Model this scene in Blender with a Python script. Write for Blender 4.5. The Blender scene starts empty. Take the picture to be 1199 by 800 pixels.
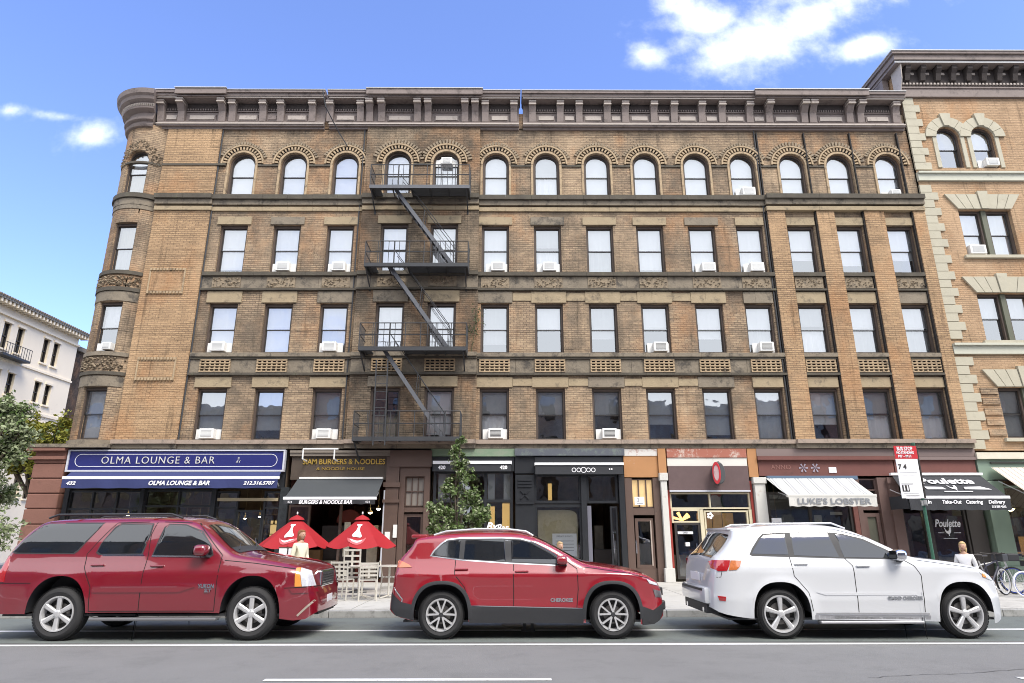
import bpy, bmesh, math, random
from mathutils import Vector, Matrix, noise
random.seed(7)
C = bpy.context.scene.collection
scn = bpy.context.scene
R = math.radians

# ------------------------------------------------------------------ materials
MATS = {}
def mat(name, col=(.5, .5, .5), rough=.6, metal=0.0, spec=.5, var=0.0, vscale=3.0, bump=0.0, bscale=60.0, emit=None, estr=0.0, dirt=None, dscale=1.2, damt=.5, coat=0.0, dth=.5):
    if name in MATS: return MATS[name]
    m = bpy.data.materials.new(name); m.use_nodes = True
    nt = m.node_tree; b = nt.nodes['Principled BSDF']
    b.inputs['Base Color'].default_value = (*col, 1); b.inputs['Roughness'].default_value = rough
    b.inputs['Metallic'].default_value = metal; b.inputs['Specular IOR Level'].default_value = spec
    b.inputs['Coat Weight'].default_value = coat; b.inputs['Coat Roughness'].default_value = .03; b.inputs['Coat IOR'].default_value = 1.85
    geo = nt.nodes.new('ShaderNodeNewGeometry'); pos = geo.outputs['Position']
    cur = None
    if var:
        n = nt.nodes.new('ShaderNodeTexNoise'); n.inputs['Scale'].default_value = vscale; n.inputs['Detail'].default_value = 6; n.inputs['Roughness'].default_value = .65
        nt.links.new(pos, n.inputs['Vector'])
        mx = nt.nodes.new('ShaderNodeMix'); mx.data_type = 'RGBA'
        mx.inputs['A'].default_value = (*[c*(1-var) for c in col], 1); mx.inputs['B'].default_value = (*[min(1, c*(1+var)) for c in col], 1)
        nt.links.new(n.outputs['Fac'], mx.inputs['Factor']); cur = mx.outputs['Result']
    if dirt:
        n = nt.nodes.new('ShaderNodeTexNoise'); n.inputs['Scale'].default_value = dscale; n.inputs['Detail'].default_value = 9; n.inputs['Roughness'].default_value = .75
        nt.links.new(pos, n.inputs['Vector'])
        r = nt.nodes.new('ShaderNodeValToRGB'); r.color_ramp.elements[0].position = dth; r.color_ramp.elements[1].position = min(1, dth+.14)
        r.color_ramp.elements[1].color = (damt, damt, damt, 1); r.color_ramp.elements[0].color = (0, 0, 0, 1)
        nt.links.new(n.outputs['Fac'], r.inputs['Fac'])
        mx = nt.nodes.new('ShaderNodeMix'); mx.data_type = 'RGBA'
        mx.inputs['A'].default_value = (*col, 1); mx.inputs['B'].default_value = (*dirt, 1)
        if cur: nt.links.new(cur, mx.inputs['A'])
        nt.links.new(r.outputs['Color'], mx.inputs['Factor']); cur = mx.outputs['Result']
    if cur: nt.links.new(cur, b.inputs['Base Color'])
    if bump:
        n = nt.nodes.new('ShaderNodeTexNoise'); n.inputs['Scale'].default_value = bscale; n.inputs['Detail'].default_value = 4
        nt.links.new(pos, n.inputs['Vector'])
        bp = nt.nodes.new('ShaderNodeBump'); bp.inputs['Strength'].default_value = bump; bp.inputs['Distance'].default_value = .02
        nt.links.new(n.outputs['Fac'], bp.inputs['Height']); nt.links.new(bp.outputs['Normal'], b.inputs['Normal'])
    if emit:
        b.inputs['Emission Color'].default_value = (*emit, 1); b.inputs['Emission Strength'].default_value = estr
    MATS[name] = m; return m

def brick_mat(name, c1, c2, mortar, grime, gamt=.6, gscale=.5, gth=.45, bw=.23, bh=.078, course=True, rust=(.46, .235, .11)):
    m = bpy.data.materials.new(name); m.use_nodes = True
    nt = m.node_tree; N = nt.nodes; L = nt.links; b = N['Principled BSDF']; b.inputs['Roughness'].default_value = .9; b.inputs['Specular IOR Level'].default_value = .2
    geo = N.new('ShaderNodeNewGeometry'); sp = N.new('ShaderNodeSeparateXYZ'); L.new(geo.outputs['Position'], sp.inputs[0])
    ad = N.new('ShaderNodeMath'); ad.operation = 'ADD'; L.new(sp.outputs['X'], ad.inputs[0]); L.new(sp.outputs['Y'], ad.inputs[1])
    cb = N.new('ShaderNodeCombineXYZ'); L.new(ad.outputs[0], cb.inputs['X']); L.new(sp.outputs['Z'], cb.inputs['Y'])
    br = N.new('ShaderNodeTexBrick'); br.inputs['Scale'].default_value = 1; br.inputs['Brick Width'].default_value = bw; br.inputs['Row Height'].default_value = bh
    br.inputs['Mortar Size'].default_value = .007; br.inputs['Mortar Smooth'].default_value = .3; br.inputs['Bias'].default_value = 0
    br.inputs['Color1'].default_value = (*c1, 1); br.inputs['Color2'].default_value = (*c2, 1); br.inputs['Mortar'].default_value = (*mortar, 1)
    L.new(cb.outputs[0], br.inputs['Vector']); col = br.outputs['Color']
    # broad shade changes between batches of brick
    def noisef(scale, detail, rough, sx=1, sz=1):
        mp = N.new('ShaderNodeMapping'); mp.inputs['Scale'].default_value = (sx, sx, sz); L.new(geo.outputs['Position'], mp.inputs['Vector'])
        n = N.new('ShaderNodeTexNoise'); n.inputs['Scale'].default_value = scale; n.inputs['Detail'].default_value = detail; n.inputs['Roughness'].default_value = rough
        L.new(mp.outputs[0], n.inputs['Vector']); return n.outputs['Fac']
    def mix(a, bcol, fac, blend='MIX'):
        x = N.new('ShaderNodeMix'); x.data_type = 'RGBA'; x.blend_type = blend
        L.new(a, x.inputs['A'])
        if isinstance(bcol, tuple): x.inputs['B'].default_value = (*bcol, 1)
        else: L.new(bcol, x.inputs['B'])
        if isinstance(fac, float): x.inputs['Factor'].default_value = fac
        else: L.new(fac, x.inputs['Factor'])
        return x.outputs['Result']
    def ramp(f, a, bb, hi=1.0):
        r = N.new('ShaderNodeMapRange'); r.inputs['From Min'].default_value = a; r.inputs['From Max'].default_value = bb; r.inputs['To Max'].default_value = hi
        L.new(f, r.inputs['Value']); return r.outputs['Result']
    col = mix(col, tuple(min(1, c*1.25) for c in c1), ramp(noisef(.7, 3, .5, 1, .6), .45, .7, .6))
    col = mix(col, rust, ramp(noisef(.55, 5, .6, 1.2, .8), .50, .66, .5))
    # courses of different tone: thin horizontal streaks
    if course:
        col = mix(col, tuple(c*.5 for c in c2), ramp(noisef(2.2, 4, .6, .5, 9), .54, .72, .75))
        col = mix(col, tuple(min(1, c*1.35) for c in c1), ramp(noisef(1.7, 3, .6, .6, 12), .58, .75, .5))
    # grime
    col = mix(col, grime, ramp(noisef(gscale, 8, .72, 1, .8), gth, gth+.16, gamt))
    col = mix(col, tuple(c*.3 for c in grime), ramp(noisef(6, 10, .9, .6, 1.6), .56, .64, .85))
    col = mix(col, tuple(min(1, c*1.5) for c in c1), ramp(noisef(7, 8, .85, .5, 1.8), .60, .68, .6))
    col = mix(col, tuple(c*.3 for c in grime), ramp(noisef(1.1, 5, .8, .35, 14), .60, .66, .7))
    col = mix(col, tuple(c*.4 for c in grime), ramp(noisef(1.5, 6, .7, 3, .25), .56, .70, .6))
    L.new(col, b.inputs['Base Color'])
    bp = N.new('ShaderNodeBump'); bp.inputs['Strength'].default_value = 1.0; bp.inputs['Distance'].default_value = .03
    h = N.new('ShaderNodeMath'); h.operation = 'SUBTRACT'; L.new(noisef(14, 6, .75), h.inputs[0]); L.new(br.outputs['Fac'], h.inputs[1])
    L.new(h.outputs[0], bp.inputs['Height']); L.new(bp.outputs['Normal'], b.inputs['Normal'])
    MATS[name] = m; return m

def glass_mat(name, tint=(1, 1, 1), refl=.25, rough=.02):
    m = bpy.data.materials.new(name); m.use_nodes = True
    nt = m.node_tree; nt.nodes.clear(); N = nt.nodes; L = nt.links
    o = N.new('ShaderNodeOutputMaterial'); t = N.new('ShaderNodeBsdfTransparent'); t.inputs['Color'].default_value = (*tint, 1)
    g = N.new('ShaderNodeBsdfGlossy'); g.inputs['Roughness'].default_value = rough; g.inputs['Color'].default_value = (.95, .98, 1, 1)
    fr = N.new('ShaderNodeLayerWeight'); fr.inputs['Blend'].default_value = .35
    mr = N.new('ShaderNodeMapRange'); mr.inputs['To Min'].default_value = refl; mr.inputs['To Max'].default_value = .9
    L.new(fr.outputs['Fresnel'], mr.inputs['Value'])
    geo = N.new('ShaderNodeNewGeometry'); n = N.new('ShaderNodeTexNoise'); n.inputs['Scale'].default_value = 1.3; n.inputs['Detail'].default_value = 2
    L.new(geo.outputs['Position'], n.inputs['Vector']); bp = N.new('ShaderNodeBump'); bp.inputs['Strength'].default_value = .12; bp.inputs['Distance'].default_value = .05
    L.new(n.outputs['Fac'], bp.inputs['Height']); L.new(bp.outputs['Normal'], g.inputs['Normal'])
    mx = N.new('ShaderNodeMixShader'); L.new(mr.outputs['Result'], mx.inputs[0]); L.new(t.outputs[0], mx.inputs[1]); L.new(g.outputs[0], mx.inputs[2]); L.new(mx.outputs[0], o.inputs[0])
    MATS[name] = m; return m

# ------------------------------------------------------------------ mesh helpers
class MB:
    def __init__(s, M=None): s.v = []; s.f = []; s.M = M
    def add(s, vs, fs):
        n = len(s.v); s.v += [tuple(s.M @ Vector(v)) if s.M else tuple(v) for v in vs]; s.f += [tuple(i+n for i in f) for f in fs]; return s
    def box(s, x0, x1, y0, y1, z0, z1):
        return s.add([(x0,y0,z0),(x1,y0,z0),(x1,y1,z0),(x0,y1,z0),(x0,y0,z1),(x1,y0,z1),(x1,y1,z1),(x0,y1,z1)],
                     [(0,3,2,1),(4,5,6,7),(0,1,5,4),(1,2,6,5),(2,3,7,6),(3,0,4,7)])
    def bevbox(s, x0, x1, y0, y1, z0, z1, r=.02):
        bm = bmesh.new(); bmesh.ops.create_cube(bm, size=1)
        for v in bm.verts: v.co = Vector(((x0+x1)/2+v.co.x*(x1-x0), (y0+y1)/2+v.co.y*(y1-y0), (z0+z1)/2+v.co.z*(z1-z0)))
        bmesh.ops.bevel(bm, geom=bm.edges[:], offset=r, segments=2, affect='EDGES', profile=.5)
        bm.verts.ensure_lookup_table(); s.add([v.co[:] for v in bm.verts], [[v.index for v in f.verts] for f in bm.faces]); bm.free(); return s
    def quad(s, a, b, c, d): return s.add([a, b, c, d], [(0, 1, 2, 3)])
    def tube(s, p, q, r, r2=None, n=8, cap=True):
        p = Vector(p); q = Vector(q); d = q-p
        if d.length < 1e-6: return s
        r2 = r if r2 is None else r2
        d.normalize(); a = d.orthogonal().normalized(); b = d.cross(a); vs = []
        for k in range(n):
            t = 2*math.pi*k/n; e = a*math.cos(t)+b*math.sin(t); vs += [p+e*r, q+e*r2]
        fs = [(2*k, (2*k+2) % (2*n), (2*k+3) % (2*n), 2*k+1) for k in range(n)]
        if cap: fs += [tuple(range(0, 2*n, 2))[::-1], tuple(range(1, 2*n, 2))]
        return s.add(vs, fs)
    def path(s, pts, r, n=8):
        for a, b in zip(pts, pts[1:]): s.tube(a, b, r, n=n)
        return s
    def bar(s, p, q, w, h, up=(0, 0, 1)):
        p = Vector(p); q = Vector(q); d = (q-p).normalized(); u = Vector(up); a = d.cross(u)
        if a.length < 1e-4: a = d.orthogonal()
        a.normalize(); b = a.cross(d).normalized(); vs = []
        for c in (p, q):
            for i, j in ((-1,-1),(1,-1),(1,1),(-1,1)): vs.append(c+a*(w/2*i)+b*(h/2*j))
        return s.add(vs, [(0,1,2,3),(7,6,5,4),(0,4,5,1),(1,5,6,2),(2,6,7,3),(3,7,4,0)])
    def lathe(s, prof, c, axis='Z', n=24, a0=0, a1=2*math.pi, cap=False):
        full = abs(a1-a0-2*math.pi) < 1e-6; m = n if full else n+1; vs = []
        for k in range(m):
            t = a0+(a1-a0)*k/n
            for r, h in prof:
                if axis == 'Z': vs.append((c[0]+r*math.cos(t), c[1]+r*math.sin(t), c[2]+h))
                elif axis == 'Y': vs.append((c[0]+r*math.cos(t), c[1]+h, c[2]+r*math.sin(t)))
                else: vs.append((c[0]+h, c[1]+r*math.cos(t), c[2]+r*math.sin(t)))
        P = len(prof); fs = []
        for k in range(n):
            k2 = (k+1) % m
            for i in range(P-1): fs.append((k*P+i, k2*P+i, k2*P+i+1, k*P+i+1))
        return s.add(vs, fs)
    def ball(s, c, rx, ry=None, rz=None, n=10, m=7):
        ry = ry or rx; rz = rz or rx; vs = [(c[0], c[1], c[2]-rz)]; fs = []
        for i in range(1, m):
            ph = -math.pi/2+math.pi*i/m
            for k in range(n):
                t = 2*math.pi*k/n; vs.append((c[0]+rx*math.cos(ph)*math.cos(t), c[1]+ry*math.cos(ph)*math.sin(t), c[2]+rz*math.sin(ph)))
        vs.append((c[0], c[1], c[2]+rz)); T = len(vs)-1
        for k in range(n):
            k2 = (k+1) % n; fs.append((0, 1+k2, 1+k)); fs.append((T, T-n+k, T-n+k2))
            for i in range(m-2): fs.append((1+i*n+k, 1+i*n+k2, 1+(i+1)*n+k2, 1+(i+1)*n+k))
        return s.add(vs, fs)
    def prism(s, pts, y0, y1):
        # polygon in x,z extruded along y
        n = len(pts); vs = [(x, y0, z) for x, z in pts]+[(x, y1, z) for x, z in pts]
        return s.add(vs, [tuple(range(n)), tuple(range(2*n-1, n-1, -1))]+[(i, i+n, (i+1) % n+n, (i+1) % n) for i in range(n)])
    def xprism(s, pts, x0, x1):
        n = len(pts); vs = [(x0, y, z) for y, z in pts]+[(x1, y, z) for y, z in pts]
        return s.add(vs, [tuple(range(n)), tuple(range(2*n-1, n-1, -1))]+[(i, i+n, (i+1) % n+n, (i+1) % n) for i in range(n)])
    def build(s, name, m, parent=None, smooth=False, angle=None, fix=True):
        me = bpy.data.meshes.new(name); me.from_pydata(s.v, [], s.f)
        if fix:
            bm = bmesh.new(); bm.from_mesh(me)
            if smooth: bmesh.ops.remove_doubles(bm, verts=bm.verts, dist=1e-5)
            bmesh.ops.recalc_face_normals(bm, faces=bm.faces); bm.to_mesh(me); bm.free()
        me.materials.append(m)
        if smooth:
            me.polygons.foreach_set('use_smooth', [True]*len(me.polygons))
            if angle: 
                try: me.set_sharp_from_angle(angle=R(angle))
                except Exception: pass
        o = bpy.data.objects.new(name, me); C.objects.link(o)
        if parent: o.parent = parent; o.matrix_parent_inverse = parent.matrix_world.inverted() if parent.type == 'EMPTY' and False else Matrix()
        return o

def thing(name, label, cat, loc=(0, 0, 0), rotz=0, group=None):
    o = bpy.data.objects.new(name, None); C.objects.link(o); o.empty_display_size = .1
    o.location = loc; o.rotation_euler = (0, 0, rotz)
    o['label'] = label; o['category'] = cat
    if group: o['group'] = group
    return o
def tag(o, label, cat, group=None):
    o['label'] = label; o['category'] = cat
    if group: o['group'] = group
    return o
def struct(o): o['kind'] = 'structure'; return o
def dup(root, loc=None, label=None, rotz=None):
    def cp(o, parent):
        c = o.copy(); C.objects.link(c)
        if parent: c.parent = parent
        for ch in [x for x in C.objects if x.parent == o and x != c]: cp(ch, c)
        return c
    r = cp(root, None)
    if loc: r.location = loc
    if rotz is not None: r.rotation_euler = (0, 0, rotz)
    if label: r['label'] = label
    return r

def text(s, size, m, parent, loc, rot=(R(90), 0, 0), name='lettering', ext=.004, shear=0, off=0.0, align='CENTER', width=None, sy=1.0, space=1.0):
    cu = bpy.data.curves.new('t', 'FONT'); cu.body = s; cu.size = size; cu.extrude = ext; cu.shear = shear; cu.offset = off
    cu.align_x = align; cu.align_y = 'CENTER'; cu.resolution_u = 3; cu.space_character = space
    t = bpy.data.objects.new('t', cu); C.objects.link(t)
    dg = bpy.context.evaluated_depsgraph_get(); me = bpy.data.meshes.new_from_object(t.evaluated_get(dg))
    bpy.data.objects.remove(t); bpy.data.curves.remove(cu)
    if width:
        xs = [v.co.x for v in me.vertices]; k = width/(max(xs)-min(xs))
        for v in me.vertices: v.co.x *= k
    if sy != 1:
        for v in me.vertices: v.co.y *= sy
    me.materials.clear(); me.materials.append(m); me.name = name
    o = bpy.data.objects.new(name, me); C.objects.link(o); o.location = loc; o.rotation_euler = rot; o.parent = parent
    return o

# ------------------------------------------------------------------ palette
SASH = mat('sash_paint', (.035, .03, .028), .5)
CASING = mat('brown_window_casing', (.085, .062, .05), .7, var=.3, vscale=5)
CREAM = mat('cream_paint', (.62, .58, .48), .6, var=.15)
WHITE = mat('white_paint', (.78, .78, .76), .45, var=.06)
BLIND = mat('blind_white', (.88, .88, .89), .85, var=.05, vscale=2)
BLIND2 = mat('blind_grey', (.55, .56, .56), .85, var=.12, vscale=2)
BLIND3 = mat('curtain_cream', (.55, .50, .38), .9, var=.15, vscale=3)
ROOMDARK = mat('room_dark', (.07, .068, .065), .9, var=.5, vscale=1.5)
STONE = mat('lintel_stone', (.34, .27, .175), .9, var=.28, vscale=2.5, bump=.5, bscale=18, dirt=(.10, .085, .065), dscale=2.6, damt=.8, dth=.53)
STONE2 = mat('weathered_course_stone', (.22, .185, .14), .92, var=.35, vscale=2, bump=.6, bscale=14, dirt=(.055, .05, .045), dscale=2.2, damt=.85, dth=.5)
STONEDK = mat('dark_sill_stone', (.085, .074, .058), .9, var=.5, vscale=3, bump=.4, bscale=20, dirt=(.12, .13, .07), dscale=3, damt=.5, dth=.56)
ARCHST = mat('arch_brick_light', (.40, .30, .19), .9, var=.35, vscale=6, bump=.4, bscale=30, dirt=(.07, .055, .045), dscale=4, damt=.8, dth=.52)
TERRA = mat('terracotta_panel', (.27, .215, .15), .92, var=.5, vscale=9, bump=.9, bscale=24, dirt=(.05, .045, .04), dscale=6, damt=.8, dth=.52)
CORN = mat('cornice_paint', (.215, .175, .16), .75, var=.22, vscale=2.5, bump=.2, bscale=30, dirt=(.075, .06, .055), dscale=2.4, damt=.75, dth=.53)
CORNL = mat('cornice_light_panel', (.42, .37, .33), .75, var=.15, vscale=3, dirt=(.15, .12, .1), dscale=4, damt=.6, dth=.55)
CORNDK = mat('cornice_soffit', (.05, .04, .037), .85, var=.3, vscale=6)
ROOFC = mat('roof_flashing', (.50, .50, .50), .5, var=.2, vscale=2)
IRON = mat('fire_escape_iron', (.035, .037, .042), .6, var=.3, vscale=4)
IRONL = mat('fire_escape_stringer', (.10, .105, .12), .55, var=.3, vscale=4)
BLACKP = mat('black_shop_paint', (.022, .024, .028), .35, var=.3, vscale=3)
BROWNP = mat('brown_shop_paint', (.105, .066, .052), .55, var=.18, vscale=2, dirt=(.05, .035, .03), dscale=3, damt=.5, dth=.56)
NAVY = mat('navy_sign_paint', (.016, .02, .14), .4, var=.1)
NAVYC = mat('navy_canvas', (.03, .04, .135), .85, var=.12, vscale=2)
BLACKC = mat('black_canvas', (.03, .032, .038), .8, var=.15, vscale=2)
GREYC = mat('charcoal_canvas', (.052, .058, .064), .85, var=.1, vscale=1.5)
GOLD = mat('gold_leaf', (.62, .42, .10), .35, metal=.6)
LET = mat('white_lettering', (.85, .85, .88), .5)
DKLET = mat('grey_lettering', (.22, .23, .25), .6)
CHROME = mat('chrome', (.85, .85, .87), .12, metal=1)
ALU = mat('alloy', (.66, .66, .67), .32, metal=.45)
RUBBER = mat('tyre_rubber', (.028, .028, .03), .8, var=.2, vscale=30, bump=.2, bscale=80)
PLASTIC = mat('black_plastic', (.035, .036, .04), .55, var=.1, vscale=10)
CARGLASS = mat('car_glass', (.010, .012, .014), .05, spec=.5, coat=.9, bump=.16, bscale=1.9)
DARKGAP = mat('panel_gap', (.012, .01, .01), .8)
GLASS = glass_mat('window_glass', (.96, .97, .98), .34)
SHOPGLASS = glass_mat('shop_glass', (.9, .92, .92), .16)
WARM = mat('warm_bulb', (1, .8, .5), .5, emit=(1, .78, .42), estr=16)
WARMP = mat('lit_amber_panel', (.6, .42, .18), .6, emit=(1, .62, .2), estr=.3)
SHOPIN = mat('shop_interior_wall', (.20, .145, .10), .9, var=.7, vscale=2.2)
SKIN = mat('skin', (.50, .30, .21), .55)
# ------------------------------------------------------------------ camera, world, sun
cam = bpy.data.cameras.new('camera'); co = bpy.data.objects.new('camera', cam); C.objects.link(co)
cam.sensor_width = 36; cam.lens = 756.1/1199*36; cam.clip_end = 2000
p_, y_, r_ = .29007, .00613, -.00126
F_ = Vector((math.sin(y_)*math.cos(p_), math.cos(y_)*math.cos(p_), math.sin(p_))); r0 = Vector((math.cos(y_), -math.sin(y_), 0)); u0 = r0.cross(F_)
R_ = math.cos(r_)*r0+math.sin(r_)*u0; U_ = math.cos(r_)*u0-math.sin(r_)*r0
Mx = Matrix((R_, U_, -F_)).transposed().to_4x4(); Mx.translation = Vector((0, 0, 1.6)); co.matrix_world = Mx
scn.camera = co
scn.view_settings.view_transform = 'Standard'; scn.view_settings.look = 'None'; scn.view_settings.gamma = 1; scn.view_settings.exposure = 1.22
scn.cycles.filter_width = 1.0

SUN_EL, SUN_AZ = R(52), R(145)     # azimuth measured clockwise from +Y: the sun stands behind the camera
w = bpy.data.worlds.new('World'); scn.world = w; w.use_nodes = True
nt = w.node_tree; N = nt.nodes; L = nt.links; bg = N['Background']; bg.inputs['Strength'].default_value = .135
sky = N.new('ShaderNodeTexSky'); sky.sky_type = 'NISHITA'; sky.sun_disc = False; sky.sun_elevation = SUN_EL; sky.sun_rotation = SUN_AZ
sky.air_density = 1.0; sky.dust_density = .6; sky.ozone_density = 5.0; sky.altitude = 0
tc = N.new('ShaderNodeTexCoord'); sp = N.new('ShaderNodeSeparateXYZ'); L.new(tc.outputs['Generated'], sp.inputs[0])
def mth(op, a, b=None, c=None):
    n = N.new('ShaderNodeMath'); n.operation = op
    for i, q in enumerate((a, b, c)):
        if q is None: continue
        if isinstance(q, (int, float)): n.inputs[i].default_value = q
        else: L.new(q, n.inputs[i])
    return n.outputs[0]
ymax = mth('MAXIMUM', sp.outputs['Y'], .05)
u = mth('DIVIDE', sp.outputs['X'], ymax); v = mth('DIVIDE', sp.outputs['Z'], ymax)
cb = N.new('ShaderNodeCombineXYZ'); L.new(u, cb.inputs['X']); L.new(v, cb.inputs['Y'])
nz = N.new('ShaderNodeTexNoise'); nz.inputs['Scale'].default_value = 11; nz.inputs['Detail'].default_value = 9; nz.inputs['Roughness'].default_value = .6; L.new(cb.outputs[0], nz.inputs['Vector'])
clouds = [(.46, .885, .12, .060, .45, 1), (.58, .945, .16, .042, .5, 1), (.37, .935, .075, .045, 0, .9), (.325, .97, .05, .04, 0, .7), (.262, .862, .04, .032, 0, .75), (.43, .84, .11, .028, .1, .7), (.335, .885, .05, .03, .2, .6),
          (.675, .876, .065, .024, .25, .95), (.70, 1.03, .2, .05, .3, .8), (-.735, .68, .045, .026, 0, .85), (-.90, .733, .03, .014, -.1, .6), (-.815, .722, .05, .010, -.15, .5)]
tot = None
for cu_, cv_, su, sv, ang, amp in clouds:
    du = mth('SUBTRACT', u, cu_); dv = mth('SUBTRACT', v, cv_); ca, sa = math.cos(ang), math.sin(ang)
    a = mth('DIVIDE', mth('ADD', mth('MULTIPLY', du, ca), mth('MULTIPLY', dv, sa)), su)
    b = mth('DIVIDE', mth('SUBTRACT', mth('MULTIPLY', dv, ca), mth('MULTIPLY', du, sa)), sv)
    d2 = mth('ADD', mth('MULTIPLY', a, a), mth('MULTIPLY', b, b))
    g = mth('MULTIPLY', mth('POWER', 2.718, mth('MULTIPLY', d2, -.8)), amp)
    tot = g if tot is None else mth('MAXIMUM', tot, g)
den = mth('ADD', tot, mth('MULTIPLY', mth('SUBTRACT', nz.outputs['Fac'], .5), 1.7))
front = mth('GREATER_THAN', sp.outputs['Y'], .06)
mr = N.new('ShaderNodeMapRange'); mr.interpolation_type = 'SMOOTHSTEP'; mr.inputs['From Min'].default_value = .12; mr.inputs['From Max'].default_value = 1.35; L.new(den, mr.inputs['Value'])
cm = mth('MULTIPLY', mth('MULTIPLY', mr.outputs['Result'], front), mth('GREATER_THAN', tot, .02))
# unseen broken cloud behind the camera, added to whiten reflections and soften light
nb = N.new('ShaderNodeTexNoise'); nb.inputs['Scale'].default_value = 2.4; nb.inputs['Detail'].default_value = 7; L.new(tc.outputs['Generated'], nb.inputs['Vector'])
mb_ = N.new('ShaderNodeMapRange'); mb_.interpolation_type = 'SMOOTHSTEP'; mb_.inputs['From Min'].default_value = .26; mb_.inputs['From Max'].default_value = .50; L.new(nb.outputs['Fac'], mb_.inputs['Value'])
rear = N.new('ShaderNodeMapRange'); rear.inputs['From Min'].default_value = .12; rear.inputs['From Max'].default_value = -.2; L.new(sp.outputs['Y'], rear.inputs['Value'])
cm2 = mth('MAXIMUM', cm, mth('MULTIPLY', mb_.outputs['Result'], rear.outputs['Result']))
tint = N.new('ShaderNodeMix'); tint.data_type = 'RGBA'; tint.blend_type = 'MULTIPLY'; tint.inputs['Factor'].default_value = 1; tint.inputs['B'].default_value = (1.06, .99, 1.20, 1)
L.new(sky.outputs['Color'], tint.inputs['A'])
mixc = N.new('ShaderNodeMix'); mixc.data_type = 'RGBA'; mixc.inputs['B'].default_value = (5.7, 5.9, 6.3, 1)
L.new(cm2, mixc.inputs['Factor']); L.new(tint.outputs['Result'], mixc.inputs['A']); L.new(mixc.outputs['Result'], bg.inputs['Color'])

sl = bpy.data.lights.new('sun', 'SUN'); sl.energy = 1.75; sl.angle = R(26); sl.color = (1, .93, .83)
so = bpy.data.objects.new('sun', sl); C.objects.link(so)
sd = Vector((math.sin(SUN_AZ)*math.cos(SUN_EL), math.cos(SUN_AZ)*math.cos(SUN_EL), math.sin(SUN_EL)))
so.rotation_euler = sd.to_track_quat('Z', 'Y').to_euler(); so.location = (0, -20, 30)

# ------------------------------------------------------------------ street
ASPH = mat('asphalt', (.19, .187, .18), .85, var=.16, vscale=.7, bump=.35, bscale=90, dirt=(.15, .148, .142), dscale=1.1, damt=.6, dth=.5)
ASPHG = mat('lane_asphalt', (.14, .158, .150), .85, var=.2, vscale=.9, bump=.35, bscale=90, dirt=(.10, .107, .105), dscale=1.6, damt=.7, dth=.5)
LINE = mat('road_marking', (.72, .73, .73), .6, var=.1, vscale=6, dirt=(.24, .24, .24), dscale=14, damt=.8, dth=.56)
CONC = mat('sidewalk_concrete', (.46, .45, .42), .85, var=.12, vscale=1.5, bump=.2, bscale=40, dirt=(.25, .24, .22), dscale=1.4, damt=.6, dth=.52)
CURB = mat('curb_stone', (.33, .33, .32), .8, var=.25, vscale=4, dirt=(.12, .12, .11), dscale=3, damt=.7, dth=.5)
GROUND = mat('far_ground', (.12, .12, .11), .9)
def sheet(name, x0, x1, y0, y1, z, m):
    return struct(MB().quad((x0,y0,z),(x1,y0,z),(x1,y1,z),(x0,y1,z)).build(name, m, fix=False))
sheet('ground', -900, 900, -900, 900, -.012, GROUND)
sheet('road', -70, 70, -14, 14.0, -.004, ASPH)
sheet('side_street', -25.6, -17.2, 14.001, 120, -.004, ASPH)
sheet('bike_lane', -70, 70, 10.9, 13.98, .0, ASPHG)
def line(x0, x1, y0, y1, z=.004): return struct(MB().box(x0, x1, y0, y1, z-.003, z).build('lane_marking', LINE))
def strip(pts, w, z, m, name):
    vs = []
    for i, p in enumerate(pts):
        a, b = pts[max(0, i-1)], pts[min(len(pts)-1, i+1)]; d = Vector((b[0]-a[0], b[1]-a[1])).normalized(); ww = w*random.uniform(.4, 1.2)
        vs += [(p[0]-d.y*ww, p[1]+d.x*ww, z), (p[0]+d.y*ww, p[1]-d.x*ww, z)]
    return struct(MB().add(vs, [(2*i, 2*i+2, 2*i+3, 2*i+1) for i in range(len(pts)-1)]).build(name, m, fix=False))
TAR = mat('tar_seal', (.06, .06, .062), .5, var=.2, vscale=8); PATCH = mat('asphalt_patch', (.135, .134, .135), .9, var=.2, vscale=3, bump=.4, bscale=80)
rr = random.Random(44)
for (x0, y0, x1, y1) in ((-12, 9.6, -8.5, 9.45), (4.2, 8.3, 8, 8.9)):
    n = 40; x = y = 0; pts = []
    for k in range(n+1): x += rr.gauss(0, .02); y += rr.gauss(0, .02); pts.append((x0+(x1-x0)*k/n+x, y0+(y1-y0)*k/n+y))
    strip(pts, .006, .001, TAR, 'road_crack')
line(-70, 70, 10.62, 10.74, .003); line(-70, 70, 12.12, 12.25); line(-2.8, .50, 8.17, 8.28, .003); line(5.9, 9.8, 8.17, 8.28, .003); line(-12.7, -8.8, 8.17, 8.28, .003)
# sidewalk slabs with joints, kerbs
def slabs(x0, x1, y0, y1):
    m = MB(); nx = max(1, int((x1-x0)/1.5)); ny = max(1, int((y1-y0)/1.5)); dx = (x1-x0)/nx; dy = (y1-y0)/ny; j = .012
    for i in range(nx):
        for k in range(ny): m.box(x0+i*dx+j, x0+(i+1)*dx-j, y0+k*dy+j, y0+(k+1)*dy-j, .0, .13)
    m.box(x0, x1, y0, y1, -.004, .118); return m
struct(slabs(-16.9, 50, 14.22, 22.1).build('sidewalk', CONC))
struct(slabs(-60, -25.9, 14.22, 22.0).build('sidewalk', CONC))
struct(slabs(-28, -25.9, 22.0, 60).build('sidewalk', CONC))
m = MB()
for i in range(40): m.bevbox(-17.2+i*1.7, -17.2+(i+1)*1.7-.01, 14.0, 14.2, -.01, .13, .012)
for i in range(20): m.bevbox(-60+i*1.7, -60+(i+1)*1.7-.01, 14.0, 14.2, -.01, .13, .012)
struct(m.build('kerb', CURB))
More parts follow.
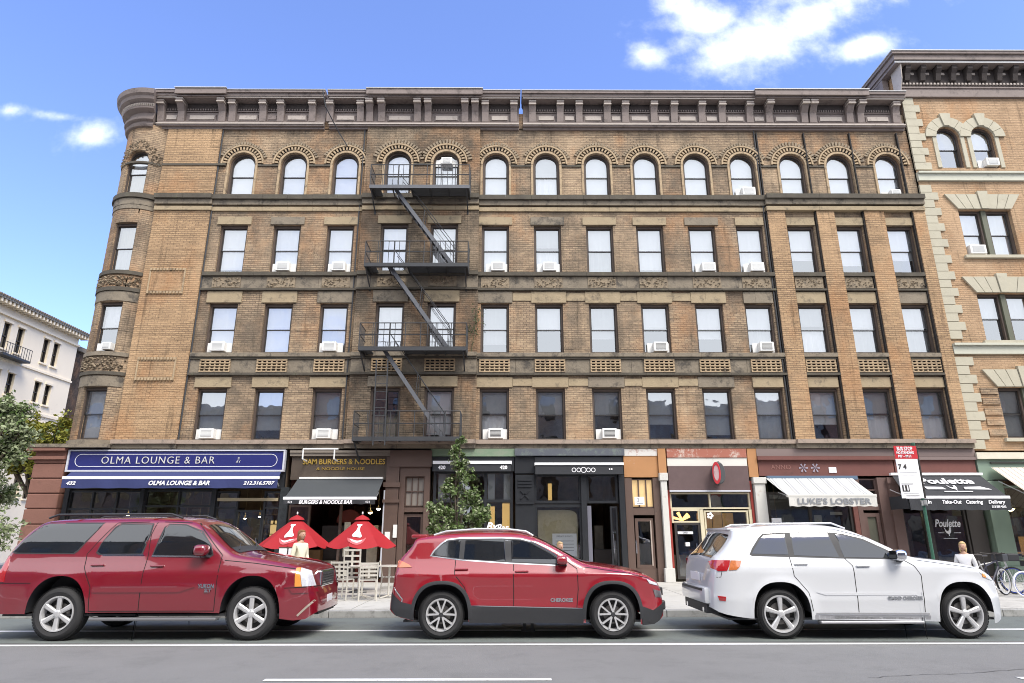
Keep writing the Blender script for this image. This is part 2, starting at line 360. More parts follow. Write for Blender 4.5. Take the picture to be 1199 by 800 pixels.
struct(MB().box(-17.2, -16.92, 14.22, 60, -.01, .13).build('kerb', CURB))
struct(MB().box(-25.88, -25.6, 14.0, 60, -.01, .13).build('kerb', CURB))
# ------------------------------------------------------------------ main building
YF = 22.0
BR1 = brick_mat('tenement_brick', (.44, .325, .215), (.30, .22, .15), (.15, .12, .095), (.13, .108, .085), gamt=.7, gscale=.6, gth=.45)
BR2 = brick_mat('pier_brick', (.47, .315, .185), (.35, .235, .14), (.2, .145, .1), (.17, .125, .09), gamt=.4, gscale=.5, gth=.56)
BR3 = brick_mat('sooty_brick', (.30, .23, .16), (.20, .155, .11), (.11, .09, .07), (.08, .068, .055), gamt=.7, gscale=.7, gth=.43)
BR4 = brick_mat('golden_brick', (.49, .335, .21), (.41, .275, .17), (.33, .24, .16), (.25, .17, .10), gamt=.35, gscale=.5, gth=.6, course=False)
DKB = brick_mat('dark_brick', (.10, .075, .06), (.07, .055, .045), (.06, .05, .045), (.03, .03, .028), gscale=1)

def ring(mb, cx, cz, r0, r1, y0, y1, a0=0, a1=math.pi, n=18):
    vs = []
    for k in range(n+1):
        t = a0+(a1-a0)*k/n; c, s = math.cos(t), math.sin(t)
        vs += [(cx+r0*c, y0, cz+r0*s), (cx+r1*c, y0, cz+r1*s), (cx+r1*c, y1, cz+r1*s), (cx+r0*c, y1, cz+r0*s)]
    fs = []
    for k in range(n):
        b = 4*k
        for i in range(4): fs.append((b+i, b+(i+1) % 4, b+4+(i+1) % 4, b+4+i))
    fs += [(0, 1, 2, 3), (4*n+3, 4*n+2, 4*n+1, 4*n)]
    return mb.add(vs, fs)

def make_window(parent, M, hw, zb, zt, arch=False, top='w', bot='w', casing=CASING, sashm=SASH, drop=1.0, mull=False):
    """sash window in an opening: x across, y into the wall, z up"""
    rad = hw; zs = zt-rad if arch else zt
    c = MB(M); cw = .065
    for s in (-1, 1): c.box(*(sorted((s*hw, s*(hw-cw)))), .10, .24, zb, zs)
    c.box(-hw+cw, hw-cw, .08, .24, zb, zb+.05)
    if arch: ring(c, 0, zs, hw-cw, hw, .10, .24)
    else: c.box(-hw+cw, hw-cw, .10, .24, zt-.10, zt)
    win = c.build('window', casing, parent)
    s_ = MB(M); iw = hw-cw; sw = .035; zl = zb+.05; zu = zs if arch else zt-.10; mid = (zb+zt)/2-.02
    s_.box(-iw, iw, .185, .235, mid-.025, mid+.025)
    for s in (-1, 1):
        s_.box(*(sorted((s*iw, s*(iw-sw)))), .16, .20, mid, zu); s_.box(*(sorted((s*iw, s*(iw-sw)))), .20, .235, zl, mid)
    s_.box(-iw+sw, iw-sw, .20, .235, zl, zl+.045)
    if arch: ring(s_, 0, zs, iw-sw, iw, .16, .20)
    else: s_.box(-iw+sw, iw-sw, .16, .20, zu-sw, zu)
    s_.build('sash', sashm, win)
    g = MB(M); iz = iw-sw/2
    def fill(mb, y, z0, z1, ww, r=None):
        if r is None: mb.quad((-ww,y,z0),(ww,y,z0),(ww,y,z1),(-ww,y,z1)); return
        n = 14; pts = [(-ww, y, z0), (ww, y, z0)]+[(ww*math.cos(math.pi*k/n), y, zs+ww*math.sin(math.pi*k/n)) for k in range(n+1)]
        mb.add(pts, [tuple(range(len(pts)))])
    fill(g, .18, mid, zu, iz, rad if arch else None); fill(g, .218, zl, mid, iz)
    g.build('pane', GLASS, win, fix=False)
    bm = {'w': BLIND, 'g': BLIND2, 'c': BLIND3}
    ztop = zu
    if top in bm:
        b = MB(M); z0 = mid if bot != top else zl; z1 = zu
        zlow = z1-(z1-z0)*drop if not arch else z0
        if arch: fill(b, .30, zlow, zu, iz+.03, 1)
        else:
            n = 10; W = iz+.04; vs = []; fs = []
            for k in range(n+1):
                x = -W+2*W*k/n; yy = .30+.006*math.sin(k*2.3)
                vs += [(x, yy, zlow), (x, yy, z1+.02)]
            fs = [(2*k, 2*k+2, 2*k+3, 2*k+1) for k in range(n)]; b.add(vs, fs)
        b.build('blind', bm[top], win, fix=False)
    if bot in bm and bot != top:
        b = MB(M); W = iz+.04; n = 14; vs = []
        for k in range(n+1):
            x = -W+2*W*k/n; yy = .29+.02*math.sin(k*1.9); vs += [(x, yy, zl), (x, yy, mid+.03)]
        b.add(vs, [(2*k, 2*k+2, 2*k+3, 2*k+1) for k in range(n)]); b.build('curtain', bm[bot], win, fix=False)
    return win

def wall_storey(mb, x0, x1, z0, z1, ops, y=YF, dep=.25):
    """front wall with openings (cx, hw, zb, zt, arch); reveals included"""
    ops = sorted(ops); xs = x0
    for cx, hw, zb, zt, arch in ops:
        a, b = cx-hw, cx+hw
        mb.quad((xs,y,z0),(a,y,z0),(a,y,z1),(xs,y,z1)); xs = b
        if zb > z0: mb.quad((a,y,z0),(b,y,z0),(b,y,zb),(a,y,zb))
        zs = zt-hw if arch else zt
        mb.quad((a,y,zb),(a,y+dep,zb),(a,y+dep,zs),(a,y,zs)); mb.quad((b,y,zb),(b,y,zs),(b,y+dep,zs),(b,y+dep,zb))
        mb.quad((a,y,zb),(b,y,zb),(b,y+dep,zb),(a,y+dep,zb))
        if not arch:
            mb.quad((a,y,zt),(b,y,zt),(b,y,z1),(a,y,z1)); mb.quad((a,y,zt),(a,y+dep,zt),(b,y+dep,zt),(b,y,zt))
        else:
            n = 16; P = [(cx-hw*math.cos(math.pi*k/n), zs+hw*math.sin(math.pi*k/n)) for k in range(n+1)]
            for (xa, za), (xb, zb_) in zip(P, P[1:]):
                mb.quad((xa,y,za),(xb,y,zb_),(xb,y,z1),(xa,y,z1)); mb.quad((xa,y,za),(xa,y+dep,za),(xb,y+dep,zb_),(xb,y,zb_))
    mb.quad((xs,y,z0),(x1,y,z0),(x1,y,z1),(xs,y,z1))

WX = [-10.255, -8.269, -6.273, -4.236, -2.387, -.48, 1.466, 3.421, 5.305, 7.26, 9.068, 10.999, 12.835, 14.735]
HW = .51
ROWS = [(4.66, 6.48, False), (7.74, 9.60, False), (10.80, 12.72, False), (13.92, 15.80, True)]
SPL = [4.4, 7.3, 10.4, 13.5, 16.9]
XL, XR = -13.42, 15.72

bld = thing('apartment_building', 'long five storey tan brick tenement with arched top windows, bracketed cornice and shops below', 'building', (0, 22, 0))
bld.location = (0, 0, 0)
# walls: three stretches of brick of different colour
wallL = MB(); wallM = MB(); wallC = MB()
def stretch(i, x):  # which mesh
    return None
for i in range(4):
    zb, zt, ar = ROWS[i]; z0, z1 = SPL[i], SPL[i+1]
    A = [(x, HW if not ar else .50, zb, zt, ar) for x in WX]
    wall_storey(wallL, XL, -5.5, z0, z1, A[:3])
    wall_storey(wallC, -5.5, -1.1, z0, z1, A[3:5], y=YF-.12)
    wall_storey(wallM, -1.1, XR, z0, z1, A[5:])
for x in (-5.5, -1.1): wallC.quad((x, YF-.12, 4.4), (x, YF, 4.4), (x, YF, 16.9), (x, YF-.12, 16.9))
wallL.build('wall', BR1, bld); wallC.build('wall', BR3, bld); wallM.build('wall', BR1, bld)
# structure behind the fronts: roof, rear, floors
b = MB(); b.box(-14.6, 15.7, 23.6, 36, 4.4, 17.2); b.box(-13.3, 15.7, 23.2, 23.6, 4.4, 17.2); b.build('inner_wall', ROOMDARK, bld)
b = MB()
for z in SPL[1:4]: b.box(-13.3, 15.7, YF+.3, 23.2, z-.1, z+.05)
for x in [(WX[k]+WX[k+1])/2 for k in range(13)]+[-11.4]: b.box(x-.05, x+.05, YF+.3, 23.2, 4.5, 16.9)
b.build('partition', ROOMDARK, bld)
b = MB(); b.box(-14.9, 15.65, YF+.1, 36, 17.5, 17.62); b.build('roof', mat('roof_tar', (.06, .06, .06), .9), bld)
b = MB(); b.quad((-15.2, 23, 0), (-15.2, 36, 0), (-15.2, 36, 17.5), (-15.2, 23, 17.5)); b.box(-15.18, 15.7, 35.8, 36.1, 0, 17.5); b.build('side_wall', BR1, bld)

b = MB(); b.box(XL, XR, YF+.0, YF+.2, 16.86, 17.6); b.build('parapet_wall', BR1, bld)
# left pavilion: plain pier with two framed panels
b = MB(); b.box(-13.3, -11.2, YF-.08, YF+.05, 4.66, 13.28); b.box(-13.3, -11.2, YF-.08, YF+.05, 13.95, 16.85); b.build('pavilion_pier', BR2, bld)
def framed_panel(x0, x1, z0, z1):
    y = YF-.08; m = MB(); t = .05
    m.box(x0, x0+t, y-.05, y, z0, z1); m.box(x1-t, x1, y-.05, y, z0, z1)
    n = int((x1-x0)/.11)
    for k in range(n):
        a = x0+(x1-x0)*k/n
        for zz in (z0, z1-.09): m.box(a+.012, a+.085, y-.07, y, zz, zz+.09)
    m.box(x0+t, x1-t, y-.02, y, z0+.1, z1-.1)
    m.build('framed_panel', ARCHST, bld); m = MB(); m.box(x0+t, x1-t, y-.022, y-.019, z0+.12, z1-.12); m.build('framed_field', BR2, bld)
framed_panel(-13.05, -11.75, 9.93, 10.92); framed_panel(-12.95, -11.6, 6.72, 7.55)
# piers of the bay group next to the neighbour
for a, c in ((9.76, 10.42), (11.62, 12.28), (13.42, 14.16), (15.28, 15.72)):
    b = MB(); b.box(a, c, YF-.14, YF+.02, 4.66, 13.28); b.build('pier', BR2, bld)
    b = MB(); b.box(a-.05, a-.004, YF-.1, YF, 4.66, 16.7); b.build('pier_shadow_strip', DARKGAP, bld)  # near-black strip paints the shadow line along each pier's left edge
for a in (-5.62, -11.16, 9.66):
    b = MB(); b.tube((a, YF-.05, 4.5), (a, YF-.05, 16.8), .028, n=6); b.build('conduit', IRON, bld)

BAYS = [(-11.15, -5.5), (-5.5, -1.1), (-1.1, 9.76), (10.42, 11.62), (12.28, 13.42), (14.16, 15.28)]
def yoff(x): return .12 if -5.5 <= x <= -1.1 else 0
def course(z0, z1, pr, m, name, spans=None, extra=0):
    b = MB()
    for a, c in (spans or [(-13.3, -11.15), (-11.15, -5.5), (-5.5, -1.1), (-1.1, 9.72), (9.72, XR)]):
        o = yoff((a+c)/2)+(.08 if c <= -11.1 else 0)+(.14 if a > 9.7 and not spans else 0)
        # individual stones with slightly different faces
        n = max(1, round((c-a)/.95)); w = (c-a)/n
        for k in range(n):
            j = random.uniform(-.006, .006); b.box(a+k*w+.003, a+(k+1)*w-.003, YF-o-pr+j, YF+.01, z0, z1)
    b.build(name, m, bld)
course(13.72, 13.90, .20, STONEDK, 'sill_course'); course(13.52, 13.715, .10, STONE2, 'string_course')
course(13.28, 13.44, .07, STONE, 'string_course')
course(10.64, 10.78, .14, STONEDK, 'sill_course', BAYS); course(10.08, 10.15, .12, STONEDK, 'string_course', BAYS)
course(7.58, 7.72, .14, STONE2, 'sill_course', BAYS); course(7.50, 7.575, .09, STONEDK, 'string_course', BAYS); course(6.92, 7.0, .13, STONEDK, 'string_course', BAYS)
course(4.52, 4.655, .22, mat('base_course', (.34, .27, .22), .9, var=.3, vscale=3, dirt=(.1, .09, .08), dscale=3, damt=.7, dth=.5), 'base_course', None)
course(4.37, 4.515, .12, STONE2, 'base_course', None)
b = MB()
for a, c in BAYS[:3]:
    o = yoff((a+c)/2); n = max(1, round((c-a)/1.3)); w = (c-a)/n
    for za, zb2 in ((10.16, 10.635), (7.005, 7.495)):
        b = MB()
        for k in range(n): b.box(a+k*w+.004, a+(k+1)*w-.004, YF-o-.035, YF+.01, za, zb2)
        b.build('spandrel_band', STONE2, bld)

# lintels and spandrel panels
def blobs(mb, x0, x1, z0, z1, y, n, rnd):
    for k in range(n):
        x = rnd.uniform(x0+.04, x1-.04); z = rnd.uniform(z0+.04, z1-.04); r = rnd.uniform(.025, .055)
        mb.add([(x-r,y,z),(x,y,z-r),(x+r,y,z),(x,y,z+r),(x,y-.05,z)], [(0,1,4),(1,2,4),(2,3,4),(3,0,4)])
rnd = random.Random(3)
for j, x in enumerate(WX):
    o = yoff(x)
    for z0, z1 in ((6.50, 6.86), (9.62, 10.04), (12.73, 13.04)):
        e = .12 if j < 10 else .02
        b = MB(); 
        if z0 == 9.62 and j < 11:
            b.box(x-HW-e, x-.1, YF-o-.05, YF+.02, z0, z1); b.box(x-.097, x+HW+e, YF-o-.055, YF+.02, z0, z1)
        else: b.box(x-HW-e, x+HW+e, YF-o-.05, YF+.02, z0, z1)
        b.build('lintel', STONE if rnd.random() < .72 else STONE2, bld)
    # panel under third-floor-up row: carved leaves
    b = MB(); y = YF-o-.06; b.box(x-HW, x+HW, y, y+.03, 10.19, 10.61); blobs(b, x-HW, x+HW, 10.2, 10.6, y, 34, rnd); b.build('carved_panel', TERRA, bld)
    # openwork panel
    b = MB(); z0, z1 = 7.05, 7.46; nx, nz = 6, 4
    for k in range(nx+1): xx = x-HW+2*HW*k/nx; b.box(xx-.025, xx+.025, y-.03, y+.02, z0, z1)
    for k in range(nz+1): zz = z0+(z1-z0)*k/nz; b.box(x-HW-.025, x+HW+.025, y-.04, y+.0, zz-.022, zz+.022)
    pn = b.build('openwork_panel', ARCHST, bld); b = MB(); b.box(x-HW, x+HW, y+.021, y+.025, z0, z1); b.build('panel_back', DARKGAP, pn)
# stone band across between lintels of second row up
b = MB()
for j in range(5, 9):
    b.box(WX[j]+HW+.13, WX[j+1]-HW-.13, YF-.04, YF+.01, 6.55, 6.80); b.box(WX[j]+HW+.13, WX[j+1]-HW-.13, YF-.035, YF+.01, 9.70, 10.0)
b.build('lintel_band', STONE, bld)
# arches
b = MB()
for j in range(13):
    o = yoff(WX[j])
    if yoff(WX[j+1]) != o: continue
    b = MB(); b.box(WX[j]+.60, WX[j+1]-.60, YF-o-.05, YF+.01, 15.20, 15.28); b.build('impost_course', STONEDK, bld)
b = MB(); b.box(-13.3, WX[0]-.62, YF-.11, YF+.01, 15.20, 15.28)
b.build('impost_course', STONEDK, bld)
for j, x in enumerate(WX):
    o = yoff(x); y = YF-o; zs = 15.30; m = MB()
    ring(m, x, zs, .505, .59, y-.05, y+.02); ring(m, x, zs, .76, .82, y-.09, y+.02)
    for k in range(17):
        t = math.pi*(k+.5)/17; c, s = math.cos(t), math.sin(t); q = .028
        p = [(x+.61*c-q*s, zs+.61*s+q*c), (x+.61*c+q*s, zs+.61*s-q*c), (x+.745*c+q*1.25*s, zs+.745*s-q*1.25*c), (x+.745*c-q*1.25*s, zs+.745*s+q*1.25*c)]
        m.prism(p, y-.07, y+.01)
    for s in (-1, 1): m.box(x+s*.55-.04, x+s*.55+.04, y-.04, y+.02, 13.92, zs)
    arch = m.build('arch_moulding', ARCHST, bld)
    m = MB(); ring(m, x, zs, .592, .758, y-.012, y+.02); m.build('arch_recess', DARKGAP, arch)
    m = MB(); big = j in (3, 4, 11, 12)
    a0, a1 = (.35, math.pi-.35) if not big else (.2, math.pi-.2); n = 20
    for k in range(n):
        t = a0+(a1-a0)*k/n; c, s = math.cos(t), math.sin(t); q = .038; r0_, r1_ = .845, .95+(.05 if big else 0)+.02*math.sin(5*t)
        m.prism([(x+r0_*c-q*s, zs+r0_*s+q*c), (x+r0_*c+q*s, zs+r0_*s-q*c), (x+r1_*c+q*s, zs+r1_*s-q*c), (x+r1_*c-q*s, zs+r1_*s+q*c)], y-.06, y+.01)
    m.build('label_moulding', TERRA, arch)

# window states, read off row by row (top, bottom)
ST = {0: ['gg', 'gg', 'gg', 'dc', 'ww', 'gw', 'gd', 'gd', 'gg', 'gg', 'wg', 'ww', 'gw', 'gw'],
      1: ['ww', 'ww', 'wg', 'ww', 'ww', 'gg', 'wd', 'gg', 'wd', 'ww', 'wg', 'gw', 'wg', 'wg'],
      2: ['ww', 'ww', 'ww', 'ww', 'ww', 'ww', 'gw', 'wg', 'ww', 'ww', 'ww', 'ww', 'ww', 'ww'],
      3: ['ww', 'ww', 'ww', 'wd', 'ww', 'ww', 'gw', 'ww', 'ww', 'ww', 'ww', 'ww', 'ww', 'ww']}
for i in range(4):
    zb, zt, ar = ROWS[i]
    for j, x in enumerate(WX):
        M = Matrix.Translation((x, YF-yoff(x), 0)); s = ST[i][j]
        make_window(bld, M, HW if not ar else .50, zb, zt, ar, s[0], s[1], drop=rnd.choice([1, 1, .96, .9, .8, .68]) if i < 3 else 1)

# ---- corner turret
TC = Vector((-14.12, 22.85, 0)); TR = 1.1
def tpt(a, z, r=TR): return (TC.x+r*math.sin(a), TC.y-r*math.cos(a), z)     # a=0 faces the avenue
tw = MB(); A0, A1 = R(-130), R(75); wa, wh = R(-4), .42
w0, w1 = wa-math.asin(wh/TR), wa+math.asin(wh/TR)
for i in range(4):
    zb, zt, ar = ROWS[i]; z0, z1 = SPL[i], SPL[i+1]
    n = 44; ang = sorted([A0+(A1-A0)*k/n for k in range(n+1)]+[w0, w1])
    for a, c in zip(ang, ang[1:]):
        if c-a < 1e-5: continue
        mid = (a+c)/2
        if w0 < mid < w1:
            tw.quad(tpt(a, z0), tpt(c, z0), tpt(c, zb), tpt(a, zb))
            def top(q):
                if not ar: return zt
                e = TR*math.sin(q-wa); return zt-wh+math.sqrt(max(0, wh*wh-e*e))
            tw.quad(tpt(a, top(a)), tpt(c, top(c)), tpt(c, z1), tpt(a, z1))
            tw.quad(tpt(a, top(a)), tpt(c, top(c)), tpt(c, top(c), .8), tpt(a, top(a), .8)); tw.quad(tpt(a, zb), tpt(c, zb), tpt(c, zb, .8), tpt(a, zb, .8))
        else: tw.quad(tpt(a, z0), tpt(c, z0), tpt(c, z1), tpt(a, z1))
    zt2 = zt-(wh if ar else 0)
    for q in (w0, w1): tw.quad(tpt(q, zb), tpt(q, zt2), tpt(q, zt2, .78), tpt(q, zb, .78))
tur = tw.build('corner_turret', BR1, bld, smooth=True, angle=30)
def tring(z0, z1, r, m, name, rt=None):
    r = 1.1+(r-1.1)*.65; b = MB(); b.lathe([(1.0, z0), (r, z0), (rt or r, z1), (1.0, z1)], (TC.x, TC.y, 0), n=40, a0=R(-90)+A0, a1=R(-90)+A1); b.build(name, m, tur)
for z0, z1, r, m in ((13.72, 13.90, 1.26, STONEDK), (13.45, 13.7, 1.16, STONE2), (13.28, 13.44, 1.14, STONE2), (10.64, 10.78, 1.2, STONEDK), (10.0, 10.14, 1.2, STONEDK), (9.62, 9.98, 1.14, STONE2), (7.58, 7.72, 1.2, STONE2), (6.9, 7.02, 1.2, STONEDK), (6.5, 6.86, 1.14, STONE2), (4.5, 4.655, 1.22, STONE2), (15.20, 15.28, 1.14, STONEDK)): tring(z0, z1, r, m, 'turret_course')
for z0, z1 in ((10.16, 10.62), (7.04, 7.56)):
    b = MB(); rr = random.Random(int(z0*10))
    for k in range(150):
        a = rr.uniform(R(-75), R(40)); z = rr.uniform(z0+.05, z1-.05); r = rr.uniform(.03, .06)
        b.add([tpt(a-r/1.1, z, 1.105), tpt(a, z-r, 1.105), tpt(a+r/1.1, z, 1.105), tpt(a, z+r, 1.105), tpt(a, z, 1.19)], [(0,1,4),(1,2,4),(2,3,4),(3,0,4)])
    b.build('carved_panel', TERRA, tur)
b = MB(); rr = random.Random(5)
for k in range(260):
    a = wa+rr.uniform(-.95, .95); e = TR*(a-wa); z = 15.25+rr.uniform(-.1, .95)
    if math.hypot(e, z-15.23) < .5 or math.hypot(e, z-15.23) > .95: continue
    r = rr.uniform(.03, .05); b.add([tpt(a-r/1.1, z, 1.105), tpt(a, z-r, 1.105), tpt(a+r/1.1, z, 1.105), tpt(a, z+r, 1.105), tpt(a, z, 1.17)], [(0,1,4),(1,2,4),(2,3,4),(3,0,4)])
b.build('arch_moulding', TERRA, tur)
TST = ['ww', 'wd', 'cg', 'wc']
for i in range(4):
    zb, zt, ar = ROWS[i]; M = Matrix.Translation((TC.x, TC.y, 0)) @ Matrix.Rotation(wa, 4, 'Z') @ Matrix.Translation((0, -1.04, 0))
    make_window(bld, M, wh, zb, zt, ar, TST[i][0], TST[i][1])
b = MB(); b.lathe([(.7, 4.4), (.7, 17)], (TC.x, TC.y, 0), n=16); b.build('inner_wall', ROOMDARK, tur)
# turret crown
b = MB(); prof = [(1.0, 16.75), (1.2, 16.78), (1.24, 16.86), (1.16, 16.92), (1.16, 17.0), (1.28, 17.05), (1.30, 17.12), (1.18, 17.18), (1.18, 17.38), (1.26, 17.42), (1.40, 17.46), (1.42, 17.52), (1.36, 17.54), (1.40, 17.70), (1.54, 17.78), (1.58, 17.9), (1.66, 17.96), (1.70, 18.14), (.2, 18.2)]
b.lathe(prof, (TC.x, TC.y, 0), n=40, a0=R(-90-135), a1=R(-90+15)); k_ = R(-90+15); b.add([(TC.x+r*math.cos(k_), TC.y+r*math.sin(k_), z) for r, z in prof], [tuple(range(len(prof)))]); b.build('turret_cornice', CORN, tur, smooth=True, angle=25)
b = MB()
for k in range(46):
    a = R(-120)+R(134)*k/45; b.tube(tpt(a, 17.56, 1.38), tpt(a, 17.64, 1.44), .035, n=5)
b.build('egg_moulding', CORNL, tur)

# ---- cornice in three lengths
def cornice(x0, x1, brackets, deep=()):
    root = MB(); y = YF
    root.box(x0, x1, y-.10, y+.05, 16.82, 17.14); root.box(x0, x1, y-.15, y-.10, 17.02, 17.12); root.box(x0, x1, y-.20, y-.10, 16.90, 16.955); root.box(x0, x1, y-.04, y+.25, 17.14, 18.0)
    cor = root.build('cornice', CORN, bld)
    b = MB(); b.box(x0, x1, y-.24, y-.105, 16.96, 17.015); b.build('light_moulding', CORNL, cor)
    c = MB()
    c.box(x0-.03, x1+.03, y-.40, y+.25, 18.0, 18.06); c.box(x0-.05, x1+.05, y-.47, y+.25, 18.065, 18.18); c.box(x0-.05, x1+.05, y-.54, y+.25, 18.185, 18.28)
    for a, e in deep: c.box(a, e, y-.52, y-.405, 18.01, 18.06); c.box(a-.04, e+.04, y-.62, y-.545, 18.07, 18.30)
    c.build('cornice_cap', CORN, cor)
    f = MB(); f.box(x0-.06, x1+.06, y-.57, y+.3, 18.285, 18.31)
    for a, e in deep: f.box(a-.06, e+.06, y-.66, y-.575, 18.305, 18.335)
    f.build('flashing', ROOFC, cor)
    f = MB(); f.box(x0, x1, y-.435, y-.405, 18.005, 18.055); f.build('light_moulding', CORNL, cor)
    for bx in brackets:
        k = MB(); d = .36 if not any(a-.1 <= bx <= e+.1 for a, e in deep) else .48
        k.xprism([(y-.05, 17.14), (y-.15, 17.14), (y-.17, 17.3), (y-.20, 17.55), (y-d*.8, 17.78), (y-d, 17.86), (y-d, 17.995), (y-.05, 17.995)], bx-.13, bx+.13)
        kk = k.build('bracket', CORN, cor); k = MB(); k.box(bx-.145, bx+.145, y-d-.012, y-.2, 17.80, 17.85); k.box(bx-.145, bx+.145, y-d-.012, y-.2, 17.92, 17.96); k.build('bracket_cap', CORNL, kk)
    B = sorted(brackets)
    for a, c_ in zip(B, B[1:]):
        g = c_-a-.26
        if g < .22: continue
        m0, m1 = a+.13, c_-.13; cx = (m0+m1)/2
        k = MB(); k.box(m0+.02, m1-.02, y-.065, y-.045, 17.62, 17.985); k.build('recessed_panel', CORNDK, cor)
        k = MB(); n = max(2, int(g/.10))
        for q in range(n): xx = m0+.03+(g-.06)*(q+.5)/n; k.box(xx-.02, xx+.02, y-.11, y-.066, 17.66, 17.73)
        k.box(m0+.02, m1-.02, y-.09, y-.066, 17.60, 17.64); k.build('dentil_row', CORN, cor)
        hw = g*.36; k = MB(); k.box(cx-hw, cx+hw, y-.10, y-.045, 17.25, 17.43); k.build('raised_panel', CORNL if g > .45 else CORN, cor)
        k = MB(); k.box(cx-hw-.05, cx+hw+.05, y-.07, y-.042, 17.20, 17.48); k.build('panel_frame', CORN, cor)
def bx(*p): return [(q-595)/30.07 for q in p]
cornice(-13.75, -7.22, bx(184.6, 208.6, 256.7, 268.6, 304.7, 325.7, 363), deep=[(-12.95, -11.05)])
cornice(-7.02, .42, bx(384, 420, 431, 445, 487.6, 500, 543.7, 555.7, 567.7, 601.6), deep=[(-5.5, -1.05)])
cornice(.58, 15.60, bx(623.6, 656.6, 679, 712.5, 734, 768, 792, 825, 849, 882, 905, 947, 957, 1001, 1014, 1056), deep=[(9.72, 14.1)])

# ---- fire escape
fe = thing('fire_escape', 'dark iron fire escape of four landings joined by steep stairs, bolted to the sooty brick', 'fire escape', (0, 0, 0))
fx0, fx1, fy0, fy1 = -5.05, -1.42, 20.95, 21.84
FL = [4.62, 7.66, 10.72, 13.80]
for i, z in enumerate(FL):
    x0, x1 = fx0, fx1-(.15 if i == 0 else 0)
    m = MB(); m.box(x0, x1, fy0, fy0+.05, z-.13, z+.02); m.box(x0, x1, fy1-.05, fy1, z-.10, z+.02)
    for xx in (x0, x1-.05): m.box(xx, xx+.05, fy0+.05, fy1-.05, z-.13, z+.02)
    hole = (x0+.35, x0+1.5)
    k = fy0+.09
    while k < fy1-.07:
        # slats run lengthwise, with a stair well at one end of the landing
        if i > 0 and fy0+.3 < k < fy1-.12: m.box(x0+.05, hole[0], k, k+.035, z-.03, z); m.box(hole[1], x1-.05, k, k+.035, z-.03, z)
        else: m.box(x0+.05, x1-.05, k, k+.034, z-.03, z)
        k += .052
    for q in range(6): xx = x0+.1+(x1-x0-.2)*q/5; m.box(xx, xx+.04, fy0+.05, fy1-.05, z-.075, z-.032)
    pl = m.build('landing', IRON, fe)
    m = MB(); m.box(x0-.01, x1+.01, fy0-.012, fy0-.002, z-.12, z+.015); m.build('front_edge', IRONL if i == 3 else IRON, pl)
    for xx in (x0+.05, x1-.1):
        m = MB(); m.bar((xx, fy0+.05, z-.13), (xx, fy1+.05, z-.62), .04, .04); m.bar((xx, fy1+.03, z-.1), (xx, fy1+.03, z-.7), .05, .04); m.build('bracket', IRON, fe)
    m = MB(); H = .88
    for zz in (.86, .45): 
        m.tube((x0, fy0+.02, z+zz), (x1, fy0+.02, z+zz), .018, n=6)
        for xx in (x0, x1): m.tube((xx, fy0+.02, z+zz), (xx, fy1+.06, z+zz), .013, n=6)
    n = 7
    for q in range(n+1): xx = x0+(x1-x0)*q/n; m.tube((xx, fy0+.02, z), (xx, fy0+.02, z+.86), .016, n=5)
    for xx in (x0, x1):
        for q in range(1, 7): yy = fy0+(fy1-fy0)*q/7; m.tube((xx, yy, z), (xx, yy, z+.86), .011, n=4)
    cl = [(-4.6, -3.85), (-2.75, -2.05)]
    for a, c in cl:
        for q in range(5): xx = a+(c-a)*q/4; m.tube((xx, fy0+.02, z), (xx, fy0+.02, z+.86), .013, n=4)
    m.build('railing', IRON, fe)
    if i > 0:
        a = Vector((-4.15-.05*(3-i), 0, z)); c = Vector((-1.95-.1*(3-i), 0, FL[i-1]+.02))
        m = MB()
        for yy in (21.28, 21.68): m.bar((a.x, yy, a.z), (c.x, yy, c.z), .045, .13)
        st = m.build('stair', IRONL, fe); m = MB()
        for q in range(1, 12):
            t = q/12; x = a.x+(c.x-a.x)*t; zz = a.z+(c.z-a.z)*t; m.box(x-.09, x+.09, 21.3, 21.66, zz-.012, zz+.012)
        m.build('tread', IRON, st)
        m = MB()
        for yy in (21.26, 21.70): m.tube((a.x+.15, yy, a.z+.62), (c.x+.02, yy, c.z+.85), .013, n=5); m.tube((c.x, yy, c.z), (c.x+.02, yy, c.z+.85), .012, n=5); m.tube((-3.1, yy, (a.z+c.z)/2), (-3.05, yy, (a.z+c.z)/2+.72), .012, n=5)
        m.build('handrail', IRON, fe)
m = MB()
for yy in (-4.36, -3.98): m.bar((yy, 20.92, 4.35), (yy-.05, 20.92, 7.2), .03, .04)
for q in range(10): m.tube((-4.36, 20.92, 4.5+q*.27), (-3.98, 20.92, 4.5+q*.27), .010, n=5)
m.build('drop_ladder', IRON, fe)
m = MB(); P = [(-7.15, 21.1, 18.0), (-7.0, 21.2, 17.3), (-6.6, 21.8, 16.6), (-6.25, 21.9, 16.05)]
m.path(P, .022, 5)
tag(m.build('roof_cable', IRON), 'black cable drooping from the cornice gap down to the arch by the fire escape', 'cable')
